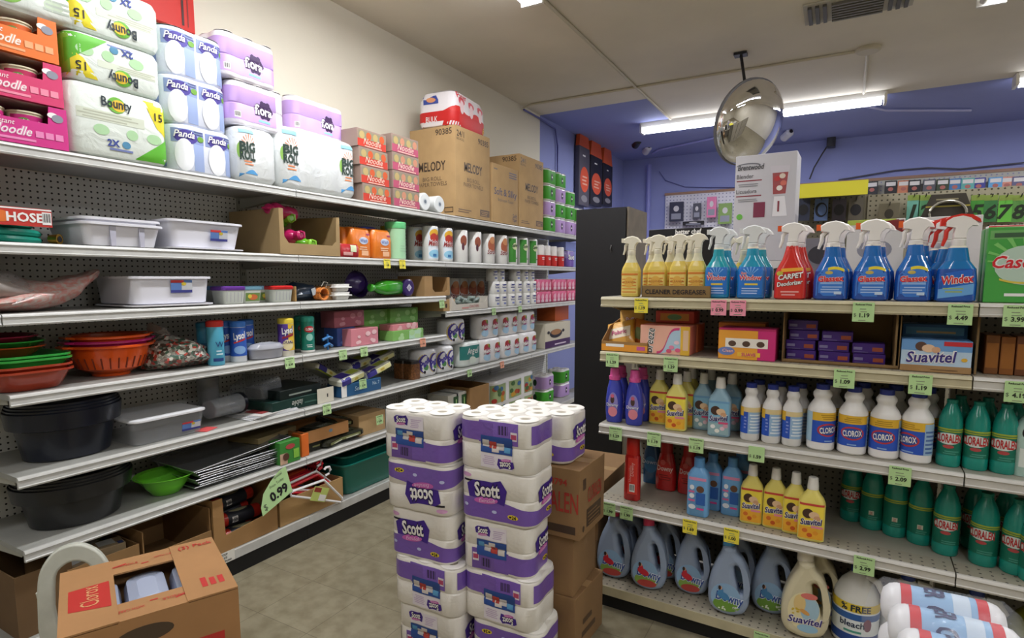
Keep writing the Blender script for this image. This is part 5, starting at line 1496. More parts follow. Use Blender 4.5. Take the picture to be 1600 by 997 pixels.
def t_melody(L, ink):
    h = L.h
    for u in (0.0, L.side):
        L.text('MELODY', u, h * 0.57, h * 0.1, ink, off=0.02, wmax=0.25, sx=0.75)
        L.text('BIG ROLL', u, h * 0.43, h * 0.045, I('6b5744'), wmax=0.2); L.text('PAPER TOWELS', u, h * 0.37, h * 0.045, I('6b5744'), wmax=0.27)
    L.text('24/1', -L.w / 2 + 0.07, h * 0.92, h * 0.065, ink, off=0.01); L.text('BIG ROLL', -L.w / 2 + 0.07, h * 0.86, h * 0.025, ink)
    L.text('90385', L.w / 2 - 0.1, h * 0.91, h * 0.065, ink, off=0.01)
    L.text('90385', -L.w / 2 - 0.1, h * 0.94, h * 0.065, ink, off=0.01)
    L.lines(-L.w / 2 + 0.03, -L.w / 2 + 0.22, h * 0.05, h * 0.1, 2, I('7d6650')); L.rect(L.w / 2 - 0.15, L.w / 2 - 0.01, h * 0.04, h * 0.12, I('6f5c4c')); L.lines(L.w / 2 - 0.14, L.w / 2 - 0.02, h * 0.05, h * 0.11, 3, I('b28f62'))
    L.rect(-L.w / 2 - 0.1, -L.w / 2 - 0.02, h * 0.04, h * 0.1, I('4a3b30')); L.rect(-L.w / 2 - 0.095, -L.w / 2 - 0.025, h * 0.05, h * 0.09, I('b28f62'), 0.001)
def t_soft(L, ink):
    h = L.h
    L.text('Soft & Silky', 0, h * 0.52, h * 0.12, I('57566e'), off=0.01, wmax=L.w * 0.9); L.text('Bathroom Tissue', 0, h * 0.4, h * 0.055, I('7d7068'), wmax=L.w * 0.7)
    L.text('Soft', L.w / 2 - 0.06, h * 0.16, h * 0.07, I('57566e')); L.text('Paper', L.w / 2 - 0.06, h * 0.08, h * 0.07, I('57566e'), wmax=0.08)
    L.lines(L.w / 2 - 0.16, L.w / 2 - 0.03, h * 0.82, h * 0.94, 3, I('5d5a70'), rnd=False); L.lines(-L.w / 2 + 0.02, -L.w / 2 + 0.09, h * 0.9, h * 0.95, 1, I('7d6f60'))
w1 = yL(766, S1 + 0.3) - yL(712, S1 + 0.3)
onL(bigcarton(w1, 0.42, 0.655, t_melody), 'carton', 'biggest brown carton lettered MELODY, carrying the red and white pack', 'box', 712, S1, 0.42, 0.0, w_=w1, group='brown cartons on the top shelf')
w2 = yL(810, S1 + 0.2) - yL(769, S1 + 0.2)
onL(bigcarton(w2 - 0.01, 0.36, 0.475, t_soft), 'carton', 'shorter brown carton lettered Soft and Silky between the two MELODY cartons', 'box', 769.5, S1, 0.36, 0.0, w_=w2 - 0.01, group='brown cartons on the top shelf')
w3 = yL(849, S1 + 0.2) - yL(811, S1 + 0.2)
onL(bigcarton(w3 - 0.01, 0.42, 0.63, t_melody), 'carton', 'brown carton lettered MELODY standing farthest down the top shelf', 'box', 811.5, S1, 0.42, 0.0, w_=w3 - 0.01, group='brown cartons on the top shelf')
def f_redpack(L):
    w_, h = L.w, L.h
    L.rect(-w_ / 2 - 0.4, w_ / 2 + 0.1, 0.0, h * 0.42, I('c9201f'), 0.001)
    L.band(lambda u: h * 0.4, lambda u: h * (0.48 + 0.07 * math.sin(u * 22)), -w_ / 2 - 0.1, w_ / 2, I('cf2a26'), 0.0016, n=24)
    L.rect(L.side - 0.07, L.side + 0.06, h * 0.62, h * 0.85, I('3a4c9c'), 0.002); L.ell(L.side, h * 0.73, 0.04, 0.02, I('d8946a'), 0.003)
    for q in range(3): L.ell(-w_ / 2 + 0.1 + q * 0.15, h * 0.7, 0.045, 0.03, I('d2616c'), 0.002); L.ell(-w_ / 2 + 0.1 + q * 0.15, h * 0.55, 0.03, 0.05, I('e6c9cc'), 0.0026)
    L.text('Paper', -w_ / 2 + 0.12, h * 0.82, 0.05, I('c92a3a'), shear=0.2, wmax=0.14, lift=0.004); L.text('6', w_ / 2 - 0.07, h * 0.2, 0.05, I('f0d84a'), lift=0.004); L.text('BULK', L.side, h * 0.22, 0.04, WHITE, wmax=0.1, lift=0.004)
b = MB(); w_ = 0.52; o = rrect(w_, 0.34, 0.07, 5)
Lr = Loft(b, [(0, inset(o, 0.05)), (0.015, inset(o, 0.012)), (0.05, o), (0.2, inset(o, 0.004)), (0.26, inset(o, 0.03)), (0.285, inset(o, 0.08)), (0.295, inset(o, 0.14))], mat('ebe6ea', 0.25, film=0.9, bscale=14.0)); Lr.w, Lr.h, Lr.side = w_, 0.28, -(w_ / 2 + 0.17); f_redpack(Lr)
spawn(b, 'towel_pack', 'red and white plastic wrapped pack lying on the biggest brown carton', 'paper towels', (XL - 0.21, 3.86, S1 + 0.658), RL + 0.1)
def f_green(col):
    def fn(L):
        L.rect(-L.w / 2 - 0.1, L.w / 2 - 0.02, L.h * 0.06, L.h * 0.9, I(col), 0.001)
        L.ell(0.0, L.h * 0.5, 0.022, 0.035, I('1d3a22' if col != 'c4a2de' else '3c2350'), 0.002); L.ell(0.004, L.h * 0.5, 0.014, 0.009, WHITE, 0.003)
        L.ell(L.side, L.h * 0.5, 0.02, 0.035, I('1d3a22'), 0.002)
    return fn
pgr = bake(wrap_pack(0.24, 0.2, 0.148, 2, 2, W('e8ece6'), f_green('48a832')))
ppu = bake(wrap_pack(0.24, 0.2, 0.148, 2, 2, W('ece8f0'), f_green('c4a2de')))
for ci, (px, n, kinds) in enumerate([(855, 4, 'gpgg'), (869, 4, 'pgpg'), (881, 3, 'pgg'), (896, 2, 'pg')]):
    y = yL(855, S1 + 0.1, 0.02) + 0.246 * ci
    for r_ in range(n):
        g = kinds[r_] == 'g'
        spawn(pgr if g else ppu, 'toilet_paper_pack', ('green' if g else 'lilac') + ' toilet paper pack far down the top shelf, ' + ['first', 'second', 'third', 'fourth'][ci] + ' stack from carton, ' + ['bottom', 'second up', 'third up', 'topmost'][r_], 'toilet paper', (XL - 0.125 - 0.0 * ci, y + 0.12, S1 + 0.001 + r_ * 0.1535), RL, 'toilet paper packs at the far end')
b = MB(); rbox(b, 0.34, 0.03, 0.62, I('c8281f'), 0.004)
p = on(254, 0, 0, XW + 0.03)
b.box(0.1, 0.112, -0.0165, -0.016, 0.02, 0.6, I('3a0d0a')); b.box(0.13, 0.136, -0.0165, -0.016, 0.02, 0.6, I('7c1512'))
spawn(b, 'wall_sign', 'red sign board on the white wall above the blue and white towels', 'sign', (XW + 0.018, on(253, 30, 0, XW + 0.03).y, on(253, 34, 0, XW + 0.03).z), RL)

# --- second shelf
def coil(label, z, n, px=None):
    root = []
    y = 0.88
    b = MB(); m = mat('1f9c86', 0.35)
    for k in range(n):
        pts = []
        R1, R2 = 0.30, 0.17
        for i in range(40):
            a = 2 * PI * i / 40
            pts.append((R1 * math.cos(a), R2 * math.sin(a) , 0.014 + k * 0.026))
        b.tube(pts, 0.0135, m, 8, closed=True)
        pts = [(x * 0.88, yy * 0.84, zz + 0.004) for x, yy, zz in pts]
        b.tube(pts, 0.0125, m, 8, closed=True)
    root.append(('hose', b))
    return root
cp = coil('', 0, 2)
f_ = MB(); f_.tube([(0.27, -0.09, 0.014), (0.31, -0.14, 0.014)], 0.0135, mat('1f9c86', 0.35), 8)
br_m = mat('b08a3a', 0.25, metal=0.9)
fit = MB(); fit.tube([(0.30, -0.12, 0.02), (0.318, -0.148, 0.02)], [0.016, 0.019], br_m, 12); fit.tube([(0.318, -0.148, 0.02), (0.319, -0.1495, 0.02)], 0.011, BLACK, 12)
spawn(cp + [('fitting', fit)], 'garden_hose', 'coiled teal garden hose with brass fitting, lower of the two at the left edge', 'hose', (XL - 0.21, 0.76, S2 + 0.001), RL, 'coiled garden hoses')
o = spawn(coil('', 0, 2), 'garden_hose', 'coiled teal garden hose with red card sleeve, upper of the two at the left edge', 'hose', (XL - 0.21, 0.735, S2 + 0.058), RL, 'coiled garden hoses')
cd = MB(); cd.box(0.06, 0.30, -0.205, -0.2, 0.0, 0.062, I('c2342c'))
pl = Plane(cd, (0.18, -0.205, 0.0), (1, 0, 0), (0, 0, 1)); pl.rect(-0.12, 0.12, 0.057, 0.062, WHITE); pl.text('HOSE', 0.04, 0.03, 0.03, WHITE, off=0.03); pl.barcode(0.09, 0.118, 0.008, 0.052); pl.ell(-0.03, 0.03, 0.03, 0.02, I('e0742c'))
cd.box(0.06, 0.30, -0.2, 0.2, 0.062, 0.064, I('c2342c'))
mesh_obj('card_sleeve', cd.mesh('card_sleeve'), o)

def tub(w_, d, h, m, flare=0.9, rim=0.012, t=0.0025, r=0.03, fn=None, ribs=0, rimh=0.008):
    """open plastic basin with a rolled rim and real thickness"""
    b = MB()
    rr = lambda k, dz=0: rrect(w_ * k, d * k, r * k, 5)
    w0, d0 = w_ * flare, d * flare
    def o(k): return rrect(w0 + (w_ - w0) * k - 2 * rim, d0 + (d - d0) * k - 2 * rim, r, 5)
    rings = [(0, inset(o(0), 0.008)), (0.004, o(0)), (h * 0.5, o(0.5)), (h - rimh, o(1)), (h - rimh - 0.002, rrect(w_, d, r + rim, 5)), (h - 0.001, rrect(w_, d, r + rim, 5)), (h, rrect(w_ - 0.004, d - 0.004, r + rim - 0.002, 5)),
             (h - 0.002, inset(o(1), t)), (h * 0.5, inset(o(0.5), t)), (0.007, inset(o(0), t))]
    L = Loft(b, rings, m)
    b2 = Loft.__new__(Loft)
    P_ = Plane(b, (0, -(d0 + (d - d0) * 0.5) / 2 + rim - 0.0008, 0), (1, 0, 0), (0, (d0 - d) / 2 / h, 1))
    if fn: fn(P_)
    return b
WT = mat('e2e2ea', 0.3)
def lbl(pl, u, v, w_=0.085, h=0.05):
    pl.rect(u - w_ / 2, u + w_ / 2, v - h / 2, v + h / 2, I('5a7cb8'), 0.001); pl.rect(u - w_ / 2, u + w_ * 0.1, v + h * 0.3, v + h / 2, I('c83a3a'), 0.0016); pl.rect(u, u + w_ / 2, v - h / 2, v + h * 0.3, I('c3c6cc'), 0.0014); pl.rect(u - w_ / 2, u + w_ / 2, v - h / 2, v - h * 0.28, I('3c3f86'), 0.0018); pl.ell(u + w_ * 0.1, v + h * 0.2, h * 0.2, h * 0.14, I('c9b23c'), 0.002)
w_ = wL(131, 263, S2)
b = tub(w_, 0.32, 0.092, WT)
for x in (-w_ / 2 + w_ * 0.36, -w_ / 2 + w_ * 0.7):
    b.prism([(x - 0.008, 0.002), (x + 0.008, 0.002), (x + 0.012, 0.08), (x - 0.012, 0.08)], -0.15, -0.138, mat('b7b7c6', 0.4))
b2 = tub(w_, 0.32, 0.092, WT)
onL(b, 'storage_tray', 'white plastic compartment tray, lower of the two beside the hose', 'tray', 128, S2, 0.32, 0.0, w_=w_, group='white plastic trays')
onL(b2, 'storage_tray', 'white plastic compartment tray nested in the lower one beside the hose', 'tray', 127, S2 + 0.019, 0.32, 0.0, w_=w_, group='white plastic trays').scale = (0.965, 0.965, 1)
w_ = wL(265, 384, S2)
tr_ = MB(); L = Loft(tr_, [(0, rrect(w_ - 0.03, 0.3, 0.03)), (0.006, rrect(w_, 0.34, 0.04)), (0.01, rrect(w_, 0.34, 0.04)), (0.008, rrect(w_ - 0.02, 0.31, 0.03))], WT)
onL(tr_, 'drain_tray', 'flat white drain tray under the white dish tub on the second shelf', 'tray', 266, S2, 0.34, 0.0, w_=w_)
b = tub(w_, 0.33, 0.12, WT, fn=lambda pl: lbl(pl, 0.05, 0.06))
onL(b, 'dish_tub', 'white dish tub with blue label on the second shelf, standing on a flat tray', 'tub', 266, S2 + 0.011, 0.33, 0.005, w_=w_, group='white dish tubs')
# display carton with cut front
def cutbox(w_, d, h, cut, m, back=1.0, low=0.3):
    b = MB(); t = 0.005
    b.box(-w_ / 2, w_ / 2, -d / 2, d / 2, 0, t, m)
    b.box(-w_ / 2, w_ / 2, d / 2 - t, d / 2, t, h * back, m)
    c0, c1 = -w_ / 2 + w_ * cut[0], w_ / 2 - w_ * cut[1]
    b.box(-w_ / 2, w_ / 2, -d / 2, -d / 2 + t, t, h * low, m)
    b.prism([(-w_ / 2, h * low), (c0 + 0.03, h * low), (c0 + 0.004, h * (low + 0.14)), (c0, h), (-w_ / 2, h)], -d / 2, -d / 2 + t, m)
    b.prism([(w_ / 2, h * low), (w_ / 2, h * 0.95), (c1, h * 0.92), (c1 - 0.004, h * (low + 0.1)), (c1 - 0.03, h * low)], -d / 2, -d / 2 + t, m)
    for s_ in (-1, 1):
        x = s_ * w_ / 2
        b.prism([(-d / 2 + t, t), (d / 2 - t, t), (d / 2 - t, h * back), (-d / 2 + t, h if s_ < 0 else h * 0.95)], min(x, x - s_ * t), max(x, x - s_ * t), m, axis='x')
    return b
wdb = wL(438, 531, S2)
onL(cutbox(wdb, 0.4, 0.232, (0.06, 0.06), CB('a58b62'), low=0.25), 'display_box', 'open brown display carton with torn front holding pink and green bottles', 'box', 438, S2, 0.4, 0.0, w_=wdb)
def drinkb(h, r, m, mc):
    b = MB(); round_prof(b, [(r * 0.8, 0), (r, 0.01), (r * 0.96, h * 0.35), (r * 0.8, h * 0.45), (r, h * 0.6), (r, h * 0.75), (r * 0.55, h * 0.86)], m, 18)
    c = MB(); round_prof(c, [(r * 0.6, h * 0.86), (r * 0.62, h * 0.97), (r * 0.4, h)], mc, 16)
    l = MB(); l.tube([(r * 0.5, 0, h * 0.98), (r * 0.3, 0, h * 1.08), (-r * 0.3, 0, h * 1.08), (-r * 0.5, 0, h * 0.98)], 0.006, mc, 8)
    return bake([('bottle', b), ('cap', c), ('loop', l)])
PK, GNB = mat('b01c58', 0.2, coat=0.5), mat('5faa2a', 0.2, coat=0.5)
dp_, dg_ = drinkb(0.24, 0.042, PK, P('b01c58')), drinkb(0.24, 0.042, GNB, P('86c83a'))
y0 = yL(438, S2 + 0.05, 0.02)
spawn(dp_, 'water_bottle', 'deep pink drinking bottle lying toward the lip inside the display carton', 'bottle', (XL - 0.265, y0 + 0.09, S2 + 0.082), rot=(math.radians(-14), math.radians(84), 0), group='bottles in the display carton')
spawn(dg_, 'water_bottle', 'green drinking bottle lying low inside the display carton at its right', 'bottle', (XL - 0.285, y0 + 0.19, S2 + 0.058), rot=(math.radians(-12), math.radians(88), 0), group='bottles in the display carton')
spawn(dg_, 'water_bottle', 'green drinking bottle lying on the pink one at the back of the display carton', 'bottle', (XL - 0.33, y0 + 0.1, S2 + 0.175), rot=(math.radians(-10), math.radians(84), 0), group='bottles in the display carton')
spawn(dp_, 'water_bottle', 'pink drinking bottle sticking up over the left rim of the display carton', 'bottle', (XL - 0.16, y0 + 0.2, S2 + 0.225), rot=(math.radians(88), 0, math.radians(20)), group='bottles in the display carton')
def orangebag(w_):
    b = MB(); L = rr_prof(b, [(0, w_ * 0.9, 0.1, 0.02), (0.01, w_, 0.11, 0.03), (0.12, w_, 0.11, 0.03), (0.17, w_ * 0.97, 0.09, 0.03), (0.185, w_ * 0.9, 0.05, 0.02)], W('e07a22'))
    L.ell(0.01, 0.105, 0.04, 0.022, I('c9d2e4'), 0.002); L.text('Wash', 0.01, 0.105, 0.022, I('3a5cae'), shear=0.2, wmax=0.06, lift=0.004); L.rect(w_ / 2 - 0.05, w_ / 2 - 0.01, 0.14, 0.15, I('9c2c5c'), 0.002); L.lines(-0.03, 0.05, 0.05, 0.075, 2, I('f4cfa8'), 0.002); L.rect(-0.01, 0.05, 0.015, 0.045, I('e8b48c'), 0.002)
    return b
wo = wL(556, 588, S2)
onL(orangebag(wo), 'detergent_bag', 'orange detergent bag standing left of its twin beside the display carton', 'bag', 551, S2, 0.11, 0.05, w_=wo, group='orange detergent bags')
onL(orangebag(wo), 'detergent_bag', 'orange detergent bag standing right, beside the pale green canister', 'bag', 587, S2, 0.11, 0.04, w_=wo * 0.86, group='orange detergent bags')
onL(orangebag(0.14), 'detergent_bag', 'orange detergent bag half hidden behind the small red packet', 'bag', 536, S2, 0.11, 0.1, w_=0.14, group='orange detergent bags')
b = MB(); L = rr_prof(b, [(0, 0.15, 0.04, 0.012), (0.01, 0.16, 0.05, 0.016), (0.06, 0.16, 0.05, 0.016), (0.075, 0.15, 0.03, 0.01)], W('b3202a')); L.rect(-0.06, 0.02, 0.008, 0.028, I('e4a8a4'), 0.002); L.rect(0.0, 0.05, 0.03, 0.07, I('cfdcb4'), 0.003)
onL(b, 'cleaning_packet', 'small red packet with a pale price sticker in front of the orange bags', 'packet', 533, S2, 0.05, 0.0, w_=0.15)
b = MB(); L = round_prof(b, [(0.062, 0), (0.066, 0.006), (0.066, 0.2), (0.068, 0.202)], mat('cfe0cf', 0.3, coat=0.3), 24, segm={0: mat('cfe0cf', 0.3), 1: mat('a9d8ae', 0.3), 2: mat('6fce86', 0.3)})
L.lines(-0.03, 0.03, 0.05, 0.1, 3, I('9fc9a4'))
c = MB(); round_prof(c, [(0.069, 0.202), (0.07, 0.205), (0.07, 0.238), (0.066, 0.243)], P('6fd08a'), 24)
onL([('canister', b), ('lid', c)], 'canister', 'pale green canister with mint lid in front of the paper towels on the second shelf', 'canister', 620, S2, 0.136, 0.01, w_=0.14)
b = MB(); round_prof(b, [(0.062, 0), (0.066, 0.006), (0.066, 0.2)], mat('d8d4b0', 0.3), 20); c = MB(); round_prof(c, [(0.069, 0.2), (0.069, 0.232)], P('d9c23c'), 20)
onL([('canister', b), ('lid', c)], 'canister', 'canister with yellow lid peeking out behind the mint lidded one', 'canister', 612, S2, 0.136, 0.16, w_=0.14)
b = MB(); round_prof(b, [(0.07, 0), (0.075, 0.006), (0.075, 0.19)], P('4a5aa0'), 20); c = MB(); round_prof(c, [(0.078, 0.19), (0.078, 0.205), (0.07, 0.21)], P('2c3c9c'), 20)
onL([('canister', b), ('lid', c)], 'canister', 'tub with dark blue lid standing behind the orange bags', 'canister', 570, S2, 0.15, 0.18, w_=0.15)
# paper towel rolls
def troll(fn, m=None, h=0.245, r=0.062):
    b = MB(); L = round_prof(b, [(0.018, h - 0.002), (0.018, 0.004), (r * 0.93, 0), (r, 0.006), (r, h - 0.006), (r * 0.93, h), (0.019, h - 0.001)], m or W('e9e8e4'), 24, cap0=False, cap1=False)
    L2 = Loft.__new__(Loft); L2.mb = b; L2.rings = [(0.0, L.rings[3][1]), (h, L.rings[3][1])]; L2._c = {}; L2.h = h
    fn(L2)
    return bake(b)
def r_mel(L):
    L.rect(-0.055, 0.055, 0.015, 0.235, I('dfe7f0'), 0.001); L.ell(0, 0.19, 0.045, 0.035, I('d8a52c'), 0.002); L.ell(-0.01, 0.165, 0.03, 0.03, I('b3362a'), 0.003); L.ell(0.028, 0.16, 0.02, 0.03, I('9c2c2c'), 0.003)
    L.text('Melody', 0, 0.12, 0.036, I('8c2424'), shear=0.3, off=0.03, out=WHITE, wmax=0.105, lift=0.005); L.ell(0.0, 0.05, 0.05, 0.03, I('8fc4de'), 0.002); L.rect(-0.02, 0.01, 0.03, 0.05, I('3c74a8'), 0.003)
def r_brown(L):
    L.ell(-0.012, 0.165, 0.03, 0.04, I('94503a'), 0.002); L.ell(-0.02, 0.12, 0.012, 0.03, I('5a3040'), 0.002); L.text('x', -0.01, 0.2, 0.02, I('b8443a'), lift=0.003)
def r_brawny(L):
    L.ell(0, 0.15, 0.046, 0.06, I('a85a3c'), 0.002); L.ell(0, 0.19, 0.03, 0.03, I('c98a5c'), 0.003); L.text('Strong', 0, 0.09, 0.034, I('7e2020'), shear=0.2, off=0.03, out=WHITE, wmax=0.1, lift=0.005)
def r_green(L):
    L.rect(-0.07, 0.005, 0.02, 0.23, I('3c8c30'), 0.001); L.ell(-0.005, 0.16, 0.03, 0.03, I('d8e2b0'), 0.002); L.text('Spring', -0.005, 0.165, 0.028, I('1e4c2c'), off=0.03, wmax=0.06, lift=0.004); L.rect(0.005, 0.03, 0.05, 0.06, I('5aa04c'), 0.002)
tm, tb, tw, tg = troll(r_mel), troll(r_brown), troll(r_brawny), troll(r_green)
rl = [(673, tm, 'with a colourful fruit print, first beyond the mint canister'), (696, tm, 'with a colourful fruit print, second beyond the mint canister'), (720, tb, 'with small brown print, fourth from the mint canister'), (742, tb, 'with small brown print, fifth from the mint canister'), (763, tw, 'with a brown red picture, left of two'), (783, tw, 'with a brown red picture, right of two'), (799, tg, 'with green print, first of three'), (816, tg, 'with green print, second of three'), (831, tg, 'with green print, third of three')]
for i, (px, pr, s_) in enumerate(rl):
    y = yL(px, S2 + 0.1, 0.07)
    spawn(pr, 'paper_towel_roll', 'white paper towel roll ' + s_, 'paper towels', (XL - 0.075, y, S2 + 0.001), RL - 0.25, 'paper towel rolls on the second shelf')
    spawn(pr, 'paper_towel_roll', 'paper towel roll in the second row, behind the one ' + s_.split(',')[-1].strip(), 'paper towels', (XL - 0.215, y + 0.01, S2 + 0.001), RL - 0.2, 'paper towel rolls in the second row')
def redcan():
    b = MB(); L = round_prof(b, [(0.045, 0), (0.05, 0.005), (0.05, 0.19), (0.045, 0.2)], W('e6e2de'), 20); L.rect(-0.2, 0.2, 0.0, 0.105, I('cf2a26'), 0.001); L.lines(-0.03, 0.03, 0.06, 0.09, 2, WHITE, 0.002); return bake(b)
rcn = redcan()
for i, px in enumerate([844, 854, 864, 875]):
    spawn(rcn, 'foam_cups', 'white and red sleeve of cups, ' + ['first', 'second', 'third', 'fourth'][i] + ' past the green printed rolls', 'cups', (XL - 0.06, yL(px, S2 + 0.1, 0.05), S2 + 0.001), RL, 'red and white cup sleeves')
SCP = 'e9e6ee'
def f_scott(L):
    L.rect(-L.w / 2 - 0.1, L.w / 2, 0.0, L.h * 0.55, I('7a5cb4'), 0.001); L.text('Scott', 0, L.h * 0.62, 0.05, WHITE, out=I('3c2a80'), off=0.04, wmax=0.15, lift=0.004)
b = wrap_pack(0.2, 0.2, 0.17, 2, 2, W('8f7cc0'), f_scott); onL(b, 'toilet_paper_pack', 'purple toilet paper pack at the far end of the second shelf', 'toilet paper', 884, S2, 0.2, 0.03, w_=0.3)
b = MB(); rbox(b, 0.3, 0.2, 0.09, I('7a86c4')); onL(b, 'paper_box', 'blue violet box lying on the purple toilet paper pack', 'box', 884, S2 + 0.178, 0.2, 0.05, w_=0.3)

# yellow and green tags on the left shelving
def ltag(px, z, h, price, label, lift=0.0):
    y = yL(px, z - 0.03, -0.004)
    spawn(ptag(h, price, 0.06, 0.058), 'price_tag', label, 'price tag', (XL + 0.006, y, z - 0.003 + lift), rot=(math.radians(-4), 0, RL), group='price tags on the left shelves')
ltag(604, S2, YEL, '1.00', 'yellow price tag on the second left lip, left of the two by the orange bags')
ltag(628, S2, YEL, '1.00', 'yellow price tag on the second left lip, right of the two under the canister')
ltag(690, S3b, GRN, '1.19', 'pale green price tag hanging under the short brown carton near the shelf joint', 0.09)
ltag(452, S4, GRN, '4.99', 'pale green price tag reading 4.99 below the oval soap dish')
ltag(535, S4, GRN, '1.19', 'pale green price tag below the green wipes canister, left of two close together')
ltag(568, S4, GRN, '1.29', 'pale green price tag below the small pink box, right of two close together')
ltag(660, S4, 'f4a98c', '1.49', 'salmon price tag at the right end of the fourth left lip')
ltag(510, S5, GRN, '1.99', 'pale green price tag hanging under the dark green boxes')
ltag(567, S5, GRN, '0.99', 'pale green price tag stuck on the blue box on the fifth left shelf', 0.1)
ltag(771, S3b, GRN, '1.29', 'pale green price tag below the lettered toilet rolls, left of two', 0.0)
ltag(812, S3b, GRN, '1.29', 'pale green price tag below the lettered toilet rolls, right of two', 0.0)
ltag(733, S5, GRN, '1.09', 'pale green price tag under the teal wrapped rolls, far down the aisle')
ltag(784, S5, 'f4a98c', '1.49', 'salmon price tag under the fruit printed rolls, far down the aisle')
ltag(593, S6, GRN, '0.99', 'pale green price tag on the small carton at the end of the sixth left shelf', 0.12)

# --- third shelf
m_bagf = mat('cfc8c2', 0.2, alpha=0.42, film=0.8, bscale=9.0)
m_bagp = mat('d98a80', 0.35, film=0.8, bscale=12.0, noise=0.6, nscale=55.0, dark='cfc4bc', alpha=0.85)
root = bpy.data.objects.new('plastic_bag', None); COL.objects.link(root)
tagit(root, 'big clear plastic bag with red print slumped at the left end of the third shelf', 'bag')
root.location = (XL - 0.2, 0.95, S3 + 0.001); root.rotation_euler = (0, 0, RL)
def crumple(pts_r, m, seed, n=26, amp=0.012):
    rnd = random.Random(seed)
    b = MB(); rings = []
    for x, r1, r2, z in pts_r:
        ring = []
        for k in range(n):
            a = 2 * PI * k / n
            q = 1 + 0.1 * math.sin(3 * a + x * 40 + seed) + 0.06 * math.sin(7 * a + x * 90) + rnd.uniform(-0.05, 0.05)
            ring.append((x + rnd.uniform(-amp, amp) * 0.5, r1 * q * math.cos(a), max(0.001, z + r2 * q * math.sin(a))))
        rings.append(ring)
    vs = [v for r in rings for v in r]
    fs = [(i * n + k, i * n + (k + 1) % n, (i + 1) * n + (k + 1) % n, (i + 1) * n + k) for i in range(len(rings) - 1) for k in range(n)]
    fs += [list(range(n)), [(len(rings) - 1) * n + k for k in range(n - 1, -1, -1)]]
    b.add(vs, fs, m)
    return b
b = crumple([(-0.3, 0.11, 0.06, 0.065), (-0.2, 0.14, 0.075, 0.08), (-0.1, 0.16, 0.085, 0.09), (0.0, 0.14, 0.07, 0.075), (0.06, 0.1, 0.05, 0.055)], m_bagf, 3)
mesh_obj('bag_body', b.mesh('bag_body', 60), root)
b = crumple([(-0.34, 0.16, 0.02, 0.02), (-0.2, 0.185, 0.022, 0.02), (-0.05, 0.18, 0.035, 0.03), (0.05, 0.14, 0.06, 0.055), (0.13, 0.11, 0.05, 0.06), (0.2, 0.09, 0.045, 0.085), (0.25, 0.06, 0.03, 0.11), (0.29, 0.045, 0.02, 0.14), (0.31, 0.02, 0.01, 0.15)], m_bagp, 8)
mesh_obj('printed_end', b.mesh('printed_end', 60), root)
for i, x in enumerate((-0.14, -0.05)):
    b = MB(); rbox(b, 0.06, 0.12, 0.05, mat('6b4f3a', 0.6), 0.01)
    o = spawn(b, 'wooden_block', 'brown block seen inside the clear plastic bag, ' + ['left one', 'right one'][i], 'block', (XL - 0.14, 0.95 + x, S3 + 0.06), RL)
w_ = wL(208, 336, S3)
tr_ = MB(); Loft(tr_, [(0, rrect(w_ - 0.03, 0.3, 0.03)), (0.006, rrect(w_, 0.34, 0.04)), (0.012, rrect(w_, 0.34, 0.04)), (0.009, rrect(w_ - 0.02, 0.31, 0.03))], WT)
onL(tr_, 'drain_tray', 'flat white drain tray under the white tub beside the plastic bag', 'tray', 206, S3, 0.34, 0.0, w_=w_ + 0.02)
def f_t3(pl): lbl(pl, 0.03, 0.075, 0.095, 0.055)
onL(tub(w_, 0.34, 0.118, WT, fn=f_t3, flare=0.95), 'dish_tub', 'white dish tub with blue label on the third shelf beside the plastic bag', 'tub', 208, S3 + 0.013, 0.34, 0.005, w_=w_, group='white dish tubs')
def foodtub(lid, body='cfd4cc', h=0.085, w_=0.13, picts=True):
    b = MB(); L = rr_prof(b, [(0, w_ * 0.82, 0.1, 0.015), (0.004, w_ * 0.86, 0.105, 0.018), (h - 0.02, w_ * 0.97, 0.118, 0.02)], mat(body, 0.3))
    if picts: L.rect(-w_ * 0.36, w_ * 0.36, 0.01, h * 0.6, I('6d8a4a'), 0.001); L.ell(0, h * 0.35, 0.028, 0.014, I('c8693a'), 0.002); L.ell(-0.02, h * 0.4, 0.012, 0.01, I('d9c64a'), 0.0026)
    else:
        for k in range(5): L.rect(-w_ * 0.36 + k * w_ * 0.16, -w_ * 0.34 + k * w_ * 0.16, 0.01, h * 0.66, I('a9a9b4'), 0.001)
    c = MB(); rr_prof(c, [(h - 0.02, w_, 0.12, 0.02), (h - 0.016, w_ + 0.006, 0.126, 0.022), (h - 0.004, w_ + 0.006, 0.126, 0.022), (h, w_ - 0.01, 0.112, 0.018)], P(lid))
    return [('container', b), ('lid', c)]
for px, b_, lid, pic, lab in [(352, 0.03, '6f3fa0', False, 'food container with purple lid, beside the white dish tub'), (338, 0.17, '6c9ad0', True, 'food container with pale blue lid behind the purple lidded one'), (381, 0.05, '7fb2cc', True, 'food container with pale blue lid and vegetable picture, left of the red lidded one'), (404, 0.1, '8ab8d4', True, 'food container with pale blue lid and vegetable picture, touching the red lidded one'), (430, 0.03, 'd22f2f', False, 'food container with red lid on the third shelf')]:
    onL(foodtub(lid, picts=pic, w_=0.12 if pic else 0.13), 'food_container', lab, 'container', px, S3, 0.126, b_, w_=0.12, group='lidded food containers')
b = MB(); rbox(b, 0.012, 0.2, 0.08, CB('a5824f')); onL(b, 'cardboard_divider', 'small upright cardboard piece right of the red lidded container', 'cardboard', 460, S3, 0.2, 0.04, w_=0.02)
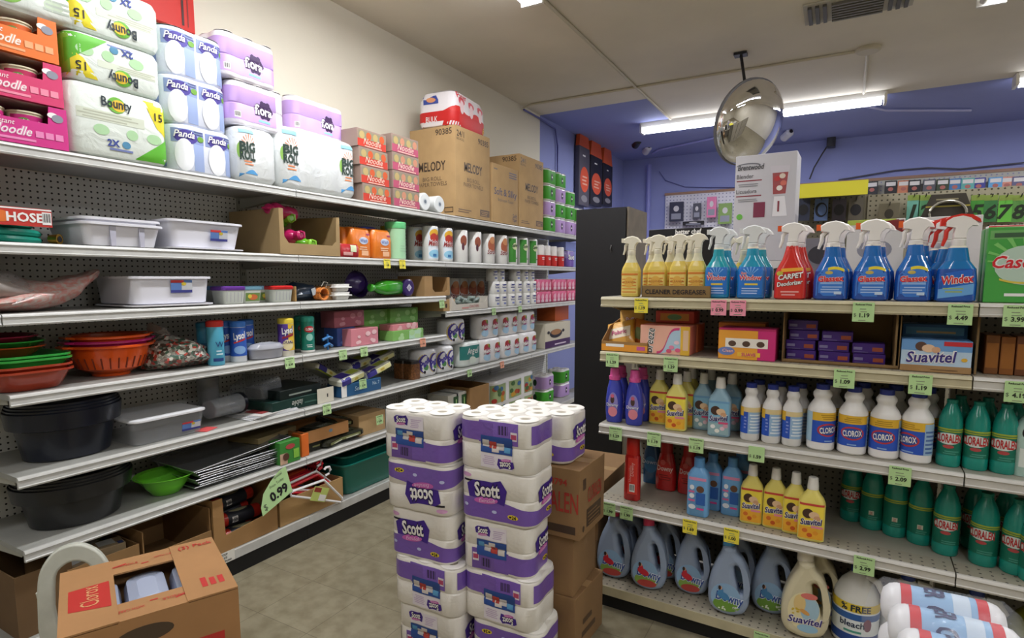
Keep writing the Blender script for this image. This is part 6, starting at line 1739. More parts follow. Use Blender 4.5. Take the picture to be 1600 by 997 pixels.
b = crumple([(-0.09, 0.05, 0.03, 0.035), (-0.05, 0.08, 0.05, 0.05), (0.03, 0.08, 0.05, 0.05), (0.1, 0.06, 0.035, 0.035)], mat('1f3146', 0.3, film=0.6, bscale=14.0), 5, amp=0.006)
pl = Plane(b, (0.03, -0.083, 0.05), (1, 0, 0.3), (-0.3, 0, 1)); pl.rect(-0.015, 0.015, -0.02, 0.02, I('b4bcc0'), 0.001)
onL(b, 'plastic_packet', 'dark blue plastic packet with a pale label on the third shelf', 'packet', 463, S3, 0.16, 0.06, w_=0.18)
b = MB()
for k in range(5):
    pts = [(0.032 * math.cos(2 * PI * i / 16), -0.03 + k * 0.012, 0.036 + 0.032 * math.sin(2 * PI * i / 16)) for i in range(16)]
    b.tube(pts, 0.006, P('d8823a'), 6, closed=True)
b.tube([(0.01, -0.034, 0.07), (0.028, -0.034, 0.1), (0.0, -0.034, 0.105), (-0.02, -0.034, 0.08)], 0.003, mat('b9b4a8', 0.3, metal=0.7), 6)
onL(b, 'wire_coil', 'small orange coil with a metal hook standing on the third shelf', 'coil', 500, S3, 0.08, 0.02, w_=0.075)
b = MB(); rbox(b, 0.1, 0.14, 0.08, CB('9c7346')); onL(b, 'carton', 'small brown carton left of the white stacked dishes on the third shelf', 'box', 508, S3, 0.14, 0.06, w_=0.1)
b = MB()
for k in range(2):
    z = k * 0.047
    Loft(b, [(z, rrect(0.09, 0.09, 0.01)), (z + 0.01, rrect(0.1, 0.1, 0.012)), (z + 0.02, rrect(0.1, 0.1, 0.012)), (z + 0.022, rrect(0.14, 0.12, 0.012)), (z + 0.028, rrect(0.14, 0.12, 0.012)), (z + 0.03, rrect(0.11, 0.1, 0.012)), (z + 0.044, rrect(0.12, 0.1, 0.012))], P('e6e6e2'))
onL(b, 'soap_dish', 'two white soap dishes nested upright, in front of the purple bowls', 'dish', 524, S3, 0.12, 0.015, w_=0.14)
def bowl(r, h, m, t=0.003):
    b = MB(); L = round_prof(b, [(r * 0.4, 0), (r * 0.45, 0.003), (r * 0.75, h * 0.35), (r * 0.93, h * 0.8), (r, h), (r - t, h), (r * 0.93 - t, h * 0.8), (r * 0.75 - t, h * 0.37), (r * 0.4, 0.008)], m, 30); return b
PU = mat('35205e', 0.3, coat=0.3)
bw = bake(bowl(0.085, 0.07, PU))
y = yL(556, S3, 0.2)
spawn(bw, 'bowl', 'dark purple bowl lying tilted behind the white soap dishes', 'bowl', (XL - 0.24, y, S3 + 0.075), rot=(0, math.radians(80), 0), group='dark purple bowls')
spawn(bw, 'bowl', 'dark purple bowl leaning beside the green jug', 'bowl', (XL - 0.14, yL(566, S3, 0.1) + 0.04, S3 + 0.075), rot=(0.15, math.radians(-74), 0), group='dark purple bowls')
b = MB(); gm = mat('3e9a2c', 0.15, coat=0.6)
L = rr_prof(b, [(0, 0.1, 0.09, 0.03), (0.008, 0.11, 0.1, 0.035), (0.18, 0.11, 0.1, 0.035), (0.24, 0.07, 0.07, 0.034), (0.26, 0.045, 0.045, 0.022), (0.285, 0.045, 0.045, 0.022)], gm)
L.rect(-0.04, 0.04, 0.04, 0.15, mat('358a28', 0.2), 0.002)
c = MB(); round_prof(c, [(0.026, 0.285), (0.028, 0.29), (0.028, 0.31), (0.02, 0.315)], gm, 16)
spawn([('bottle', b), ('cap', c)], 'juice_jug', 'green plastic jug lying on its side on the third shelf', 'jug', (XL - 0.09, yL(624, S3 + 0.05, 0.08) - 0.005, S3 + 0.066), rot=(PI / 2, 0, 0.08))
b = MB(); L = round_prof(b, [(0.05, 0), (0.062, 0.004), (0.062, 0.03), (0.05, 0.034)], PU, 26); pl = Plane(b, (0, 0, 0.034), (1, 1, 0), (-1, 1, 0)); pl.rect(-0.02, 0.02, -0.02, 0.02, I('d9d6e4'), 0.001); pl.lines(-0.015, 0.015, -0.015, 0.015, 4, I('8a86a0'), 0.002)
spawn(b, 'round_lid', 'round dark purple lid with white square label standing on edge beside the green jug', 'lid', (XL - 0.06, yL(639, S3 + 0.05, 0.03), S3 + 0.063), rot=(0, PI / 2, 0))
b = bigcarton(0.1, 0.26, 0.12, lambda L, ink: L.lines(-0.04, 0.04, 0.02, 0.1, 4, I('6b5138')))
onL(b, 'carton', 'low brown carton at the right end of the third shelf behind the purple lid', 'box', 640, S3, 0.26, 0.12, w_=0.1)
# section beyond the joint: shelf at 1.21
b = cutbox(0.3, 0.24, 0.14, (0.3, 0.08), CB('a8865a'), low=0.2)
onL(b, 'display_box', 'short brown open carton just past the shelf joint, a price tag on it', 'box', 669, S3b + 0.117, 0.24, 0.01, w_=0.22)
b = bigcarton(0.15, 0.3, 0.085, lambda L, ink: (L.ell(-0.04, 0.04, 0.012, 0.016, ink), L.lines(0.0, 0.06, 0.03, 0.07, 2, I('6b5138'))))
onL(b, 'carton', 'low flat brown carton just under the end of the third shelf past the joint', 'box', 693, S3b, 0.3, 0.02, w_=0.15)
wt = yL(762, S3b + 0.03, 0) - yL(706, S3b + 0.03, 0)
def whitecut():
    b = MB(); m = CB('d3cdc2'); t = 0.004; w_, d = wt, 0.3
    b.box(-w_ / 2, w_ / 2, -d / 2, d / 2, 0, t, m)
    for y in (-d / 2, d / 2 - t): b.prism([(-w_ / 2, t), (w_ / 2, t), (w_ / 2, 0.1), (w_ / 2 - 0.04, 0.05), (-w_ / 2 + 0.06, 0.045), (-w_ / 2, 0.11)], y, y + t, m)
    for s_ in (-1, 1): b.prism([(-d / 2 + t, t), (d / 2 - t, t), (d / 2 - t, 0.1), (-d / 2 + t, 0.1)], min(s_ * w_ / 2, s_ * w_ / 2 - s_ * t), max(s_ * w_ / 2, s_ * w_ / 2 - s_ * t), m, axis='x')
    pl = Plane(b, (0, -d / 2, 0), (1, 0, 0), (0, 0, 1)); pl.text('CRACKERS', 0.05, 0.025, 0.02, I('a8383a'), wmax=0.25); pl.lines(-0.12, 0.0, 0.01, 0.035, 1, I('c88a84'))
    return b
onL(whitecut(), 'display_box', 'white printed open tray full of grey green packets past the shelf joint', 'box', 706, S3b, 0.3, 0.0, w_=wt)
for i in range(9):
    rnd = random.Random(i)
    b = MB(); L = rr_prof(b, [(0, 0.085, 0.004, 0.002), (0.012, 0.09, 0.02, 0.008), (0.05, 0.09, 0.022, 0.009), (0.062, 0.085, 0.004, 0.002)], W('8f9f98')); L.ell(0, 0.03, 0.02, 0.012, I('5c6e68'), 0.002)
    yy = yL(706, S3b + 0.03, 0) + 0.1 + (i % 5) * (wt - 0.2) / 4
    spawn(b, 'snack_packet', 'small grey green packet in the white open tray', 'packet', (XL - 0.06 - 0.07 * (i // 5), yy, S3b + 0.03 + 0.016 * (i % 2)), rot=(math.radians(30 + rnd.uniform(-15, 15)), rnd.uniform(-0.3, 0.3), RL + rnd.uniform(-0.4, 0.4)), group='packets in the white open tray')
# rolls past the joint
def r_scottr(L):
    for z in (0.05,):
        L.rect(-0.025, 0.03, z, z + 0.035, I('3c3f7c'), 0.001); L.text('Scott', 0.0, z + 0.018, 0.022, WHITE, off=0.03, wmax=0.05, lift=0.003); L.rect(-0.01, 0.02, 0.02, 0.035, I('7c88c0'), 0.002)
ts = troll(r_scottr, h=0.108, r=0.055)
nn = 0
for ci, px in enumerate([771, 782, 795, 806, 819, 829]):
    for r_ in range(3 if ci in (0, 1, 4, 5) else 2 + (ci % 2)):
        y = yL(px + 2, S3b + 0.1, 0.06)
        spawn(ts, 'toilet_roll', 'toilet roll with a small blue print, ' + ['first', 'second', 'third', 'fourth', 'fifth', 'sixth'][ci] + ' stack after the white tray, ' + ['bottom', 'middle', 'top'][r_], 'toilet paper', (XL - 0.07 - 0.02 * (r_ == 2), y, S3b + 0.001 + r_ * 0.109), RL - 0.3, 'single toilet rolls on the far shelf')
for i, (px, b_, z) in enumerate([(718, 0.31, 0), (729, 0.31, 0), (747, 0.31, 0), (756, 0.31, 0)]):
    spawn(tw, 'paper_towel_roll', 'brown printed paper towel roll behind the white open tray, ' + ['first', 'second', 'third', 'fourth'][i] + ' from the left', 'paper towels', (XL - 0.375, yL(718, S3b + 0.1, 0.3) + 0.135 * i, S3b + 0.001), RL - 0.4, 'paper towel rolls behind the open tray')
ppk = bake(wrap_pack(0.36, 0.2, 0.115, 4, 2, W('d2527c'), lambda L: ([L.ell(-0.13 + 0.09 * k, 0.06, 0.03, 0.03, I('e6a8bc'), 0.002) for k in range(4)], [L.rect(-0.16 + 0.09 * k, -0.1 + 0.09 * k, 0.01, 0.035, I('e9c8d2'), 0.003) for k in range(4)])))
for i, px in enumerate([838, 861, 881]):
    y = yL(838, S3b + 0.1, 0.03) + 0.375 * i
    for r_ in range(2):
        spawn(ppk, 'napkin_pack', 'pink wrapped pack past the toilet rolls, ' + ['first', 'second', 'third'][i] + ' stack, ' + ['bottom', 'top'][r_], 'paper pack', (XL - 0.13, y + 0.18, S3b + 0.001 + r_ * 0.119), RL, 'pink wrapped packs')

# --- fourth shelf
def bigtray(col, h=0.05, w_=0.27, d=0.36):
    return bake(tub(w_, d, h, mat(col, 0.2, coat=0.5), flare=0.82, rim=0.01, r=0.06, rimh=0.006))
tg_, trd = bigtray('2f9a3c', 0.06), bigtray('a33a22', 0.075)
yb = yL(129, S4 + 0.05, 0.01)
for i, (pr, z, x, dy, lab) in enumerate([(trd, 0.0, 0.0, 0.0, 'dark red plastic tray, bottom of the nested stack at the left edge'), (trd, 0.014, 0.0, 0.0, 'dark red plastic tray, second in the nested stack at the left edge'), (tg_, 0.046, 0.0, 0.005, 'green plastic tray resting in the dark red ones, lower green one'), (tg_, 0.056, 0.0, 0.005, 'green plastic tray resting in the dark red ones, upper green one')]):
    spawn(pr, 'serving_tray', lab, 'tray', (XL - 0.19, yb - 0.137 + dy, S4 + 0.001 + z * 1.25), RL, 'nested plastic trays').scale = (1 - 0.02 * i, 1 - 0.02 * i, 1)
def ovalt(col, h=0.05):
    b = MB(); round_prof(b, [(0.07, 0), (0.075, 0.003), (0.1, h * 0.8), (0.112, h), (0.109, h + 0.004), (0.097, h * 0.85), (0.07, 0.007)], mat(col, 0.2, coat=0.5), 36, sx=1.1, sy=1.3); return bake(b)
for i, (c_, lab) in enumerate([('b34a22', 'orange oval platter under the green oval one at the left edge'), ('2f9a3c', 'green oval platter near the top of the tray stack at the left edge'), ('8c1f3c', 'dark magenta oval platter on top of the tray stack at the left edge')]):
    spawn(ovalt(c_, 0.035), 'platter', lab, 'platter', (XL - 0.22, yb - 0.16 - (0.02 if i == 2 else 0), S4 + 0.12 + i * 0.02), RL, 'oval platters')
b = MB(); m_or = mat('e2571a', 0.22, coat=0.5)
wc = yL(242, S4 + 0.14, 0.04) - yL(103, S4 + 0.14, 0.04)
R = wc / 2
def coland(m, slots=True):
    b = MB(); H = 0.135
    round_prof(b, [(R * 0.42, 0), (R * 0.44, 0.012), (R * 0.46, 0.012), (R * 0.72, 0.035), (R * 0.84, 0.085), (R * 0.88, H - 0.014), (R, H - 0.01), (R, H - 0.003), (R * 0.97, H), (R * 0.86, H - 0.006), (R * 0.82, 0.085), (R * 0.7, 0.039), (R * 0.4, 0.016)], m, 44)
    if slots:
        for k in range(28):
            a = 2 * PI * k / 28
            for s0_, s1_ in ((0.0, 1.0),):
                p0 = Vector((math.cos(a) * (R * 0.735), math.sin(a) * (R * 0.735), 0.038)); p1 = Vector((math.cos(a) * (R * 0.842), math.sin(a) * (R * 0.842), 0.083))
                b.tube([p0, p1], 0.0028, mat('7a2a0a', 0.6), 5)
    for s_ in (-1, 1):
        b.tube([(s_ * R * 0.96, -0.05, H - 0.006), (s_ * R * 1.1, -0.03, H - 0.004), (s_ * R * 1.1, 0.03, H - 0.004), (s_ * R * 0.96, 0.05, H - 0.006)], 0.005, m, 6)
    return b
yc = (yL(103, S4 + 0.14, 0.19) + yL(242, S4 + 0.14, 0.19)) / 2
yc = yL(173, S4 + 0.12, 0.19)
spawn(coland(m_or), 'colander', 'orange plastic colander nested under the magenta rim on the fourth shelf', 'colander', (XL - 0.2, yc, S4 + 0.001), RL, 'nested colanders')
spawn(coland(mat('b8206a', 0.25, coat=0.5), False), 'colander', 'magenta colander nested between the two orange ones', 'colander', (XL - 0.2, yc, S4 + 0.02), RL, 'nested colanders').scale = (0.96, 0.96, 1)
spawn(coland(m_or, False), 'colander', 'orange colander on top of the nested set', 'colander', (XL - 0.2, yc, S4 + 0.039), RL, 'nested colanders').scale = (0.925, 0.925, 1)
m_clips = bpy.data.materials.new('mixed_clips'); m_clips.use_nodes = True
nt = m_clips.node_tree; p_ = nt.nodes['Principled BSDF']; tcc = nt.nodes.new('ShaderNodeTexCoord'); vo = nt.nodes.new('ShaderNodeTexVoronoi'); vo.inputs['Scale'].default_value = 75
rp_ = nt.nodes.new('ShaderNodeValToRGB'); rp_.color_ramp.interpolation = 'CONSTANT'
rp_.color_ramp.elements[0].color = rgb('4a3a30'); rp_.color_ramp.elements[1].position = 0.3; rp_.color_ramp.elements[1].color = rgb('8a8a80')
for ps, cc in ((0.45, 'b2453a'), (0.55, 'c8c4b8'), (0.72, '3c5a4a'), (0.85, '6e6258')):
    e_ = rp_.color_ramp.elements.new(ps); e_.color = rgb(cc)
nt.links.new(tcc.outputs['Object'], vo.inputs['Vector']); nt.links.new(vo.outputs['Color'], rp_.inputs['Fac']); nt.links.new(rp_.outputs['Color'], p_.inputs['Base Color']); p_.inputs['Roughness'].default_value = 0.3; p_.inputs['Coat Weight'].default_value = 0.6
b = crumple([(-0.14, 0.03, 0.02, 0.03), (-0.12, 0.09, 0.05, 0.055), (-0.05, 0.13, 0.075, 0.075), (0.03, 0.13, 0.07, 0.07), (0.11, 0.1, 0.05, 0.05), (0.155, 0.05, 0.025, 0.03)], m_clips, 11, amp=0.01)
n_ = crumple([(-0.02, 0.02, 0.02, 0.14), (-0.03, 0.015, 0.012, 0.16), (-0.05, 0.035, 0.02, 0.175), (-0.09, 0.06, 0.02, 0.19)], mat('b9b4ae', 0.2, alpha=0.55, film=0.7, bscale=20.0), 2)
onL([('contents', b), ('twisted_top', n_)], 'clear_bag', 'tied clear bag full of small coloured clips between the colander and the blue wipes', 'bag', 247, S4, 0.26, 0.03, w_=0.3)
def wipes(body, lid, fn, h=0.2, r=0.04):
    b = MB(); L = round_prof(b, [(r * 0.94, 0), (r, 0.004), (r, h * 0.88)], mat(body, 0.3, coat=0.3), 22, cap1=True); fn(L)
    c = MB(); round_prof(c, [(r * 1.03, h * 0.86), (r * 1.04, h * 0.87), (r * 1.04, h * 0.97), (r * 0.85, h)], P(lid), 22)
    return bake([('canister', b), ('lid', c)])
def f_ly(L, c1='2f5cb8', red=True):
    L.rect(-0.12, 0.12, 0.03, 0.17, I(c1), 0.001); L.text('Lysol', 0.0, 0.125, 0.032, WHITE, off=0.03, rot=0.15, wmax=0.062, lift=0.003, shear=0.2); L.band(lambda u: 0.1 + u * 0.3, lambda u: 0.108 + u * 0.3, -0.03, 0.03, I('c8363a'), 0.002)
    L.ell(0, 0.06, 0.03, 0.02, I('86aee0'), 0.002)
wly = wipes('e4e8ee', '3f78c8', lambda L: f_ly(L))
wlb = wipes('58b4d4', 'c8342e', lambda L: (L.text('W', 0.012, 0.1, 0.026, I('24407e'), lift=0.003), L.rect(-0.02, 0.03, 0.02, 0.035, I('24407e'), 0.002), L.lines(-0.01, 0.03, 0.05, 0.08, 2, I('c8e4ee'))), h=0.212)
wlx = wipes('4a9ec4', '3c88b0', lambda L: L.rect(-0.03, 0.03, 0.05, 0.1, I('2f6f98'), 0.001))
wyl = wipes('efeadc', 'ecd44a', lambda L: (L.rect(-0.12, 0.0, 0.03, 0.17, I('5a3c98'), 0.001), L.rect(0.0, 0.12, 0.03, 0.17, I('e6c03a'), 0.001), L.ell(-0.002, 0.06, 0.028, 0.028, I('e9dcae'), 0.002), L.text('DUAL', 0, 0.075, 0.014, I('3c2c70'), off=0.02, lift=0.004), L.text('Lysol', 0.0, 0.132, 0.032, WHITE, out=I('3c2c80'), off=0.03, rot=0.15, wmax=0.062, lift=0.004, shear=0.2), L.band(lambda u: 0.1 + u * 0.3, lambda u: 0.112 + u * 0.3, -0.03, 0.03, I('9c2a3a'), 0.0026)))
wgr = wipes('1e8c7c', '3aa898', lambda L: (L.ell(0.0, 0.13, 0.03, 0.018, I('b83038'), 0.002), L.text('CLOROX', 0.0, 0.13, 0.013, WHITE, off=0.03, wmax=0.045, lift=0.004), L.ell(0.0, 0.085, 0.02, 0.02, I('8fcabc'), 0.002), L.rect(-0.12, 0.12, 0.0, 0.012, WHITE, 0.001), L.lines(-0.02, 0.02, 0.03, 0.05, 2, I('d8e8e0'))))
for i, (pr, px, b_, lab) in enumerate([(wlb, 334, 0.02, 'light blue wipes canister with red lid beside the clip bag'), (wlx, 318, 0.12, 'blue wipes canister in shade behind the red lidded one, left'), (wly, 351, 0.1, 'blue wipes canister peeking between the red lidded one and the front blue one'), (wly, 370, 0.03, 'blue and white wipes canister with script label in front, left of the oval dish'), (wly, 383, 0.12, 'blue and white wipes canister just behind the front script labelled one'), (wyl, 446, 0.01, 'purple and yellow wipes canister with yellow lid'), (wgr, 480, 0.03, 'green wipes canister with red oval logo, right of the yellow lidded one'), (wgr, 470, 0.12, 'green wipes canister almost hidden behind the front green one')]):
    onL(pr, 'wipes_canister', lab, 'canister', px, S4, 0.08, b_, w_=0.08, group='wipes canisters', turn=-0.4)
b = MB(); L = round_prof(b, [(0.085, 0), (0.1, 0.004), (0.108, 0.045), (0.11, 0.05)], mat('a9abb4', 0.15, coat=0.5, alpha=0.85), 34, sx=1.0, sy=0.55)
c = MB(); round_prof(c, [(0.112, 0.05), (0.112, 0.056), (0.09, 0.075), (0.03, 0.084)], mat('b9bcc6', 0.12, coat=0.6, alpha=0.8), 34, sx=1.0, sy=0.55)
onL([('base', b), ('lid', c)], 'soap_box', 'grey translucent oval soap dish with lid in front of the blue wipes', 'dish', 399, S4, 0.12, -0.002, w_=0.215)
def smallbox(w_, d, h, m, fn=None):
    b = MB(); L = rbox(b, w_, d, h, m, 0.003); L.w, L.h = w_, h
    if fn: fn(L)
    return b
def floral(c1):
    rnd = random.Random(4)
    pts = [(rnd.uniform(-0.4, 0.4), rnd.uniform(0.15, 0.85), rnd.uniform(0.04, 0.1)) for _ in range(9)]
    return lambda L: [L.ell(x * L.w, y * L.h, r_ * L.w, r_ * L.w * 0.7, I(c1), 0.001 + 0.0002 * k) for k, (x, y, r_) in enumerate(pts)]
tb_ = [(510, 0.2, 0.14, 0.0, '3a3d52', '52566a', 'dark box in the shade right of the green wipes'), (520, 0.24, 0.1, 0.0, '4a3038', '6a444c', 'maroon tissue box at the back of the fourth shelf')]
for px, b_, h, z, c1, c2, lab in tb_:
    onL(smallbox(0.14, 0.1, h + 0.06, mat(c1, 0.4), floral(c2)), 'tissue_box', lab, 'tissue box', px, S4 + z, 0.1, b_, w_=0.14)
for i, (px, z, b_, c1, c2, w_, h, lab) in enumerate([
        (527, 0.001, 0.1, '3a5498', '6c86c4', 0.16, 0.11, 'blue tissue box behind the small pink one'),
        (522, 0.112, 0.12, 'a8606c', 'c99098', 0.26, 0.1, 'dusty pink tissue box lying on the blue one'),
        (549, 0.0, 0.03, 'd98a96', 'f0c8cc', 0.235, 0.105, 'small pink floral tissue box in front on the fourth shelf'),
        (568, 0.001, 0.2, '7cb85c', 'a4d488', 0.3, 0.1, 'green tissue box, bottom left of the green pile'), (568, 0.102, 0.2, '7cb85c', 'a4d488', 0.3, 0.1, 'green tissue box, top left of the green pile'),
        (610, 0.001, 0.17, '7cb85c', 'a4d488', 0.3, 0.1, 'green tissue box, bottom right of the green pile'), (610, 0.102, 0.17, '7cb85c', 'a4d488', 0.3, 0.1, 'green tissue box, top right of the green pile'),
        (614, 0.0, 0.02, '86bc66', 'b4dca0', 0.32, 0.065, 'green tissue box lying in front beside the salmon price tag'), (614, 0.066, 0.03, 'd88a92', 'e8b8bc', 0.26, 0.04, 'flat pink box lying on the front green tissue box')]):
    onL(smallbox(w_, 0.12, h, mat(c1, 0.35), floral(c2)), 'tissue_box', lab, 'tissue box', px, S4 + z, 0.12, b_, w_=w_, group='tissue boxes on the fourth left shelf')
b = MB(); b.box(-0.06, 0.06, -0.0006, 0.0006, 0.0, 0.055, I('b8dcc0')); 
spawn(b, 'paper_card', 'pale mint card stuck on the front green tissue box', 'card', (XL - 0.0185, yL(648, S4 + 0.03, 0.02), S4 + 0.002), RL)
b = MB(); sm_ = mat('3c7ab8', 0.25, coat=0.4)
b.tube([(-0.03, 0, 0.02), (0.0, -0.01, 0.035), (0.03, 0, 0.02)], 0.009, sm_, 8); b.tube([(-0.04, 0, 0.06), (0.0, -0.01, 0.075), (0.03, 0, 0.065)], 0.009, sm_, 8); b.box(-0.004, 0.004, -0.002, 0.006, 0, 0.09, sm_)
onL(b, 'brush', 'blue plastic cleaning brush standing between the green wipes and the pink tissue box', 'brush', 506, S4, 0.03, 0.03, w_=0.09)

# --- fifth shelf
NV = mat('121826', 0.3, coat=0.25)
def bigtub(Rx, h, m, n=1):
    b = MB(); R = Rx
    round_prof(b, [(R * 0.7, 0), (R * 0.74, 0.006), (R * 0.84, h * 0.62), (R * 0.86, h * 0.63), (R * 0.96, h * 0.66), (R, h * 0.99), (R * 0.99, h), (R * 0.98, h * 0.985), (R * 0.94, h * 0.68), (R * 0.835, h * 0.64), (R * 0.72, 0.008)], m, 48, sy=0.85)
    if n > 1:
        for k in range(n):
            z = h * (0.7 + 0.27 * k / n)
            pts = [(R * 1.004 * math.cos(a * 2 * PI / 48), R * 0.8 * 1.004 * math.sin(a * 2 * PI / 48), z) for a in range(48)]
            b.tube(pts, 0.004, m, 5, closed=True)
    return b
Rt = 0.2
spawn(bigtub(Rt, 0.198, NV), 'wash_tub', 'big dark navy plastic wash tub on the fifth shelf at the left', 'tub', (XL - 0.2, 1.105, S5 + 0.001), RL + 0.05, 'dark wash tubs')
for k in range(3):
    spawn(bigtub(Rt * 0.975 ** (k + 1), 0.198, NV), 'wash_tub', 'dark navy wash tub nested in the one on the fifth shelf, ' + ['second', 'third', 'topmost'][k] + ' rim up', 'tub', (XL - 0.2, 1.105, S5 + 0.012 + 0.011 * k), RL + 0.05, 'dark wash tubs')
BK = mat('1d1e20', 0.35, coat=0.2)
for k in range(4):
    spawn(bigtub(Rt * 1.05 * 0.975 ** k, 0.175, BK), 'wash_tub', 'black plastic wash tub on the sixth shelf, ' + ['bottom', 'second', 'third', 'topmost'][k] + ' of the nested set', 'tub', (XL - 0.2, 1.115, S6 + 0.001 + 0.011 * k), RL - 0.04, 'black wash tubs')
m_clr = mat('c4c7cc', 0.2, alpha=0.32, coat=0.4)
wcb = yL(316, S5 + 0.05, 0.03) - yL(200, S5 + 0.05, 0.03)
b = MB(); L = rr_prof(b, [(0, wcb * 0.9, 0.26, 0.03), (0.004, wcb * 0.92, 0.27, 0.03), (0.1, wcb * 0.99, 0.3, 0.035)], m_clr)
pl = Plane(b, (0.09, -0.139, 0.03), (1, 0, 0), (0, -0.15, 1)); lbl(pl, 0, 0.012, 0.085, 0.04)
c = MB(); rr_prof(c, [(0.1, wcb, 0.305, 0.035), (0.103, wcb + 0.012, 0.315, 0.04), (0.11, wcb + 0.012, 0.315, 0.04), (0.114, wcb - 0.02, 0.28, 0.035)], mat('f4f5f8', 0.2, alpha=0.92, coat=0.4))
onL([('box_body', b), ('lid', c)], 'storage_box', 'clear plastic storage box with white lid beside the navy tub', 'storage box', 214, S5, 0.3, 0.02, w_=wcb - 0.02)
b = MB(); b.box(-0.04, 0.04, -0.03, 0.03, 0, 0.003, I('e05a5a')); spawn(b, 'paper_slip', 'red paper slip lying on the shelf beside the clear storage box', 'paper', (XL - 0.05, yL(322, S5, 0.05), S5 + 0.001), RL + 0.4)
jgm = mat('a4a8ac', 0.15, alpha=0.4, coat=0.5)
def pitcher(h=0.2, r=0.055):
    b = MB(); round_prof(b, [(r * 0.85, 0), (r * 0.88, 0.005), (r, h), (r * 0.96, h), (r * 0.84, 0.008)], jgm, 22)
    c = MB(); round_prof(c, [(r * 1.04, h), (r * 1.05, h + 0.02), (r * 0.9, h + 0.026)], P('15181f'), 22); return bake([('pitcher', b), ('lid', c)])
pt = pitcher()
spawn(pt, 'pitcher', 'clear plastic pitcher with dark lid lying on its side right of the clear storage box', 'pitcher', (XL - 0.12, yL(326, S5 + 0.05, 0.12), S5 + 0.075), rot=(-PI / 2 - 0.02, 0, 0.2), group='clear pitchers')
spawn(pt, 'pitcher', 'clear plastic pitcher with dark lid standing at the back behind the lying ones', 'pitcher', (XL - 0.32, yL(330, S5 + 0.05, 0.3), S5 + 0.001), RL, 'clear pitchers')
b = MB(); L = rr_prof(b, [(0, 0.2, 0.06, 0.01), (0.01, 0.22, 0.1, 0.03), (0.1, 0.22, 0.12, 0.03), (0.15, 0.26, 0.13, 0.03), (0.152, 0.25, 0.12, 0.03)], mat('9a9ea2', 0.15, alpha=0.4, coat=0.5))
spawn(b, 'pitcher', 'big clear container lying at an angle over the white sheets of the fifth shelf', 'pitcher', (XL - 0.2, yL(385, S5 + 0.05, 0.2), S5 + 0.1), rot=(math.radians(-80), 0, math.radians(18)))
b = MB()
for k in range(4):
    b.box(-0.15 + 0.01 * k, 0.15 - 0.006 * k, -0.12, 0.12 - 0.01 * k, k * 0.004, k * 0.004 + 0.003, I(['cfd0d2', 'dcdcdc', 'c6c8cc', 'd8d4d0'][k]), Matrix.Rotation(0.06 * k, 4, 'Z'))
b.box(-0.08, 0.07, -0.08, 0.03, 0.0165, 0.018, I('a04040'), Matrix.Rotation(0.2, 4, 'Z'))
onL(b, 'paper_pile', 'pile of white and red printed sheets lying near the joint of the fifth shelf', 'papers', 385, S5, 0.24, 0.01, w_=0.34)
DG = mat('1e3a34', 0.35)
y = yL(436, S5 + 0.05, 0.05)
onL(smallbox(0.3, 0.3, 0.062, DG, lambda L: (L.text('Sealable', 0.05, 0.032, 0.03, I('c8ccc4'), shear=0.2, wmax=0.16, lift=0.003, rot=PI),)), 'food_bag_box', 'flat dark green box with white script, lying left on the fifth shelf', 'box', 437, S5 + 0.001, 0.3, 0.03, w_=0.16, turn=0.1, group='dark green boxes')
onL(smallbox(0.26, 0.28, 0.06, DG, lambda L: L.lines(-0.1, 0.1, 0.02, 0.04, 1, I('3c5e54'))), 'food_bag_box', 'flat dark green box right of the script one on the fifth shelf', 'box', 476, S5 + 0.001, 0.28, 0.03, w_=0.16, turn=-0.05, group='dark green boxes')
onL(smallbox(0.3, 0.26, 0.05, mat('16201f', 0.35), lambda L: L.lines(-0.1, 0.1, 0.015, 0.035, 1, I('8a948c'))), 'food_bag_box', 'black box with white writing on top of the dark green boxes', 'box', 440, S5 + 0.064, 0.26, 0.04, w_=0.24, turn=0.08, group='dark green boxes')
b = MB(); b.box(-0.06, 0.06, -0.001, 0.001, 0, 0.085, I('ddd8c8')); b.box(0.01, 0.018, -0.0016, -0.001, 0.03, 0.05, BLACK); spawn(b, 'paper_card', 'white card leaning on the dark green box above its price tag', 'card', (XL - 0.022, yL(513, S5 + 0.04, 0.0), S5 + 0.001), RL)
b = smallbox(0.34, 0.12, 0.075, I('2c5c8a'), lambda L: (L.text('Select', -0.02, 0.04, 0.026, I('c8dcea'), shear=0.2, wmax=0.1, lift=0.003), L.rect(-0.17, -0.13, 0, 0.075, WHITE, 0.001), L.text('No. 7', 0.12, 0.05, 0.022, I('c8dcea'), wmax=0.06, lift=0.003)))
onL(b, 'tissue_box', 'blue lettered box lying under the purple and yellow napkin packs', 'box', 526, S5, 0.12, 0.03, w_=0.42)
def nappk():
    b = MB(); L = rr_prof(b, [(0, 0.22, 0.1, 0.02), (0.008, 0.24, 0.12, 0.03), (0.035, 0.24, 0.12, 0.03), (0.045, 0.2, 0.09, 0.02)], W('dfe0d0')); L.rect(-0.11, -0.03, 0.0, 0.045, I('3f3a8c'), 0.001); L.rect(-0.02, 0.1, 0.006, 0.036, I('e6e2a4'), 0.0016); L.rect(-0.12, 0.12, 0.0, 0.006, I('a8b83a'), 0.002); L.ell(0.02, 0.02, 0.02, 0.008, I('c8b04a'), 0.003)
    pl = Plane(b, (0, 0, 0.045), (1, 0, 0), (0, 1, 0)); pl.rect(-0.09, 0.0, -0.035, 0.04, I('4a3c98'), 0.001); pl.rect(0.01, 0.09, -0.03, 0.03, I('b4c04a'), 0.001); return bake(b)
npk = nappk()
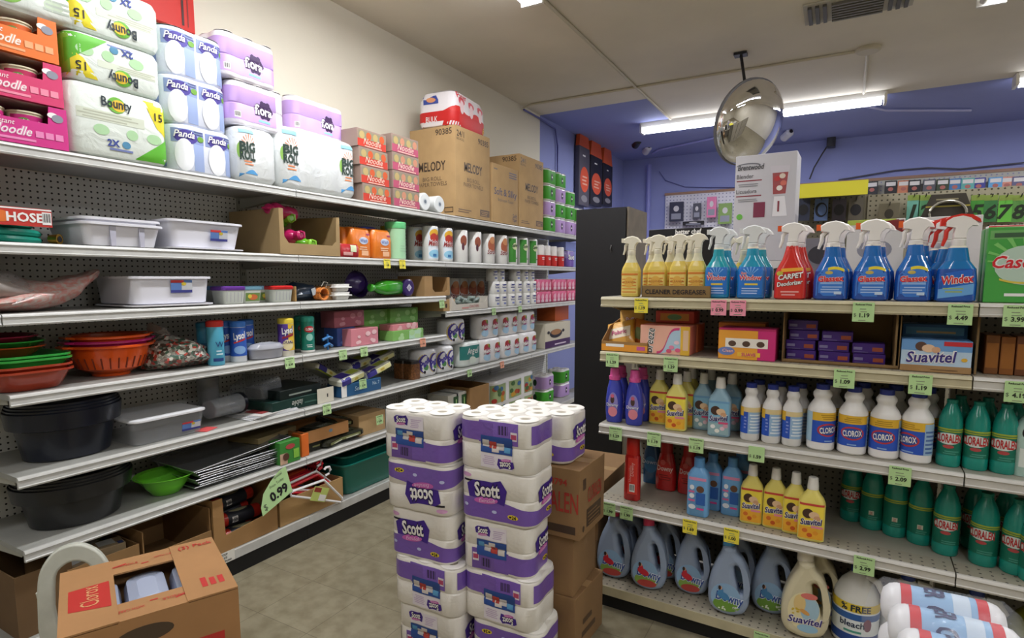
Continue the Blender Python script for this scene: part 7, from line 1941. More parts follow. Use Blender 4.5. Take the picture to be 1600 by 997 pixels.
for i, (px, z, b_, rx, ry, rz) in enumerate([(548, 0.085, 0.03, 0.12, -0.16, 0.1), (592, 0.1, 0.03, -0.05, -0.3, -0.1), (560, 0.14, 0.16, 0.1, -0.1, 0.2), (505, 0.13, 0.16, 0.1, 0.45, 0.3), (596, 0.15, 0.14, 0.1, -0.28, -0.1)]):
    spawn(npk, 'napkin_pack', 'purple, white and yellow napkin pack, ' + ['front left of the heap on the blue box', 'front right of the heap, tilted up', 'top middle of the heap', 'back left of the heap, steeply tilted', 'back right of the heap'][i], 'napkins', (XL - b_ - 0.06, yL(px + 5, S5 + z, b_) , S5 + z), rot=(rx, ry, RL + rz), group='napkin packs on the fifth shelf')
for i, px in enumerate([630, 645]):
    b = MB(); L = rr_prof(b, [(0, 0.1, 0.1, 0.02), (0.11, 0.1, 0.1, 0.02)], mat('8a5a34', 0.35, noise=0.6, nscale=90.0)); c = MB(); rr_prof(c, [(0.11, 0.096, 0.096, 0.02), (0.13, 0.09, 0.09, 0.02)], P('2a2622'))
    onL([('jar', b), ('lid', c)], 'food_jar', 'square jar of brown grains with dark lid, ' + ['left one', 'right one'][i] + ' before the big white rolls', 'jar', px, S5, 0.1, 0.13 - 0.08 * i, w_=0.1, group='grain jars')
def f_prest(L):
    n = L.n; w_, h = L.w, L.h
    for i in range(n):
        u = -w_ / 2 + (i + 0.5) * w_ / n
        L.ell(u - 0.01, h * 0.5, 0.06, h * 0.36, I('c8b468'), 0.001); L.ell(u - 0.004, h * 0.5, 0.055, h * 0.34, I('4a3c98'), 0.002); L.ell(u + 0.006, h * 0.48, 0.048, h * 0.32, I('e8e8ea'), 0.003)
        L.ell(u + 0.01, h * 0.36, 0.03, 0.02, I('4f8a4c'), 0.004)
        L.text('Panda', u, h * 0.56, 0.05, I('4a3c98'), shear=0.3, off=0.04, rot=0.5, wmax=0.11, lift=0.005)
        L.ell(u - 0.01, h * 0.2, 0.01, 0.012, BLACK, 0.004)
def prest(w_, n, h):
    def fn(L): L.n = n; f_prest(L)
    return wrap_pack(w_, 0.16, h, n, 1, W('e8e8ea'), fn, holes=False, e=0.02)
y0 = yL(664, S5 + 0.05, 0.1)
for i, (px, z, n) in enumerate([(655, 0.0, 2), (684, 0.0, 2), (701, 0.199, 2)]):
    onL(prest(0.235, n, 0.196), 'towel_pack', 'white roll pack with purple swoosh print past the joint of the fifth shelf, ' + ['lower left', 'lower right', 'upper'][i], 'paper towels', px + 2, S5 + z, 0.16, 0.04 if i < 2 else 0.05, w_=0.24, group='purple swoosh roll packs')
def f_fruit(col='b23a5c'):
    def fn(L):
        n = L.n; w_, h = L.w, L.h
        for i in range(n):
            u = -w_ / 2 + (i + 0.5) * w_ / n
            L.ell(u, h * 0.62, 0.045, 0.04, I('c8a23a'), 0.002); L.ell(u - 0.02, h * 0.66, 0.025, 0.03, I('a8363a'), 0.003); L.ell(u + 0.025, h * 0.68, 0.018, 0.025, I('6c8a3a'), 0.003); L.ell(u, h * 0.52, 0.035, 0.03, I(col), 0.004)
            L.text('Melody', u, h * 0.5, 0.034, WHITE, out=I('8a2450'), shear=0.3, off=0.03, rot=0.15, wmax=0.11, lift=0.006); L.ell(u, h * 0.25, 0.05, 0.03, I('a4c4dc'), 0.002)
    return fn
def fruitp(w_, n, h, col='b23a5c'):
    def fn(L): L.n = n; f_fruit(col)(L)
    return bake(wrap_pack(w_, 0.14, h, n, 1, W('e8e6e6'), fn, holes=False, e=0.02))
fp1, fp2 = fruitp(0.34, 2, 0.2), fruitp(0.34, 2, 0.2, '9a3c7c')
b = wrap_pack(0.3, 0.14, 0.2, 2, 1, W('dfe6e2'), lambda L: (L.rect(-0.15, 0.15, 0.06, 0.17, I('2f7a74'), 0.001), L.text('Angel', 0, 0.12, 0.05, WHITE, shear=0.2, wmax=0.16, lift=0.004), L.ell(0, 0.05, 0.05, 0.03, I('cfd8cc'), 0.002)), holes=False, e=0.02)
onL(b, 'towel_pack', 'teal wrapped roll pack beside the purple swoosh packs', 'paper towels', 724, S5, 0.14, 0.05, w_=0.27)
for i, (px, z, pr) in enumerate([(755, 0, fp1), (781, 0, fp1), (808, 0, fp2), (752, 0.202, fp1), (780, 0.202, fp1), (806, 0.202, fp2)]):
    px = None; o = onL(pr, 'towel_pack', 'fruit printed paper towel pack past the joint, ' + ['lower left', 'lower middle', 'lower right', 'upper second', 'upper third', 'upper right', 'upper left, on the teal pack'][i], 'paper towels', 755, S5 + z, 0.14, 0.03 + 0.02 * (i > 2), w_=0.34, group='fruit printed packs'); o.location.y = yL(753, S5 + 0.1, 0.03) + 0.175 + 0.348 * [0, 1, 2, 0, 1, 2, -1][i]
b = smallbox(0.62, 0.3, 0.25, I('cfc8b4'), lambda L: (L.rect(-0.31, 0.31, 0, 0.07, I('4a2c5a')), L.ell(-0.06, 0.14, 0.15, 0.045, I('2e2c30'), 0.002), L.ell(-0.06, 0.155, 0.12, 0.03, I('a8784c'), 0.003), L.ell(-0.24, 0.16, 0.03, 0.016, I('2e2c30'), 0.003), L.ell(0.12, 0.16, 0.03, 0.016, I('2e2c30'), 0.003), L.lines(-0.1, 0.2, 0.02, 0.05, 1, I('d8c8d8'))))
onL(b, 'cookware_box', 'box with a picture of a black pan at the far end of the fifth shelf', 'box', 852, S5, 0.3, 0.04, w_=0.62)
b = MB(); rbox(b, 0.36, 0.22, 0.18, I('c8602c'), 0.003); onL(b, 'carton', 'orange box standing behind the pan picture box at the far end', 'box', 868, S5 + 0.252, 0.25, 0.12, w_=0.4)

# --- sixth shelf
b = MB(); gm2 = mat('6cc832', 0.2, coat=0.4)
round_prof(b, [(0.055, 0), (0.06, 0.003), (0.085, 0.04), (0.11, 0.078), (0.125, 0.085), (0.125, 0.089), (0.108, 0.083), (0.082, 0.042), (0.055, 0.006)], gm2, 36, sx=1.05, sy=0.95)
pl = Plane(b, (0, 0, 0.006), (1, 0, 0), (0, 1, 0))
spawn(b, 'bowl', 'bright lime green plastic bowl on the sixth shelf', 'bowl', (XL - 0.15, yL(263, S6 + 0.05, 0.13), S6 + 0.001), RL)
def sheetm(seed):
    b = MB(); m = mat('9a9da0', 0.25, metal=0.75); rnd = random.Random(seed)
    n, k = 10, 6; vs = []
    for i in range(n + 1):
        for j in range(k + 1):
            x = -0.28 + 0.56 * i / n; yy = -0.17 + 0.34 * j / k
            vs.append((x, yy, 0.012 * (abs(x) / 0.28) ** 2 + 0.004 * (abs(yy) / 0.17) ** 4))
    o = len(vs); vs += [(x, y, z + 0.0012) for x, y, z in vs]
    q = lambda i, j: i * (k + 1) + j
    fs = [(q(i, j), q(i, j + 1), q(i + 1, j + 1), q(i + 1, j)) for i in range(n) for j in range(k)] + [(o + q(i, j), o + q(i + 1, j), o + q(i + 1, j + 1), o + q(i, j + 1)) for i in range(n) for j in range(k)]
    fs += [(q(i, 0), q(i + 1, 0), o + q(i + 1, 0), o + q(i, 0)) for i in range(n)] + [(q(i, k), o + q(i, k), o + q(i + 1, k), q(i + 1, k)) for i in range(n)]
    b.add(vs, fs, m)
    pts = [(-0.28, -0.17, 0.0165), (0.28, -0.17, 0.0165), (0.28, 0.17, 0.0165), (-0.28, 0.17, 0.0165)]
    b.tube(pts, 0.003, mat('c2c4c6', 0.25, metal=0.8), 6, closed=True)
    return bake(b)
sh = sheetm(1)
yc = yL(372, S6 + 0.05, 0.2) - 0.05
for k in range(7):
    spawn(sh, 'baking_sheet', 'grey metal baking sheet, ' + ['bottom', 'second', 'third', 'fourth', 'fifth', 'sixth', 'seventh'][k] + ' of the pile on the sixth shelf', 'baking sheet', (XL - 0.2 + 0.004 * (k % 3), yc + 0.004 * ((k * 5) % 7 - 3), S6 + 0.002 + k * 0.0115), RL + 0.003 * ((k * 3) % 5 - 2), 'pile of baking sheets')
spawn(sh, 'baking_sheet', 'grey metal baking sheet on top of the pile, tilted up at its right', 'baking sheet', (XL - 0.2, yc - 0.03, S6 + 0.104), rot=(0.04, -0.05, RL + 0.05), group='pile of baking sheets')
# boxes and books right of the sheets
ys = yL(415, S6 + 0.1, 0.1)
onL(smallbox(0.26, 0.2, 0.11, I('33402e'), lambda L: (L.rect(-0.13, 0.13, 0.07, 0.1, I('c9bc9a')), L.lines(-0.1, 0.08, 0.02, 0.05, 2, I('b8b48c')))), 'book', 'thick dark green book with pale edges behind the small green box', 'book', 396, S6, 0.2, 0.14, w_=0.3, turn=0.1)
onL(smallbox(0.3, 0.2, 0.03, I('8a7a54'), None), 'book', 'flat tan book lying on the thick dark green one', 'book', 392, S6 + 0.112, 0.2, 0.13, w_=0.3, turn=0.2)
onL(smallbox(0.13, 0.09, 0.12, I('3f8a3a'), lambda L: (L.rect(-0.065, -0.02, 0.0, 0.06, I('caa890')), L.ell(0.0, 0.09, 0.03, 0.014, I('b8484a'), 0.002), L.ell(-0.03, 0.04, 0.02, 0.02, I('5a3a2c'), 0.003), L.rect(0.02, 0.055, 0.02, 0.07, I('8ac44a'), 0.002))), 'gift_box', 'small green picture box standing at the lip beside the baking sheets', 'box', 437, S6, 0.09, 0.0, w_=0.14)
onL(smallbox(0.05, 0.08, 0.125, I('e0702c')), 'gift_box', 'narrow orange box beside the small green picture box', 'box', 472, S6, 0.08, 0.02, w_=0.05)
b = MB(); cbm = CB('a87848')
w_, d, h = 0.34, 0.26, 0.07
b.box(-w_ / 2, w_ / 2, -d / 2, d / 2, 0, 0.004, cbm)
for y in (-d / 2, d / 2 - 0.004): b.box(-w_ / 2, w_ / 2, y, y + 0.004, 0.004, h, cbm)
for x in (-w_ / 2, w_ / 2 - 0.004): b.box(x, x + 0.004, -d / 2 + 0.004, d / 2 - 0.004, 0.004, h, cbm)
pl = Plane(b, (0, -d / 2, 0), (1, 0, 0), (0, 0, 1)); pl.ell(0.03, 0.04, 0.014, 0.01, I('6a7c88'))
onL(b, 'open_carton', 'low brown carton full of black packets under the fifth shelf lip', 'box', 476, S6 + 0.06, d, 0.03, w_=w_ - 0.02)
onL(smallbox(0.3, 0.22, 0.058, mat('24261f', 0.4), lambda L: L.lines(-0.12, 0.1, 0.02, 0.04, 1, I('8a8c5a'))), 'food_bag_box', 'dark box supporting the low brown carton of black packets', 'box', 480, S6, 0.22, 0.06, w_=0.3)
bp = MB(); L = rr_prof(bp, [(0, 0.17, 0.16, 0.03), (0.008, 0.2, 0.19, 0.04), (0.03, 0.2, 0.19, 0.04), (0.04, 0.16, 0.15, 0.03)], mat('26281f', 0.25, film=0.8, bscale=18.0)); L.rect(-0.07, 0.06, 0.012, 0.028, I('7c7f52'), 0.002); L.lines(-0.05, 0.05, 0.012, 0.028, 1, I('c8ccb0'), 0.003)
pl = Plane(bp, (0, 0, 0.04), (1, 0, 0), (0, 1, 0)); pl.rect(-0.05, 0.06, -0.05, 0.0, I('5c6048'), 0.001); pl.text('Noir', 0, -0.02, 0.03, I('b8bcb4'), lift=0.003)
bp = bake(bp)
for i, (px, z, b_, r_) in enumerate([(492, 0.062 + 0.012, 0.04, (0.0, 0, RL + 0.2)), (515, 0.062 + 0.02, 0.1, (0.05, 0.1, RL - 0.3))]):
    spawn(bp, 'snack_pouch', 'black pouch inside the low brown carton, ' + ['left', 'right'][i], 'pouch', (XL - b_ - 0.1, yL(px + 8, S6 + z, b_ + 0.1), S6 + z), rot=r_, group='black pouches')
for i, (px, b_, rx, ry, rz, z) in enumerate([(508, 0.03, 0.1, -0.1, 0.2, 0.012), (538, 0.02, -0.06, -0.15, -0.2, 0.014), (532, 0.16, 0.1, 0.08, 0.4, 0.03)]):
    spawn(bp, 'snack_pouch', 'black and olive pouch lying near the lip of the sixth shelf, ' + ['left front', 'right front', 'behind the left one', 'behind the right one'][i], 'pouch', (XL - b_ - 0.09, yL(px + 8, S6 + 0.03, b_) + 0.04, S6 + z), rot=(rx * 0.4, ry * 0.6, RL + rz), group='black pouches')
b = bigcarton(0.24, 0.24, 0.13, lambda L, ink: L.rect(0.06, 0.1, 0.06, 0.1, I('d8d4c4')))
onL(b, 'carton', 'small brown carton at the right end of the sixth shelf', 'box', 563, S6, 0.24, 0.04, w_=0.22)

# --- base shelf of the left run
CBD = CB('a07a4c')
def opencart(w_, d, h, m=CBD, front=1.0, notch=0.0):
    b = MB(); t = 0.005
    b.box(-w_ / 2, w_ / 2, -d / 2, d / 2, 0, t, m)
    b.box(-w_ / 2, w_ / 2, d / 2 - t, d / 2, t, h, m)
    if notch: b.prism([(-w_ / 2, t), (w_ / 2, t), (w_ / 2, h * 0.95), (w_ / 2 - 0.03, h * 0.6), (w_ / 2 - 0.08, h * 0.38), (-w_ / 2 + 0.06, h * 0.3), (-w_ / 2 + 0.05, h), (-w_ / 2, h)], -d / 2, -d / 2 + t, m)
    else: b.box(-w_ / 2, w_ / 2, -d / 2, -d / 2 + t, t, h * front, m)
    for s_ in (-1, 1):
        x = s_ * w_ / 2
        b.box(min(x, x - s_ * t), max(x, x - s_ * t), -d / 2 + t, d / 2 - t, t, h, m)
    return b
wq = lambda a, c: yL(c, SB + 0.05, 0.02) - yL(a, SB + 0.05, 0.02)
wl = wq(336, 434)
onL(opencart(wl, 0.36, 0.27, notch=1), 'open_carton', 'open brown carton with notched front full of red and black fire logs', 'box', 336, SB, 0.36, 0.015, w_=wl, group='open cartons on the base shelf')
flog = MB(); L = round_prof(flog, [(0.02, 0), (0.034, 0.008), (0.036, 0.02), (0.036, 0.22), (0.034, 0.232), (0.02, 0.24)], W('b42a1c'), 18)
L.rect(-0.12, 0.12, 0.05, 0.19, I('1d1f28'), 0.001); L.ell(0.0, 0.12, 0.018, 0.05, I('8a8466'), 0.002); L.barcode(0.04, 0.07, 0.07, 0.1); L.rect(-0.06, -0.03, 0.1, 0.17, I('b42a1c'), 0.002)
flog = bake(flog)
y0 = yL(336, SB + 0.05, 0.02)
for i, (dy, dx, dz) in enumerate([(0.06, 0.06, 0.045), (0.05, 0.14, 0.045), (0.07, 0.22, 0.045), (0.07, 0.1, 0.115), (0.06, 0.18, 0.115), (0.07, 0.14, 0.185), (0.05, 0.23, 0.185)]):
    spawn(flog, 'fire_log', 'red wrapped fire log with black label inside the notched carton, ' + ['front bottom', 'second bottom', 'third bottom', 'front middle', 'rear middle', 'front top', 'rear top'][i] + ' one', 'fire log', (XL - 0.02 - dx, y0 + dy, SB + dz), rot=(-PI / 2 + 0.03 * (i % 3 - 1), 0, 0.05 * (i % 3 - 1)), group='red fire logs')
wl = wq(438, 536)
onL(opencart(wl, 0.34, 0.14, m=CB('b08d5c')), 'open_carton', 'low open brown carton holding packs of plastic hangers', 'box', 438, SB, 0.34, 0.015, w_=wl, group='open cartons on the base shelf')
def hanger(col, r=0.005):
    b = MB(); m = P(col)
    b.tube([(-0.19, 0, 0.0), (0.19, 0, 0.0), (0.2, 0, 0.012), (0.19, 0, 0.025), (0.02, 0, 0.1), (0, 0, 0.108), (-0.02, 0, 0.1), (-0.19, 0, 0.025), (-0.2, 0, 0.012)], r, m, 6, closed=True)
    b.tube([(0, 0, 0.106), (0, 0, 0.135), (0.02, 0, 0.15), (0.022, 0, 0.17), (0.004, 0, 0.186), (-0.018, 0, 0.178), (-0.024, 0, 0.165)], r, m, 6)
    return bake(b)
hw, hr, ho, hbl = hanger('e8e6e6', 0.007), hanger('d82432', 0.008), hanger('e0512a', 0.008), hanger('2a5aa8', 0.008)
yh = yL(490, SB + 0.1, 0.02)
for i in range(9):
    spawn([hr, ho, hbl][0 if i < 5 else (1 if i < 8 else 2)], 'clothes_hanger', ('red' if i < 5 else 'orange' if i < 8 else 'blue') + ' plastic hanger in the low carton, ' + ['first', 'second', 'third', 'fourth', 'fifth', 'sixth', 'seventh', 'eighth', 'ninth'][i] + ' from the lip', 'hanger', (XL - 0.035 - 0.022 * i, yh + 0.02, SB + 0.098 + 0.002 * i), rot=(-0.1, 0.36, RL), group='plastic hangers in the carton')
hwb = bake([('hanger_frame', hw)])
o = spawn([('hanger_frame', hw)], 'clothes_hanger', 'white plastic hanger leaning out over the lip of the hanger carton', 'hanger', (XL + 0.012, yh - 0.005, SB + 0.085), rot=(0.1, 0.42, RL), group='white hangers')
lb_ = MB(); lb_.box(-0.055, 0.055, -0.009, -0.007, -0.01, 0.07, I('c8d878')); lb_.box(0.0, 0.05, -0.0095, -0.009, -0.005, 0.03, WHITE); lb_.box(-0.05, 0.0, -0.0095, -0.009, 0.04, 0.065, I('9c3a30')); mesh_obj('card', lb_.mesh('card'), o)
spawn([('hanger_frame', hw)], 'clothes_hanger', 'white plastic hanger standing behind the leaning one', 'hanger', (XL - 0.045, yh + 0.01, SB + 0.12), rot=(0.0, 0.34, RL), group='white hangers')
wl = wq(539, 645)
onL(tub(wl, 0.42, 0.2, mat('12695c', 0.25, coat=0.4), flare=0.88, rim=0.014, r=0.05), 'storage_tub', 'dark teal green plastic tub on the base shelf right of the hangers', 'tub', 540, SB, 0.42, 0.0, w_=wl)
spawn(tub(wl * 0.9, 0.36, 0.14, mat('0f5c50', 0.25, coat=0.4), flare=0.9, rim=0.012, r=0.05).mesh('tub'), 'storage_tub', 'second teal green tub nested upright in the first', 'tub', (XL - 0.215, yL(540, SB + 0.05, 0) + wl / 2, SB + 0.1), RL, 'teal green tubs')
wl = wq(226, 334)
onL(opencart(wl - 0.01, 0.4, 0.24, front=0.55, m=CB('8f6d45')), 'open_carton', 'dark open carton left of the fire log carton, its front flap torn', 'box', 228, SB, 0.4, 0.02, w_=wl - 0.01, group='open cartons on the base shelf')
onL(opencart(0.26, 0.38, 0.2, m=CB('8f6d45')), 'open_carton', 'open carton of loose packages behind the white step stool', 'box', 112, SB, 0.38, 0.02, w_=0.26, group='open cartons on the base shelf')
for i, (dy, dx, c_, rz) in enumerate([(0.07, 0.08, 'a08a6c', 0.2), (0.19, 0.1, '9c8768', -0.2), (0.18, 0.22, '6f7a4c', 0.3), (0.08, 0.22, 'b7a68a', 0.1)]):
    onb = smallbox(0.1, 0.09, 0.13, I(c_), lambda L: (L.rect(-0.04, 0.02, 0.05, 0.09, I('d6d0c2')), L.rect(0.02, 0.05, 0.02, 0.05, I('3a4470'))))
    Lp = Plane(onb, (0, 0, 0.13), (1, 0, 0), (0, 1, 0)); Lp.rect(-0.04, 0.02, -0.02, 0.04, I('cfd0cc'), 0.001); Lp.rect(0.025, 0.045, -0.04, -0.01, I('3a4470'), 0.001)
    spawn(onb, 'package', 'small labelled package in the carton behind the white step stool, ' + ['leftmost', 'middle', 'rightmost', 'rearmost'][i], 'package', (XL - 0.02 - dx, yL(112, SB + 0.05, 0.02) + dy, SB + 0.06 + 0.02 * (i % 2)), RL + rz, 'loose packages')
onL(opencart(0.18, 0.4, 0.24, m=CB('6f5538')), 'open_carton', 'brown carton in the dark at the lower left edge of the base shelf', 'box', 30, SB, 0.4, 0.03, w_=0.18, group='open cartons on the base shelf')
b = MB(); b.box(-0.055, 0.055, -0.001, 0, -0.055, 0, I('e4e2da')); pl = Plane(b, (0, -0.001, -0.055), (1, 0, 0), (0, 0, 1))
for i, t_ in enumerate(['SOLD', 'AS IS', 'NO REFUND']): pl.text(t_, 0, 0.045 - 0.017 * i, 0.009, I('3a3a3a'), off=0.03, wmax=0.09)
spawn(b, 'notice_card', 'small white printed card on the base lip under the fire logs', 'sign', (XL + 0.006, yL(349, SB, 0), SB + 0.012), rot=(0, 0, RL))
# big price sign
b = MB(); m = mat('b7dc9c', 0.7); b.prism([(-0.1, -0.085), (0.1, -0.055), (0.105, 0.09), (0.06, 0.085), (0.0, 0.06), (-0.06, 0.02), (-0.095, -0.04)], -0.001, 0, m)
pl = Plane(b, (0, -0.001, 0), (1, 0, 0.1), (-0.1, 0, 1)); pl.text('0.99', 0.022, -0.02, 0.045, BLACK, off=0.04, wmax=0.13); pl.text('$', -0.075, -0.045, 0.032, I('5d6a55')); pl.text('Special', 0.05, 0.062, 0.014, I('5d6a55')); pl.text('Price Today', 0.03, 0.03, 0.014, I('5d6a55'), wmax=0.09)
p = on(429, 771, 0, XL + 0.015)
spawn(b, 'price_sign', 'large pale green price sign reading 0.99 hanging from the sixth left lip', 'price sign', (XL + 0.012, p.y, p.z + 0.01), rot=(math.radians(-6), math.radians(-12), RL))

# far end of the base shelf
w_ = yL(838, SB + 0.2, 0.1) - yL(766, SB + 0.2, 0.1)
def f_six(L):
    w_, h = L.w, L.h
    for i in range(3):
        for j in range(2):
            x, z = -w_ / 2 + w_ * (0.17 + 0.33 * i), h * (0.27 + 0.46 * j)
            L.rect(x - w_ * 0.13, x + w_ * 0.13, z - h * 0.19, z + h * 0.19, I('9cae7c'), 0.002)
            rnd = random.Random(i * 3 + j)
            for q in range(9): L.ell(x + rnd.uniform(-0.1, 0.1) * w_, z + rnd.uniform(-0.15, 0.15) * h, w_ * 0.035, h * 0.05, I(['b8582c', 'c89a34', '4a6c3c', '3c6a9a', 'a8382c'][q % 5]), 0.003 + 0.0003 * q)
onL(wrap_pack(w_, 0.25, 0.42, 3, 1, W('e4e2e0'), f_six, holes=False, amt=0.15, e=0.02), 'towel_pack', 'white pack with six small fruit pictures on the far base shelf', 'paper towels', 767, SB, 0.25, 0.06, w_=w_)
w2_ = yL(764, SB + 0.2, 0.06) - yL(735, SB + 0.2, 0.06)
onL(opencart(w2_, 0.4, 0.44), 'open_carton', 'brown carton standing left of the six picture pack on the far base shelf', 'box', 735, SB, 0.4, 0.03, w_=w2_)
for i, (px, r_) in enumerate([(845, 0), (845, 1), (872, 0), (872, 1)]):
    onL(pgr if (i + i // 2) % 2 == 0 else ppu, 'toilet_paper_pack', ('green' if (i + i // 2) % 2 == 0 else 'lilac') + ' toilet paper pack on the far base shelf, ' + ['left stack bottom', 'left stack top', 'right stack bottom', 'right stack top'][i], 'toilet paper', px, SB + 0.18 * r_ * 0.87, 0.2, 0.1, w_=0.45, group='packs on the far base shelf')
for i, px in enumerate([701, 714]):
    onL(smallbox(0.14, 0.2, 0.42, I('d8d6cc'), lambda L: (L.rect(0.0, 0.07, 0.3, 0.4, I('2f5a34'), 0.001), L.text('1', 0.035, 0.35, 0.05, I('b4e08c'), off=0.04, lift=0.003), L.rect(-0.07, 0.0, 0.05, 0.24, I('4c7a94'), 0.001), L.rect(0.01, 0.06, 0.2, 0.24, I('e08a3c'), 0.002))), 'napkin_box', 'white and blue box with a green number one on the base shelf, ' + ['left', 'right'][i], 'box', px, SB, 0.2, 0.06, w_=0.14, group='number one boxes')

# ================================================================ TOILET PAPER STACKS IN THE AISLE
PUR, DPU, PKK = W('7656b0'), I('43278c'), I('c863b4')
SW, SD, SH = 0.308, 0.206, 0.1915
def logo(L, u, z, k=1.0, rot=0.0):
    L.poly([(u - 0.075 * k, z - 0.03 * k), (u - 0.085 * k, z + 0.018 * k), (u - 0.06 * k, z + 0.034 * k), (u + 0.02 * k, z + 0.035 * k), (u + 0.055 * k, z + 0.045 * k), (u + 0.08 * k, z + 0.01 * k), (u + 0.07 * k, z - 0.045 * k), (u + 0.0, z - 0.03 * k)], DPU, 0.0022)
    L.ell(u - 0.005 * k, z - 0.036 * k, 0.05 * k, 0.013 * k, PKK, 0.0028, rot=0.1)
    L.text('Scott', u, z + 0.004 * k, 0.05 * k, WHITE, off=0.03, out=I('1e1440'), wmax=0.105 * k, rot=0.06, lift=0.0045)
    L.text('ExtraSoft', u, z - 0.036 * k, 0.013 * k, I('f0d4ec'), shear=0.3, wmax=0.07 * k, rot=0.1, lift=0.004)
def badge(L, u, z):
    L.ell(u, z, 0.022, 0.009, I('e6cc3a'), 0.0022); L.text('24', u + 0.005, z, 0.012, BLACK, off=0.03, lift=0.0036); L.rect(u - 0.015, u - 0.006, z - 0.003, z + 0.003, BLACK, 0.003)
def scott(style, flip):
    def fn(L):
        L.flip = flip; w_, d, h = SW, SD, SH
        per = 2 * (w_ + d)
        wave = lambda u: h * (0.40 + 0.07 * math.cos(u * 12 + 0.6))
        if style == 'front':
            L.band(lambda u: 0.014, wave, -w_ / 2 - d, w_ / 2 + d, PUR, 0.0014, n=60)
            logo(L, -0.03, h * 0.62); badge(L, 0.075, h * 0.2)
            L.ell(-0.118, h * 0.88, 0.022, 0.008, I('d9a6cf'), 0.002); L.rect(-0.13, -0.09, h * 0.76, h * 0.8, BLACK, 0.002)
            for x, z in ((-0.12, 0.3), (0.0, 0.24)): L.ell(x, h * z, 0.01, 0.006, I('c3c8ee'), 0.0024)
        else:
            L.band(lambda u: 0.014, lambda u: h * 0.42 + 0.002 * math.sin(u * 30), 0.0, w_ / 2 + d, PUR, 0.0014, n=34)
            L.band(lambda u: 0.014, lambda u: h * 0.42, -w_ / 2 - d, -w_ / 2 + 0.006, PUR, 0.0014, n=20)
            L.rect(-0.1, 0.06, 0.008, h * 0.45, PUR, 0.0012)
            L.rect(-0.078, 0.052, h * 0.32, h * 0.64, I('2c4f98'), 0.0024)
            for x, z, c_ in ((-0.03, 0.5, 'c8c4c4'), (0.0, 0.48, 'b8443c'), (0.03, 0.46, 'cfc9c4'), (-0.01, 0.55, 'd8cfc8')): L.rect(x - 0.014, x + 0.014, h * z - 0.012, h * z + 0.012, I(c_), 0.003)
            L.rect(-0.07, -0.045, h * 0.5, h * 0.6, I('5a9ac8'), 0.003)
            L.rect(-0.078, 0.052, h * 0.65, h * 0.92, I('e9e3ec'), 0.002); L.lines(-0.01, 0.045, h * 0.7, h * 0.88, 5, I('c9b4d4'), 0.0026)
            logo(L, -0.05, h * 0.82, 0.42)
            L.rect(-0.096, -0.07, h * 0.2, h * 0.36, I('e8dfe6'), 0.002); L.rect(-0.094, -0.072, h * 0.24, h * 0.33, I('b8486c'), 0.0026); L.barcode(-0.06, -0.015, h * 0.06, h * 0.3)
        L2u = w_ / 2 + d * 0.46
        logo(L, L2u, h * 0.6, 0.86); badge(L, L2u + 0.02, h * 0.22)
        L.flip = False
    return bake(wrap_pack(SW, SD, SH, 3, 2, mat('e9e5dd', 0.35, film=0.4, bscale=26.0), fn, seams=(SH / 2,), amt=0.14, e=0.01))
S_ = {(a, b_): scott(a, b_) for a in ('front', 'back') for b_ in (False, True)}
stk = [('right', (-1.032, 1.795), [('back', True, 0, 0), ('front', False, 0.002, 0.0), ('back', False, -0.004, 0), ('back', True, 0.008, 0.004), ('front', True, 0.035, 0.006)]),
       ('left', (-1.352, 1.742), [('back', False, 0, 0), ('front', True, 0.008, 0), ('front', False, 0.014, 0.002), ('back', True, 0.04, 0.0), ('back', False, 0.044, 0.004)])]
for nm, (x, y), ps in stk:
    for i, (a, fl, dx, dy) in enumerate(ps):
        k = 4 - i
        spawn(S_[(a, fl)], 'toilet_paper_pack', 'purple and white toilet roll pack in the %s aisle stack, %s' % (nm, ['topmost', 'second from the top', 'middle one', 'fourth from the top', 'bottom one on the floor'][i]), 'toilet paper', (x + dx, y + dy, 0.001 + k * (SH + 0.0005)), 0.04 + 0.02 * ((i * 7) % 3 - 1), 'purple toilet roll packs in the aisle')
bx = CB('8f6f4b')
def f_clo(L, ink):
    red = I('b0392e'); h = L.h
    L.text('CLORALEN', 0.06, h * 0.52, h * 0.28, red, off=0.01, wmax=0.24, sx=0.6); L.text('0794', 0.1, h * 0.8, h * 0.09, red, off=0.02); L.lines(-0.05, 0.05, h * 0.78, h * 0.86, 2, I('6d523a')); L.lines(-0.02, 0.17, 0.02, h * 0.2, 1, I('4b3a2c'), fill=0.9, rnd=False)
    u = L.w / 2 + L.d / 2
    L.text('CLORALEN', u + 0.02, h * 0.56, h * 0.22, red, off=0.01, wmax=0.14, sx=0.6); L.rect(u - 0.1, u - 0.07, h * 0.68, h * 0.84, I('55412f')); L.rect(u - 0.06, u + 0.09, h * 0.1, h * 0.36, I('4f3c2c')); L.lines(u - 0.055, u + 0.085, h * 0.12, h * 0.34, 4, I('8f6f4b'), 0.0014, fill=0.3); L.ell(u - 0.09, h * 0.12, 0.01, 0.012, I('55412f'))
def cbox(w_, d, h, fn=None):
    b = MB(); L = rbox(b, w_, d, h, bx, 0.003); L.w, L.d = w_, d
    if fn: fn(L, None)
    b.box(-w_ / 2 + 0.002, w_ / 2 - 0.002, -0.025, 0.025, h, h + 0.0006, mat('a98a62', 0.3))
    return b
spawn(cbox(0.37, 0.26, 0.27, f_clo), 'carton', 'brown carton with red lettering on top of the pile behind the aisle stacks', 'box', (-0.975, 2.04, 0.478), 0.0, 'cartons piled behind the aisle stacks')
spawn(cbox(0.33, 0.26, 0.237), 'carton', 'plain brown carton in the middle of the pile behind the aisle stacks', 'box', (-0.99, 2.05, 0.24), 0.05, 'cartons piled behind the aisle stacks')
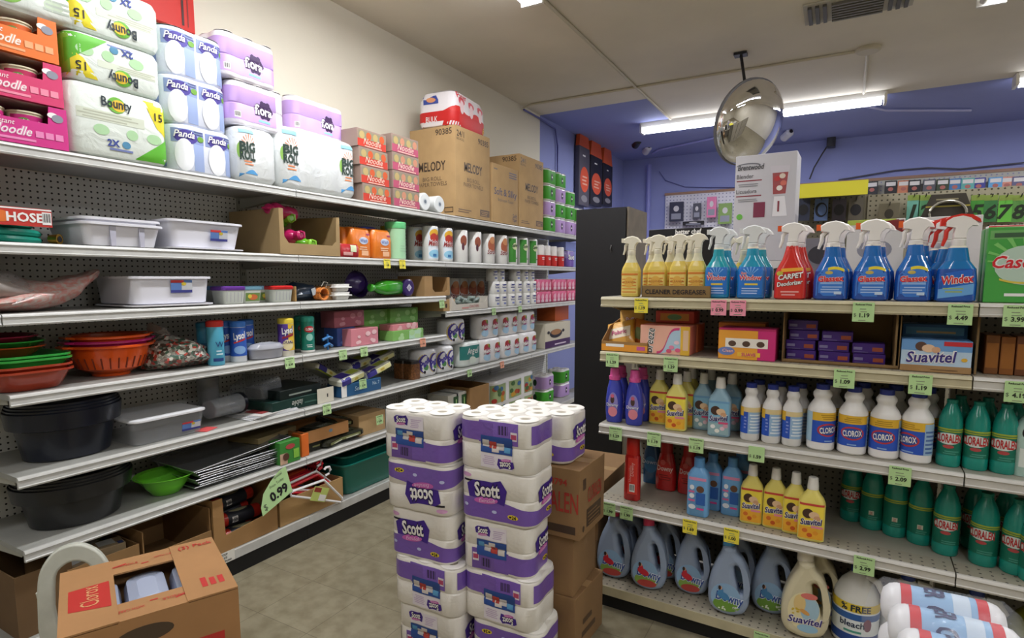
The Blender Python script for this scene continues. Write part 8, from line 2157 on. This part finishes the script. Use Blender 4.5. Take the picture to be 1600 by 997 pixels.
spawn(cbox(0.35, 0.27, 0.238, lambda L, i_: L.lines(L.w / 2 + 0.05, L.w / 2 + 0.2, 0.05, 0.15, 2, I('5d4733'))), 'carton', 'brown carton on the floor at the bottom of the pile behind the aisle stacks', 'box', (-0.975, 2.06, 0.001), -0.04, 'cartons piled behind the aisle stacks')
spawn(S_[('front', False)], 'toilet_paper_pack', 'purple and white toilet roll pack resting on the red lettered carton', 'toilet paper', (-1.0, 2.03, 0.75), 0.0, 'purple toilet roll packs in the aisle')
for k in (0, 1):
    spawn(cbox(0.42, 0.5, 0.262), 'carton', 'plain brown carton at the foot of the black cabinet, ' + ['lower', 'upper'][k] + ' of the two', 'box', (-1.105, 2.62, 0.001 + 0.263 * k), 0.02 * k, 'cartons by the cabinet')

# ================================================================ FOREGROUND
# carton with bottles at the lower left
A, B_, C_ = on(110, 890, 2, 0.72), on(331, 842, 2, 0.72), on(348, 927, 2, 0.72)
rzb = 1.16
ux = Vector((math.cos(rzb), math.sin(rzb), 0)); uy = Vector((-math.sin(rzb), math.cos(rzb), 0))
bw_ = (B_ - A).dot(ux) * 1.0 + 0.02; bd_ = 0.33
ctr = B_ - ux * (bw_ / 2) - uy * (bd_ / 2)
tan = CB('a87c50'); RD = I('b8302a')
b = MB(); h = 0.3; t = 0.004
for y in (-bd_ / 2, bd_ / 2 - t): b.box(-bw_ / 2, bw_ / 2, y, y + t, 0, h, tan)
for x in (-bw_ / 2, bw_ / 2 - t): b.box(x, x + t, -bd_ / 2 + t, bd_ / 2 - t, 0, h, tan)
b.box(-bw_ / 2, bw_ / 2, -bd_ / 2, bd_ / 2, 0, t, tan)
hx0, hx1, hy0, hy1 = -bw_ * 0.19, bw_ * 0.19, -bd_ * 0.25, bd_ * 0.25
b.box(hx0 - 0.002, hx1 + 0.002, -bd_ / 2, hy0, h, h + t, tan); b.box(hx0 - 0.002, hx1 + 0.002, hy1, bd_ / 2, h, h + t, tan)
fl = MB(); fl.box(-bw_ / 2, hx0, -bd_ / 2, bd_ / 2, h + 0.002, h + 0.002 + t, tan)
pl = Plane(fl, (0, 0, h + 0.002 + t), (1, 0, 0), (0, 1, 0))
pl.band(lambda u: -0.075 - 0.25 * (u + bw_ * 0.33), lambda u: 0.045 + 0.1 * (u + bw_ * 0.33), -bw_ * 0.45, -bw_ * 0.22, RD, 0.0006)
pl.text('Clorox', -bw_ * 0.335, -0.01, 0.035, I('cf9a6a'), rot=PI / 2, wmax=0.1, lift=0.0012)
fr = MB(); fr.box(hx1, bw_ / 2, -bd_ / 2, bd_ / 2, h + 0.002, h + 0.002 + t, tan)
pl = Plane(fr, (0, 0, h + 0.002 + t), (1, 0, 0), (0, 1, 0))
pl.text('(3) Pack', bw_ * 0.36, 0.13, 0.02, RD, off=0.01, wmax=0.08)
for q in range(3): pl.rect(bw_ * 0.36 - 0.02 + q * 0.018, bw_ * 0.36 - 0.008 + q * 0.018, -0.12, -0.08 + 0.01 * (q == 0), RD, 0.0006)
pl = Plane(b, (0, 0, h + t), (1, 0, 0), (0, 1, 0))
for s_, rr_ in ((1, 0), (-1, PI)):
    pl.text('HANDLE', (-0.04) * s_ + 0.005, s_ * 0.12, 0.011, RD, rot=rr_, wmax=0.05); pl.text('WITH CARE', 0.045 * s_ + 0.005, s_ * 0.125, 0.011, RD, rot=rr_, wmax=0.05)
    pl.band(lambda u: s_ * (0.128 - 0.3 * abs(u + s_ * 0.03)), lambda u: s_ * (0.134 - 0.3 * abs(u + s_ * 0.03)), -s_ * 0.055 - 0.01, -s_ * 0.055 + 0.02, RD, 0.0006, n=6)
    pl.rect(-0.004, 0.012, s_ * 0.105, s_ * 0.11, RD, 0.0006)
pl = Plane(b, (0, -bd_ / 2, 0), (1, 0, 0), (0, 0, 1)); pl.rect(-0.02, bw_ * 0.4, 0.04, h - 0.09, RD, 0.0006)
pl.ell(-0.02, h - 0.04, 0.055, 0.02, I('4a3b2c'), 0.0008)
spawn([('carton_body', b), ('left_flap', fl), ('right_flap', fr)], 'bottle_carton', 'tan carton with red print and a window over its bottles, at the lower left corner', 'box', ctr - Vector((0, 0, h)), rzb)
cj = mat('b4bed6', 0.15, alpha=0.85, coat=0.6)
jug2 = MB(); rr_prof(jug2, [(0, 0.088, 0.24, 0.03), (0.25, 0.092, 0.25, 0.04), (0.275, 0.08, 0.2, 0.035), (0.285, 0.04, 0.1, 0.015)], cj)
jug2 = bake([('bottle', jug2)])
for k in (-1, 0, 1):
    p = ctr + ux * (0.0 + k * 0.096) - Vector((0, 0, h - 0.006))
    spawn(jug2, 'clear_bottle', 'clear bluish bottle seen through the carton window, ' + ['left', 'middle', 'right'][k + 1], 'bottle', p, rzb, 'bottles in the window carton')
for k in range(2):
    bb = MB(); rbox(bb, bw_ * 0.98, bd_ * 0.98, 0.209, CB('a07a4c'))
    spawn(bb, 'carton', 'plain carton under the window carton at the lower left, ' + ['on the floor', 'second up'][k], 'box', (ctr.x, ctr.y, 0.001 + k * 0.21 - 0.0), rzb, 'cartons under the window carton')
# white plastic step stool leaning behind it
cu = bpy.data.curves.new('frame', 'CURVE'); cu.dimensions = '2D'; cu.fill_mode = 'BOTH'; cu.extrude = 0.012; cu.bevel_depth = 0.006; cu.bevel_resolution = 2; cu.resolution_u = 6
for pts in ([(-0.15, -0.62), (0.15, -0.62), (0.125, -0.05), (0.07, 0.035), (0, 0.055), (-0.07, 0.035), (-0.125, -0.05)], [(-0.09, -0.3), (-0.085, -0.05), (-0.04, 0.01), (0.04, 0.01), (0.085, -0.05), (0.09, -0.3)]):
    s = cu.splines.new('BEZIER'); s.bezier_points.add(len(pts) - 1); s.use_cyclic_u = True
    for i, (bp, p_) in enumerate(zip(s.bezier_points, pts)):
        bp.co = (p_[0] * (0.66 if len(pts) > 6 else 0.66), p_[1], 0); ht = 'VECTOR' if p_[1] < -0.1 else 'AUTO'; bp.handle_left_type = bp.handle_right_type = ht
to = bpy.data.objects.new('t', cu); me0 = to.to_mesh(); b = MB(); mws = mat('c6c8bc', 0.4, noise=0.12, nscale=20)
b.add([(v.co.x, -v.co.z, v.co.y) for v in me0.vertices], [tuple(q.vertices) for q in me0.polygons], mws); to.to_mesh_clear(); bpy.data.objects.remove(to)
b2 = MB(); b2.box(-0.085, 0.085, 0.02, 0.16, -0.28, -0.26, mws); b3 = MB(); b3.tube([(-0.085, 0.02, -0.05), (-0.09, 0.08, -0.3), (-0.1, 0.16, -0.62)], 0.012, mws); b3.tube([(0.085, 0.02, -0.05), (0.09, 0.08, -0.3), (0.1, 0.16, -0.62)], 0.012, mws)
p = on(110, 852, 0, -1.9)
spawn([('front_frame', b), ('step', b2), ('rear_leg', b3)], 'step_stool', 'off white plastic step stool with rounded top behind the window carton', 'step stool', (p.x, p.y, p.z - 0.06), rot=(math.radians(-10), math.radians(-8), math.radians(62)))
# shrink wrapped pack at the lower right
p1 = on(1470, 960, 2, 0.89)
wh, blu, rdd = P('e6e6ea'), I('8fb3d8'), I('c42a34')
def lying():
    b = MB(); R = 0.036; hl = 0.085
    L = round_prof(b, [(0.012, -hl), (0.024, -hl + 0.003), (0.033, -hl + 0.012), (R, -hl + 0.022), (R, hl - 0.022), (0.033, hl - 0.012), (0.024, hl - 0.003), (0.012, hl)], wh, 26)
    z0, z1 = -hl + 0.026, hl - 0.026
    L.rect(-0.112, 0.112, z0, z1, blu, 0.0006); L.rect(-0.112, 0.112, z0, z0 + 0.015, rdd, 0.001); L.rect(-0.112, 0.112, z1 - 0.015, z1, rdd, 0.001)
    for u in (-0.056, 0.056): L.text('CLEANSER', u, -0.012, 0.026, I('2a2c5c'), off=0.03, rot=0, wmax=0.1, lift=0.002)
    L.rect(-0.1, 0.05, 0.012, 0.035, I('c6d4e4'), 0.001)
    return bake(b)
ly = lying()
q0 = Vector((p1.x, p1.y - 0.146, 0.0)); ra = math.radians(-3)
i = 0
for r_ in range(2):
    for k in range(3):
        i += 1
        spawn(ly, 'cleaner_canister', 'blue labelled white canister with red bands in the wrapped pack, ' + ['front', 'middle', 'rear'][k] + ' one, ' + ['lower', 'upper'][r_] + ' row', 'canister', q0 + Vector((0.006 * (2 - k), 0.073 * k, 0.817 + 0.073 * r_)), rot=(Matrix.Rotation(PI / 2, 3, 'Y') @ Matrix.Rotation(-1.15 + 0.12 * k, 3, 'Z')).to_euler(), group='canisters in the wrapped pack')
b = MB(); n = 28; rings = []
for x, s_ in ((-0.155, 0.35), (-0.135, 0.85), (-0.11, 1.0), (0.0, 0.985), (0.11, 1.0), (0.135, 0.85), (0.155, 0.35)):
    rings.append([(x * 0.74, 0.073 + yy * s_, 0.8535 + zz * s_) for yy, zz in rrect(0.232, 0.158, 0.045, 6)])
n = len(rings[0]); b.add([v for r in rings for v in r], [(i * n + k, i * n + (k + 1) % n, (i + 1) * n + (k + 1) % n, (i + 1) * n + k) for i in range(len(rings) - 1) for k in range(n)], mat('dfe3ea', 0.08, alpha=0.1, film=0.7, bscale=14.0))
spawn(b, 'shrink_wrap', 'glossy clear shrink wrap around the canisters at the lower right corner', 'wrapper', q0)
b = MB(); rbox(b, 0.18, 0.2, 0.77, CB('a07a4c')); spawn(b, 'carton', 'tall carton below the lower right edge carrying the wrapped canisters', 'box', q0 + Vector((0, 0.073, 0.001)))

# ================================================================ BEHIND THE CLEANING SHELVES
ZR = Z1 - 0.08
def onRb(px0, px1, b_, d, ptop, label, name, m, fn=None, z=None, cat='box', group=None):
    z = ZR + 0.001 if z is None else z
    s0_, s1_ = sR(px0, Z1 + 0.2, b_), sR(px1, Z1 + 0.2, b_)
    # height from a picture row at the box front
    pt = GR((s0_ + s1_) / 2, b_, 0); r = ray((px0 + px1) / 2, ptop); tt = (pt.y) / r.y; zt = EYE + r.z * tt
    bb = MB(); L = rbox(bb, s1_ - s0_, d, zt - z, m, 0.003); L.w = s1_ - s0_
    if fn: fn(L)
    return spawn(bb, name, label, cat, GR((s0_ + s1_) / 2, b_ + d / 2, z), RR, group)
def f_bl(L):
    w_, h = L.w, L.h; gy = I('4a4a50')
    z0 = h - 0.29
    L.ell(-w_ * 0.28, z0 + 0.245, 0.05, 0.012, I('6c6c74'), 0.0008); L.ell(-w_ * 0.29, z0 + 0.242, 0.046, 0.0095, I('bdbcc2'), 0.001)
    L.text('Brentwood', -w_ * 0.24, z0 + 0.238, 0.022, gy, shear=0.2, off=0.02, wmax=w_ * 0.44, lift=0.002)
    L.text('Blender', -w_ * 0.33, z0 + 0.2, 0.018, gy, wmax=w_ * 0.28); L.rect(-w_ * 0.47, -w_ * 0.05, z0 + 0.178, z0 + 0.183, I('8c3a44')); L.lines(-w_ * 0.45, -w_ * 0.1, z0 + 0.155, z0 + 0.172, 2, I('8a8a90'))
    L.text('Licuadora', -w_ * 0.3, z0 + 0.135, 0.018, gy, wmax=w_ * 0.34); L.rect(-w_ * 0.47, -w_ * 0.05, z0 + 0.112, z0 + 0.117, I('8c3a44')); L.lines(-w_ * 0.45, -w_ * 0.1, z0 + 0.09, z0 + 0.106, 2, I('8a8a90'))
    L.poly([(w_ * 0.12, z0 + 0.11), (w_ * 0.36, z0 + 0.11), (w_ * 0.4, z0 + 0.235), (w_ * 0.08, z0 + 0.235)], I('c9c4cc'), 0.001); L.poly([(w_ * 0.14, z0 + 0.115), (w_ * 0.34, z0 + 0.115), (w_ * 0.37, z0 + 0.205), (w_ * 0.12, z0 + 0.205)], I('9c4a4c'), 0.0014)
    for x, z, c_ in ((0.2, 0.18, 'b8383a'), (0.3, 0.16, 'c86a5c'), (0.24, 0.14, 'e8e0d8'), (0.28, 0.19, 'd8c8b8')): L.ell(w_ * x, z0 + z, 0.012, 0.011, I(c_), 0.002)
    L.poly([(w_ * 0.14, z0 + 0.02), (w_ * 0.38, z0 + 0.02), (w_ * 0.33, z0 + 0.105), (w_ * 0.16, z0 + 0.105)], I('e4e2e6'), 0.001); L.rect(w_ * 0.22, w_ * 0.25, z0 + 0.04, z0 + 0.085, I('8c3a44'), 0.0018)
    L.rect(-w_ * 0.17, w_ * 0.02, z0 + 0.02, z0 + 0.085, I('7c2f48'), 0.001); L.ell(-w_ * 0.4, z0 + 0.025, 0.013, 0.013, I('6cb84a'), 0.001)
onRb(1149, 1246, 0.5, 0.17, 408, 'white picture box under the blender box, mostly hidden by the spray bottles', 'appliance_box', I('d8d4d2'), lambda L: (L.ell(0.05, L.h - 0.08, 0.04, 0.05, I('3a2c28'), 0.001), L.text('TOASTER', -0.04, L.h - 0.05, 0.02, I('33333a'), wmax=0.1)))
zb = on(1197, 350, 1, GR(0.55, 0.5, 0).y).z
bb = MB(); w_ = sR(1244, 1.85, 0.5) - sR(1148, 1.85, 0.5); ztop = 1.99
zbase = on(1197, 408, 1, GR(0.55, 0.5, 0).y).z + 0.001
L = rbox(bb, w_, 0.17, ztop - zbase, I('c4c2c8'), 0.003); L.w = w_; f_bl(L); L.rect(w_ / 2 + 0.02, w_ / 2 + 0.15, 0.05, 0.2, I('a8a6ae'))
spawn(bb, 'blender_box', 'tall grey blender box with fruit picture standing above the spray bottles', 'box', GR((sR(1148, 1.85, 0.5) + sR(1244, 1.85, 0.5)) / 2, 0.585, zbase), RR)
onRb(1013, 1112, 0.5, 0.25, 357, 'black box lettered in white behind the yellow spray bottles', 'appliance_box', mat('17161a', 0.4), lambda L: L.text('better chef', 0.04, L.h - 0.016, 0.022, WHITE, off=0.03, wmax=0.12))
onRb(1322, 1412, 0.5, 0.16, 343, 'white and green box with a dark red corner behind the glass cleaners', 'appliance_box', I('cfccc8'), lambda L: (L.rect(-L.w / 2, L.w / 2 - 0.03, L.h - 0.02, L.h, I('a8b84a')), L.poly([(L.w / 2 - 0.08, L.h - 0.01), (L.w / 2, L.h), (L.w / 2, L.h - 0.06)], I('7c2424'), 0.001), L.ell(0.0, L.h - 0.12, 0.06, 0.04, I('8a8a94'), 0.001)))
onRb(1424, 1533, 0.5, 0.16, 338, 'plain white box behind the red topped window spray', 'appliance_box', I('d0ccca'), lambda L: (L.text('Set', 0, L.h - 0.04, 0.03, I('5c5a60')), L.lines(-0.08, 0.08, L.h - 0.15, L.h - 0.08, 3, I('a8a6a8'))))
onRb(1250, 1318, 0.52, 0.14, 372, 'grey box behind the red carpet bottle', 'appliance_box', I('77747c'), lambda L: L.ell(0, L.h - 0.07, 0.05, 0.04, I('35343a'), 0.001))

# beige pegboard rack with number cards
YR = 3.7
m_pb = grid_mat('rack_pegboard', 'aaa28c', '46402f', 0.0254, 0.0045, (0, 2), 0.6)
x0, x1 = on(1357, 300, 1, YR).x, 2.6
zt = on(1400, 302, 1, YR).z
rack = bpy.data.objects.new('pegboard_rack', None); COL.objects.link(rack); rack.location = (x0, YR, 0); tagit(rack, 'beige pegboard display rack hung with number cards, right of the yellow canopy', 'display rack')
b = MB(); b.box(0, x1 - x0, 0, 0.01, 0.1, zt, m_pb); mesh_obj('board', b.mesh('board'), rack)
for x in (0, 0.6, 1.2, x1 - x0): b = MB(); b.box(x - 0.015, x + 0.015, 0.011, 0.05, 0, zt + 0.004, mat('8c846f', 0.5)); mesh_obj('upright', b.mesh('upright'), rack)
def hungcard(px, py0, py1, w_, yy, col, label, fn=None, name='hanging_card', group=None, thick=0.006, hk=True):
    a, c_ = on(px, py0, 1, yy), on(px, py1, 1, yy)
    h = a.z - c_.z
    b = MB(); b.box(-w_ / 2, w_ / 2, -thick, 0, 0, h, I(col)); pl = Plane(b, (0, -thick, 0), (1, 0, 0), (0, 0, 1)); pl.w, pl.h = w_, 0
    if fn: fn(pl, w_, h)
    k = MB(); k.tube([(0, 0.05 if yy < 5 else 0.1, h - 0.008), (0, -0.03, h - 0.008), (0, -0.04, h + 0.004)], 0.0025, mat('55524c', 0.3, metal=0.7), 6)
    return spawn([('card', b), ('hook', k)] if hk else [('card', b)], name, label, 'hanging card', (a.x, yy, c_.z), 0, group)
def numf(s_):
    return lambda pl, w_, h: (pl.rect(-w_ / 2, w_ / 2, h * 0.8, h, I('8aa04a'), 0.0006), pl.text(s_, 0, h * 0.38, h * 0.5, I('23301f'), off=0.03, shear=0.2, lift=0.0012))
for px, s_, c_ in [(1428, '1', '6fb0a0'), (1446, '2', '5a9a6c'), (1528, '5', '4a9a3c'), (1549, '6', '3c7c44'), (1572, '7', '6ac048'), (1594, '8', '5c9448')]:
    hungcard(px, 305, 347, 0.053, YR - 0.04, c_, 'green hanging card with the number %s on the beige pegboard' % s_, numf(s_), 'number_card', 'number cards on the beige pegboard')
hungcard(1590, 352, 366, 0.17, YR - 0.04, 'c8323a', 'red and white strip package low on the beige pegboard at the right edge', lambda pl, w_, h: pl.rect(-w_ / 2, w_ / 2, 0, h * 0.35, I('e8c8c4'), 0.001))
hungcard(1390, 318, 345, 0.09, YR - 0.04, '77705c', 'brown hanging card at the left end of the beige pegboard', lambda pl, w_, h: pl.ell(0, h * 0.4, 0.02, 0.025, I('3a362c'), 0.001))
a = on(1482, 303, 1, YR - 0.06); c_ = on(1482, 348, 1, YR - 0.06); h = a.z - c_.z
b = MB(); b.prism([(-0.12, 0), (0.12, 0), (0.07, h), (-0.07, h)], -0.004, 0, I('3a342c')); pl = Plane(b, (0, -0.004, 0), (1, 0, 0), (0, 0, 1)); pl.band(lambda u: h * 0.55, lambda u: h * 0.6, -0.09, 0.09, I('a89a3c'), 0.001); pl.lines(-0.05, 0.05, h * 0.68, h * 0.9, 2, I('8c8468'), 0.001)
k = MB()
for q in range(3): k.tube([(0.075 * math.cos(t_ * 2 * PI / 24), -0.012 - 0.006 * q, h * 0.32 + 0.06 * math.sin(t_ * 2 * PI / 24)) for t_ in range(24)], 0.006, mat('b8b4a8', 0.25, metal=0.6), 6, closed=True)
spawn([('backing_card', b), ('hose', k)], 'shower_hose', 'coiled metal hose on a dark tapered card between the number cards', 'hose', (a.x, YR - 0.06, c_.z))

# display with yellow canopy
xa, xb = on(1238, 290, 1, YR).x, on(1353, 290, 1, YR).x
zc = on(1300, 284, 1, YR - 0.35).z
can = bpy.data.objects.new('display_stand', None); COL.objects.link(can); can.location = ((xa + xb) / 2, YR, 0); tagit(can, 'display stand with a bright yellow canopy right of the blender box', 'display stand')
hwid = (xb - xa) / 2
b = MB(); b.prism([(-0.34, zc - 0.07), (-0.34, zc), (0.0, zc + 0.03), (0.01, zc + 0.03), (0.01, zc + 0.02), (-0.33, zc - 0.01), (-0.33, zc - 0.07)], -hwid, hwid, mat('ddd43a', 0.4), axis='x'); mesh_obj('canopy', b.mesh('canopy'), can)
b = MB(); b.box(-hwid, hwid, 0, 0.01, 0.1, zc + 0.02, grid_mat('stand_board', '6f6a58', '2c2820', 0.0254, 0.004, (0, 2))); mesh_obj('back_panel', b.mesh('back_panel'), can)
for x in (-hwid + 0.01, hwid - 0.01): b = MB(); b.box(x - 0.01, x + 0.01, 0.011, 0.04, 0, zc + 0.02, mat('8c846f', 0.5)); mesh_obj('post', b.mesh('post'), can)
for i, (px, c_, f) in enumerate([(1256, '3a3f55', None), (1284, '5c72a0', 'C'), (1312, '4a4450', None), (1338, '6c665c', None)]):
    hungcard(px, 311, 345, 0.066, YR - 0.05, c_, ['dark card', 'blue card with a black ring', 'dark red grey card', 'grey brown card'][i] + ' hanging under the yellow canopy', (lambda pl, w_, h: (pl.ell(0, h * 0.5, 0.03, 0.04, I('20222c'), 0.001), pl.ell(0.004, h * 0.5, 0.021, 0.03, I('5c72a0'), 0.0016))) if f else (lambda pl, w_, h: pl.ell(0, h * 0.5, 0.025, 0.03, I('2a2a30'), 0.001)), group='cards under the yellow canopy')

# white pegboard on the back wall with small goods
YP = YB - 0.03
for i, (a, c_, pt, base, lab) in enumerate([(1040, 1330, 303, 'e4e2ee', 'white pegboard with a brown top rail on the back wall, left part'), (1332, 1640, 272, 'bdbcb4', 'grey pegboard with a brown top rail on the back wall, right part')]):
    xa_, xb_ = on(a, pt, 1, YP).x, on(c_, pt, 1, YP).x
    r_ = bpy.data.objects.new('wall_pegboard', None); COL.objects.link(r_); r_.location = (xa_, YP, 0); tagit(r_, lab, 'pegboard')
    b = MB(); b.box(0, xb_ - xa_, 0, 0.02, 0.9, 2.7, grid_mat('wall_board_%d' % i, base, '8a8aa8', 0.05, 0.009, (0, 2))); mesh_obj('board', b.mesh('board'), r_)
    b = MB(); b.box(-0.01, xb_ - xa_, -0.012, 0.022, 2.7, 2.735, mat('9c7a66', 0.6)); mesh_obj('top_rail', b.mesh('top_rail'), r_)
YQ = YP - 0.09
smalls = [(1058, 316, 346, 0.2, '33344a', 'black wire rack with a dark board'), (1090, 318, 342, 0.11, '4a4a58', 'small grey card with a black block'), (1113, 308, 340, 0.13, 'd878a4', 'pink package'), (1134, 318, 350, 0.18, '7c9a54', 'green picture package'), (1084, 346, 352, 0.3, '17161c', 'black camera shaped gadget')]
for px, a, c_, w_, col, lab in smalls:
    hungcard(px, a, c_, w_, YQ, col, lab + ' on the white back wall pegboard', lambda pl, w_, h: (pl.rect(-w_ * 0.35, w_ * 0.35, h * 0.1, h * 0.4, I('8a8c9c'), 0.001), pl.ell(0, h * 0.65, w_ * 0.2, h * 0.15, I('c8c4c8'), 0.001)), 'hanging_package', thick=0.04)
cols = [(1363, '26262c', 'black'), (1392, '1f1f24', 'dark'), (1412, 'c07a5c', 'orange'), (1429, '202026', 'black boxed'), (1452, '55565e', 'grey'), (1473, '33402e', 'dark green'), (1492, '3f78b0', 'blue and white'), (1512, '5fa8a4', 'teal'), (1529, '3c3f94', 'violet and red'), (1555, '5c9cd0', 'sky blue'), (1573, 'd08a78', 'salmon pink'), (1592, '5c5a80', 'purple')]
for i, (px, c_, nm) in enumerate(cols):
    dy = (1600 - px) * 0.035
    hungcard(px, 276 + dy, 296 + dy, 0.125, YQ - 0.012 * (i % 2), c_, nm + ' package hanging in the row on the grey back wall pegboard', lambda pl, w_, h: (pl.rect(-w_ * 0.4, w_ * 0.4, h * 0.6, h * 0.9, I('d8d4d4'), 0.001), pl.ell(0, h * 0.35, w_ * 0.22, h * 0.15, I('a8625c'), 0.001)), 'hanging_package', 'packages on the grey pegboard', thick=0.04)

# tall hanging banners on the blue left wall
for i, (pa, pb, top, bot, c_, o_) in enumerate([(902, 919, 213, 322, '55525e', 'left one, grey'), (920, 939, 228, 322, '23222e', 'middle one, dark'), (940, 955, 240, 322, '23222e', 'right one, dark')]):
    xw = XW + 0.05
    ya, yb_ = on(pa, top, 0, xw).y, on(pb, top, 0, xw).y
    z1_, z0_ = on((pa + pb) / 2, top + 18, 0, xw).z, on((pa + pb) / 2, bot, 0, xw).z
    w_, h = yb_ - ya - 0.02, z1_ - z0_
    b = MB(); rbox(b, w_, 0.06, h, I(c_), 0.003); pl = Plane(b, (0, -0.0305, 0), (1, 0, 0), (0, 0, 1))
    pl.ell(0, h * 0.45, w_ * 0.42, h * 0.22, I('d8583a'), 0.001); pl.lines(-w_ * 0.28, w_ * 0.28, h * 0.36, h * 0.54, 3, I('eab4a0'), 0.002); pl.lines(-w_ * 0.2, w_ * 0.1, h * 0.84, h * 0.9, 1, WHITE, 0.001); pl.ell(0, h * 0.12, w_ * 0.3, h * 0.06, I('8a8890'), 0.001)
    t_ = MB(); t_.prism([(-w_ / 2, h), (w_ / 2, h), (w_ / 2 - w_ * 0.15, h + 0.2), (0, h + 0.3), (-w_ / 2 + w_ * 0.1, h + 0.22)], -0.025, 0.025, P('e0602c'))
    spawn([('panel', b), ('pointed_top', t_)], 'display_banner', 'tall banner with orange pointed top and orange oval on the blue wall, ' + o_, 'banner', (xw, (ya + yb_) / 2, z0_), RL, 'orange topped banners')

# ================================================================ NEIGHBOURS IN A ROW STAND CLEAR OF EACH OTHER
bpy.context.view_layer.update()
def span(o):
    ps = [c.matrix_world @ Vector(v) for c in [o] + list(o.children_recursive) if c.type == 'MESH' for v in c.bound_box]
    return [min(p[i] for p in ps) for i in range(3)], [max(p[i] for p in ps) for i in range(3)]
RIGID = ('shelving', 'box', 'price tag', 'hanging card', 'pegboard', 'display rack', 'display stand', 'cardboard', 'tub', 'tray', 'cable', 'conduit', 'ceiling light', 'platter', 'colander', 'hanger', 'wrapper', 'cabinet', 'fire log', 'card', 'camera', 'mirror')
loose = [o for o in bpy.data.objects if o.parent is None and o.get('category') and o['category'] not in RIGID and (o.type == 'MESH' or o.children)]
for _ in range(3):
    bb_ = {o: span(o) for o in loose}
    order = sorted(loose, key=lambda o: bb_[o][0][0])
    k_ = {}
    for i, a in enumerate(order):
        la, ha = bb_[a]
        for c_ in order[i + 1:]:
            lc, hc = bb_[c_]
            if lc[0] > ha[0]: break
            pen = [min(ha[q], hc[q]) - max(la[q], lc[q]) for q in range(3)]
            if min(pen) <= 0 or pen[2] < 0.006: continue
            q = 0 if pen[0] < pen[1] else 1
            if pen[q] > 0.024: continue
            for o, l, h in ((a, la, ha), (c_, lc, hc)):
                f = 1 - (pen[q] / 2 + 0.0006) / max(0.02, (h[q] - l[q]) / 2)
                k_[o] = min(k_.get(o, 1), max(0.94, f))
    for o, f in k_.items():
        o.scale = (max(0.93, o.scale[0] * f), max(0.93, o.scale[1] * f), o.scale[2]) if max(abs(o.rotation_euler[0]), abs(o.rotation_euler[1])) < 0.5 else tuple(max(0.93, v * f) for v in o.scale)
    if not k_: break
    bpy.context.view_layer.update()
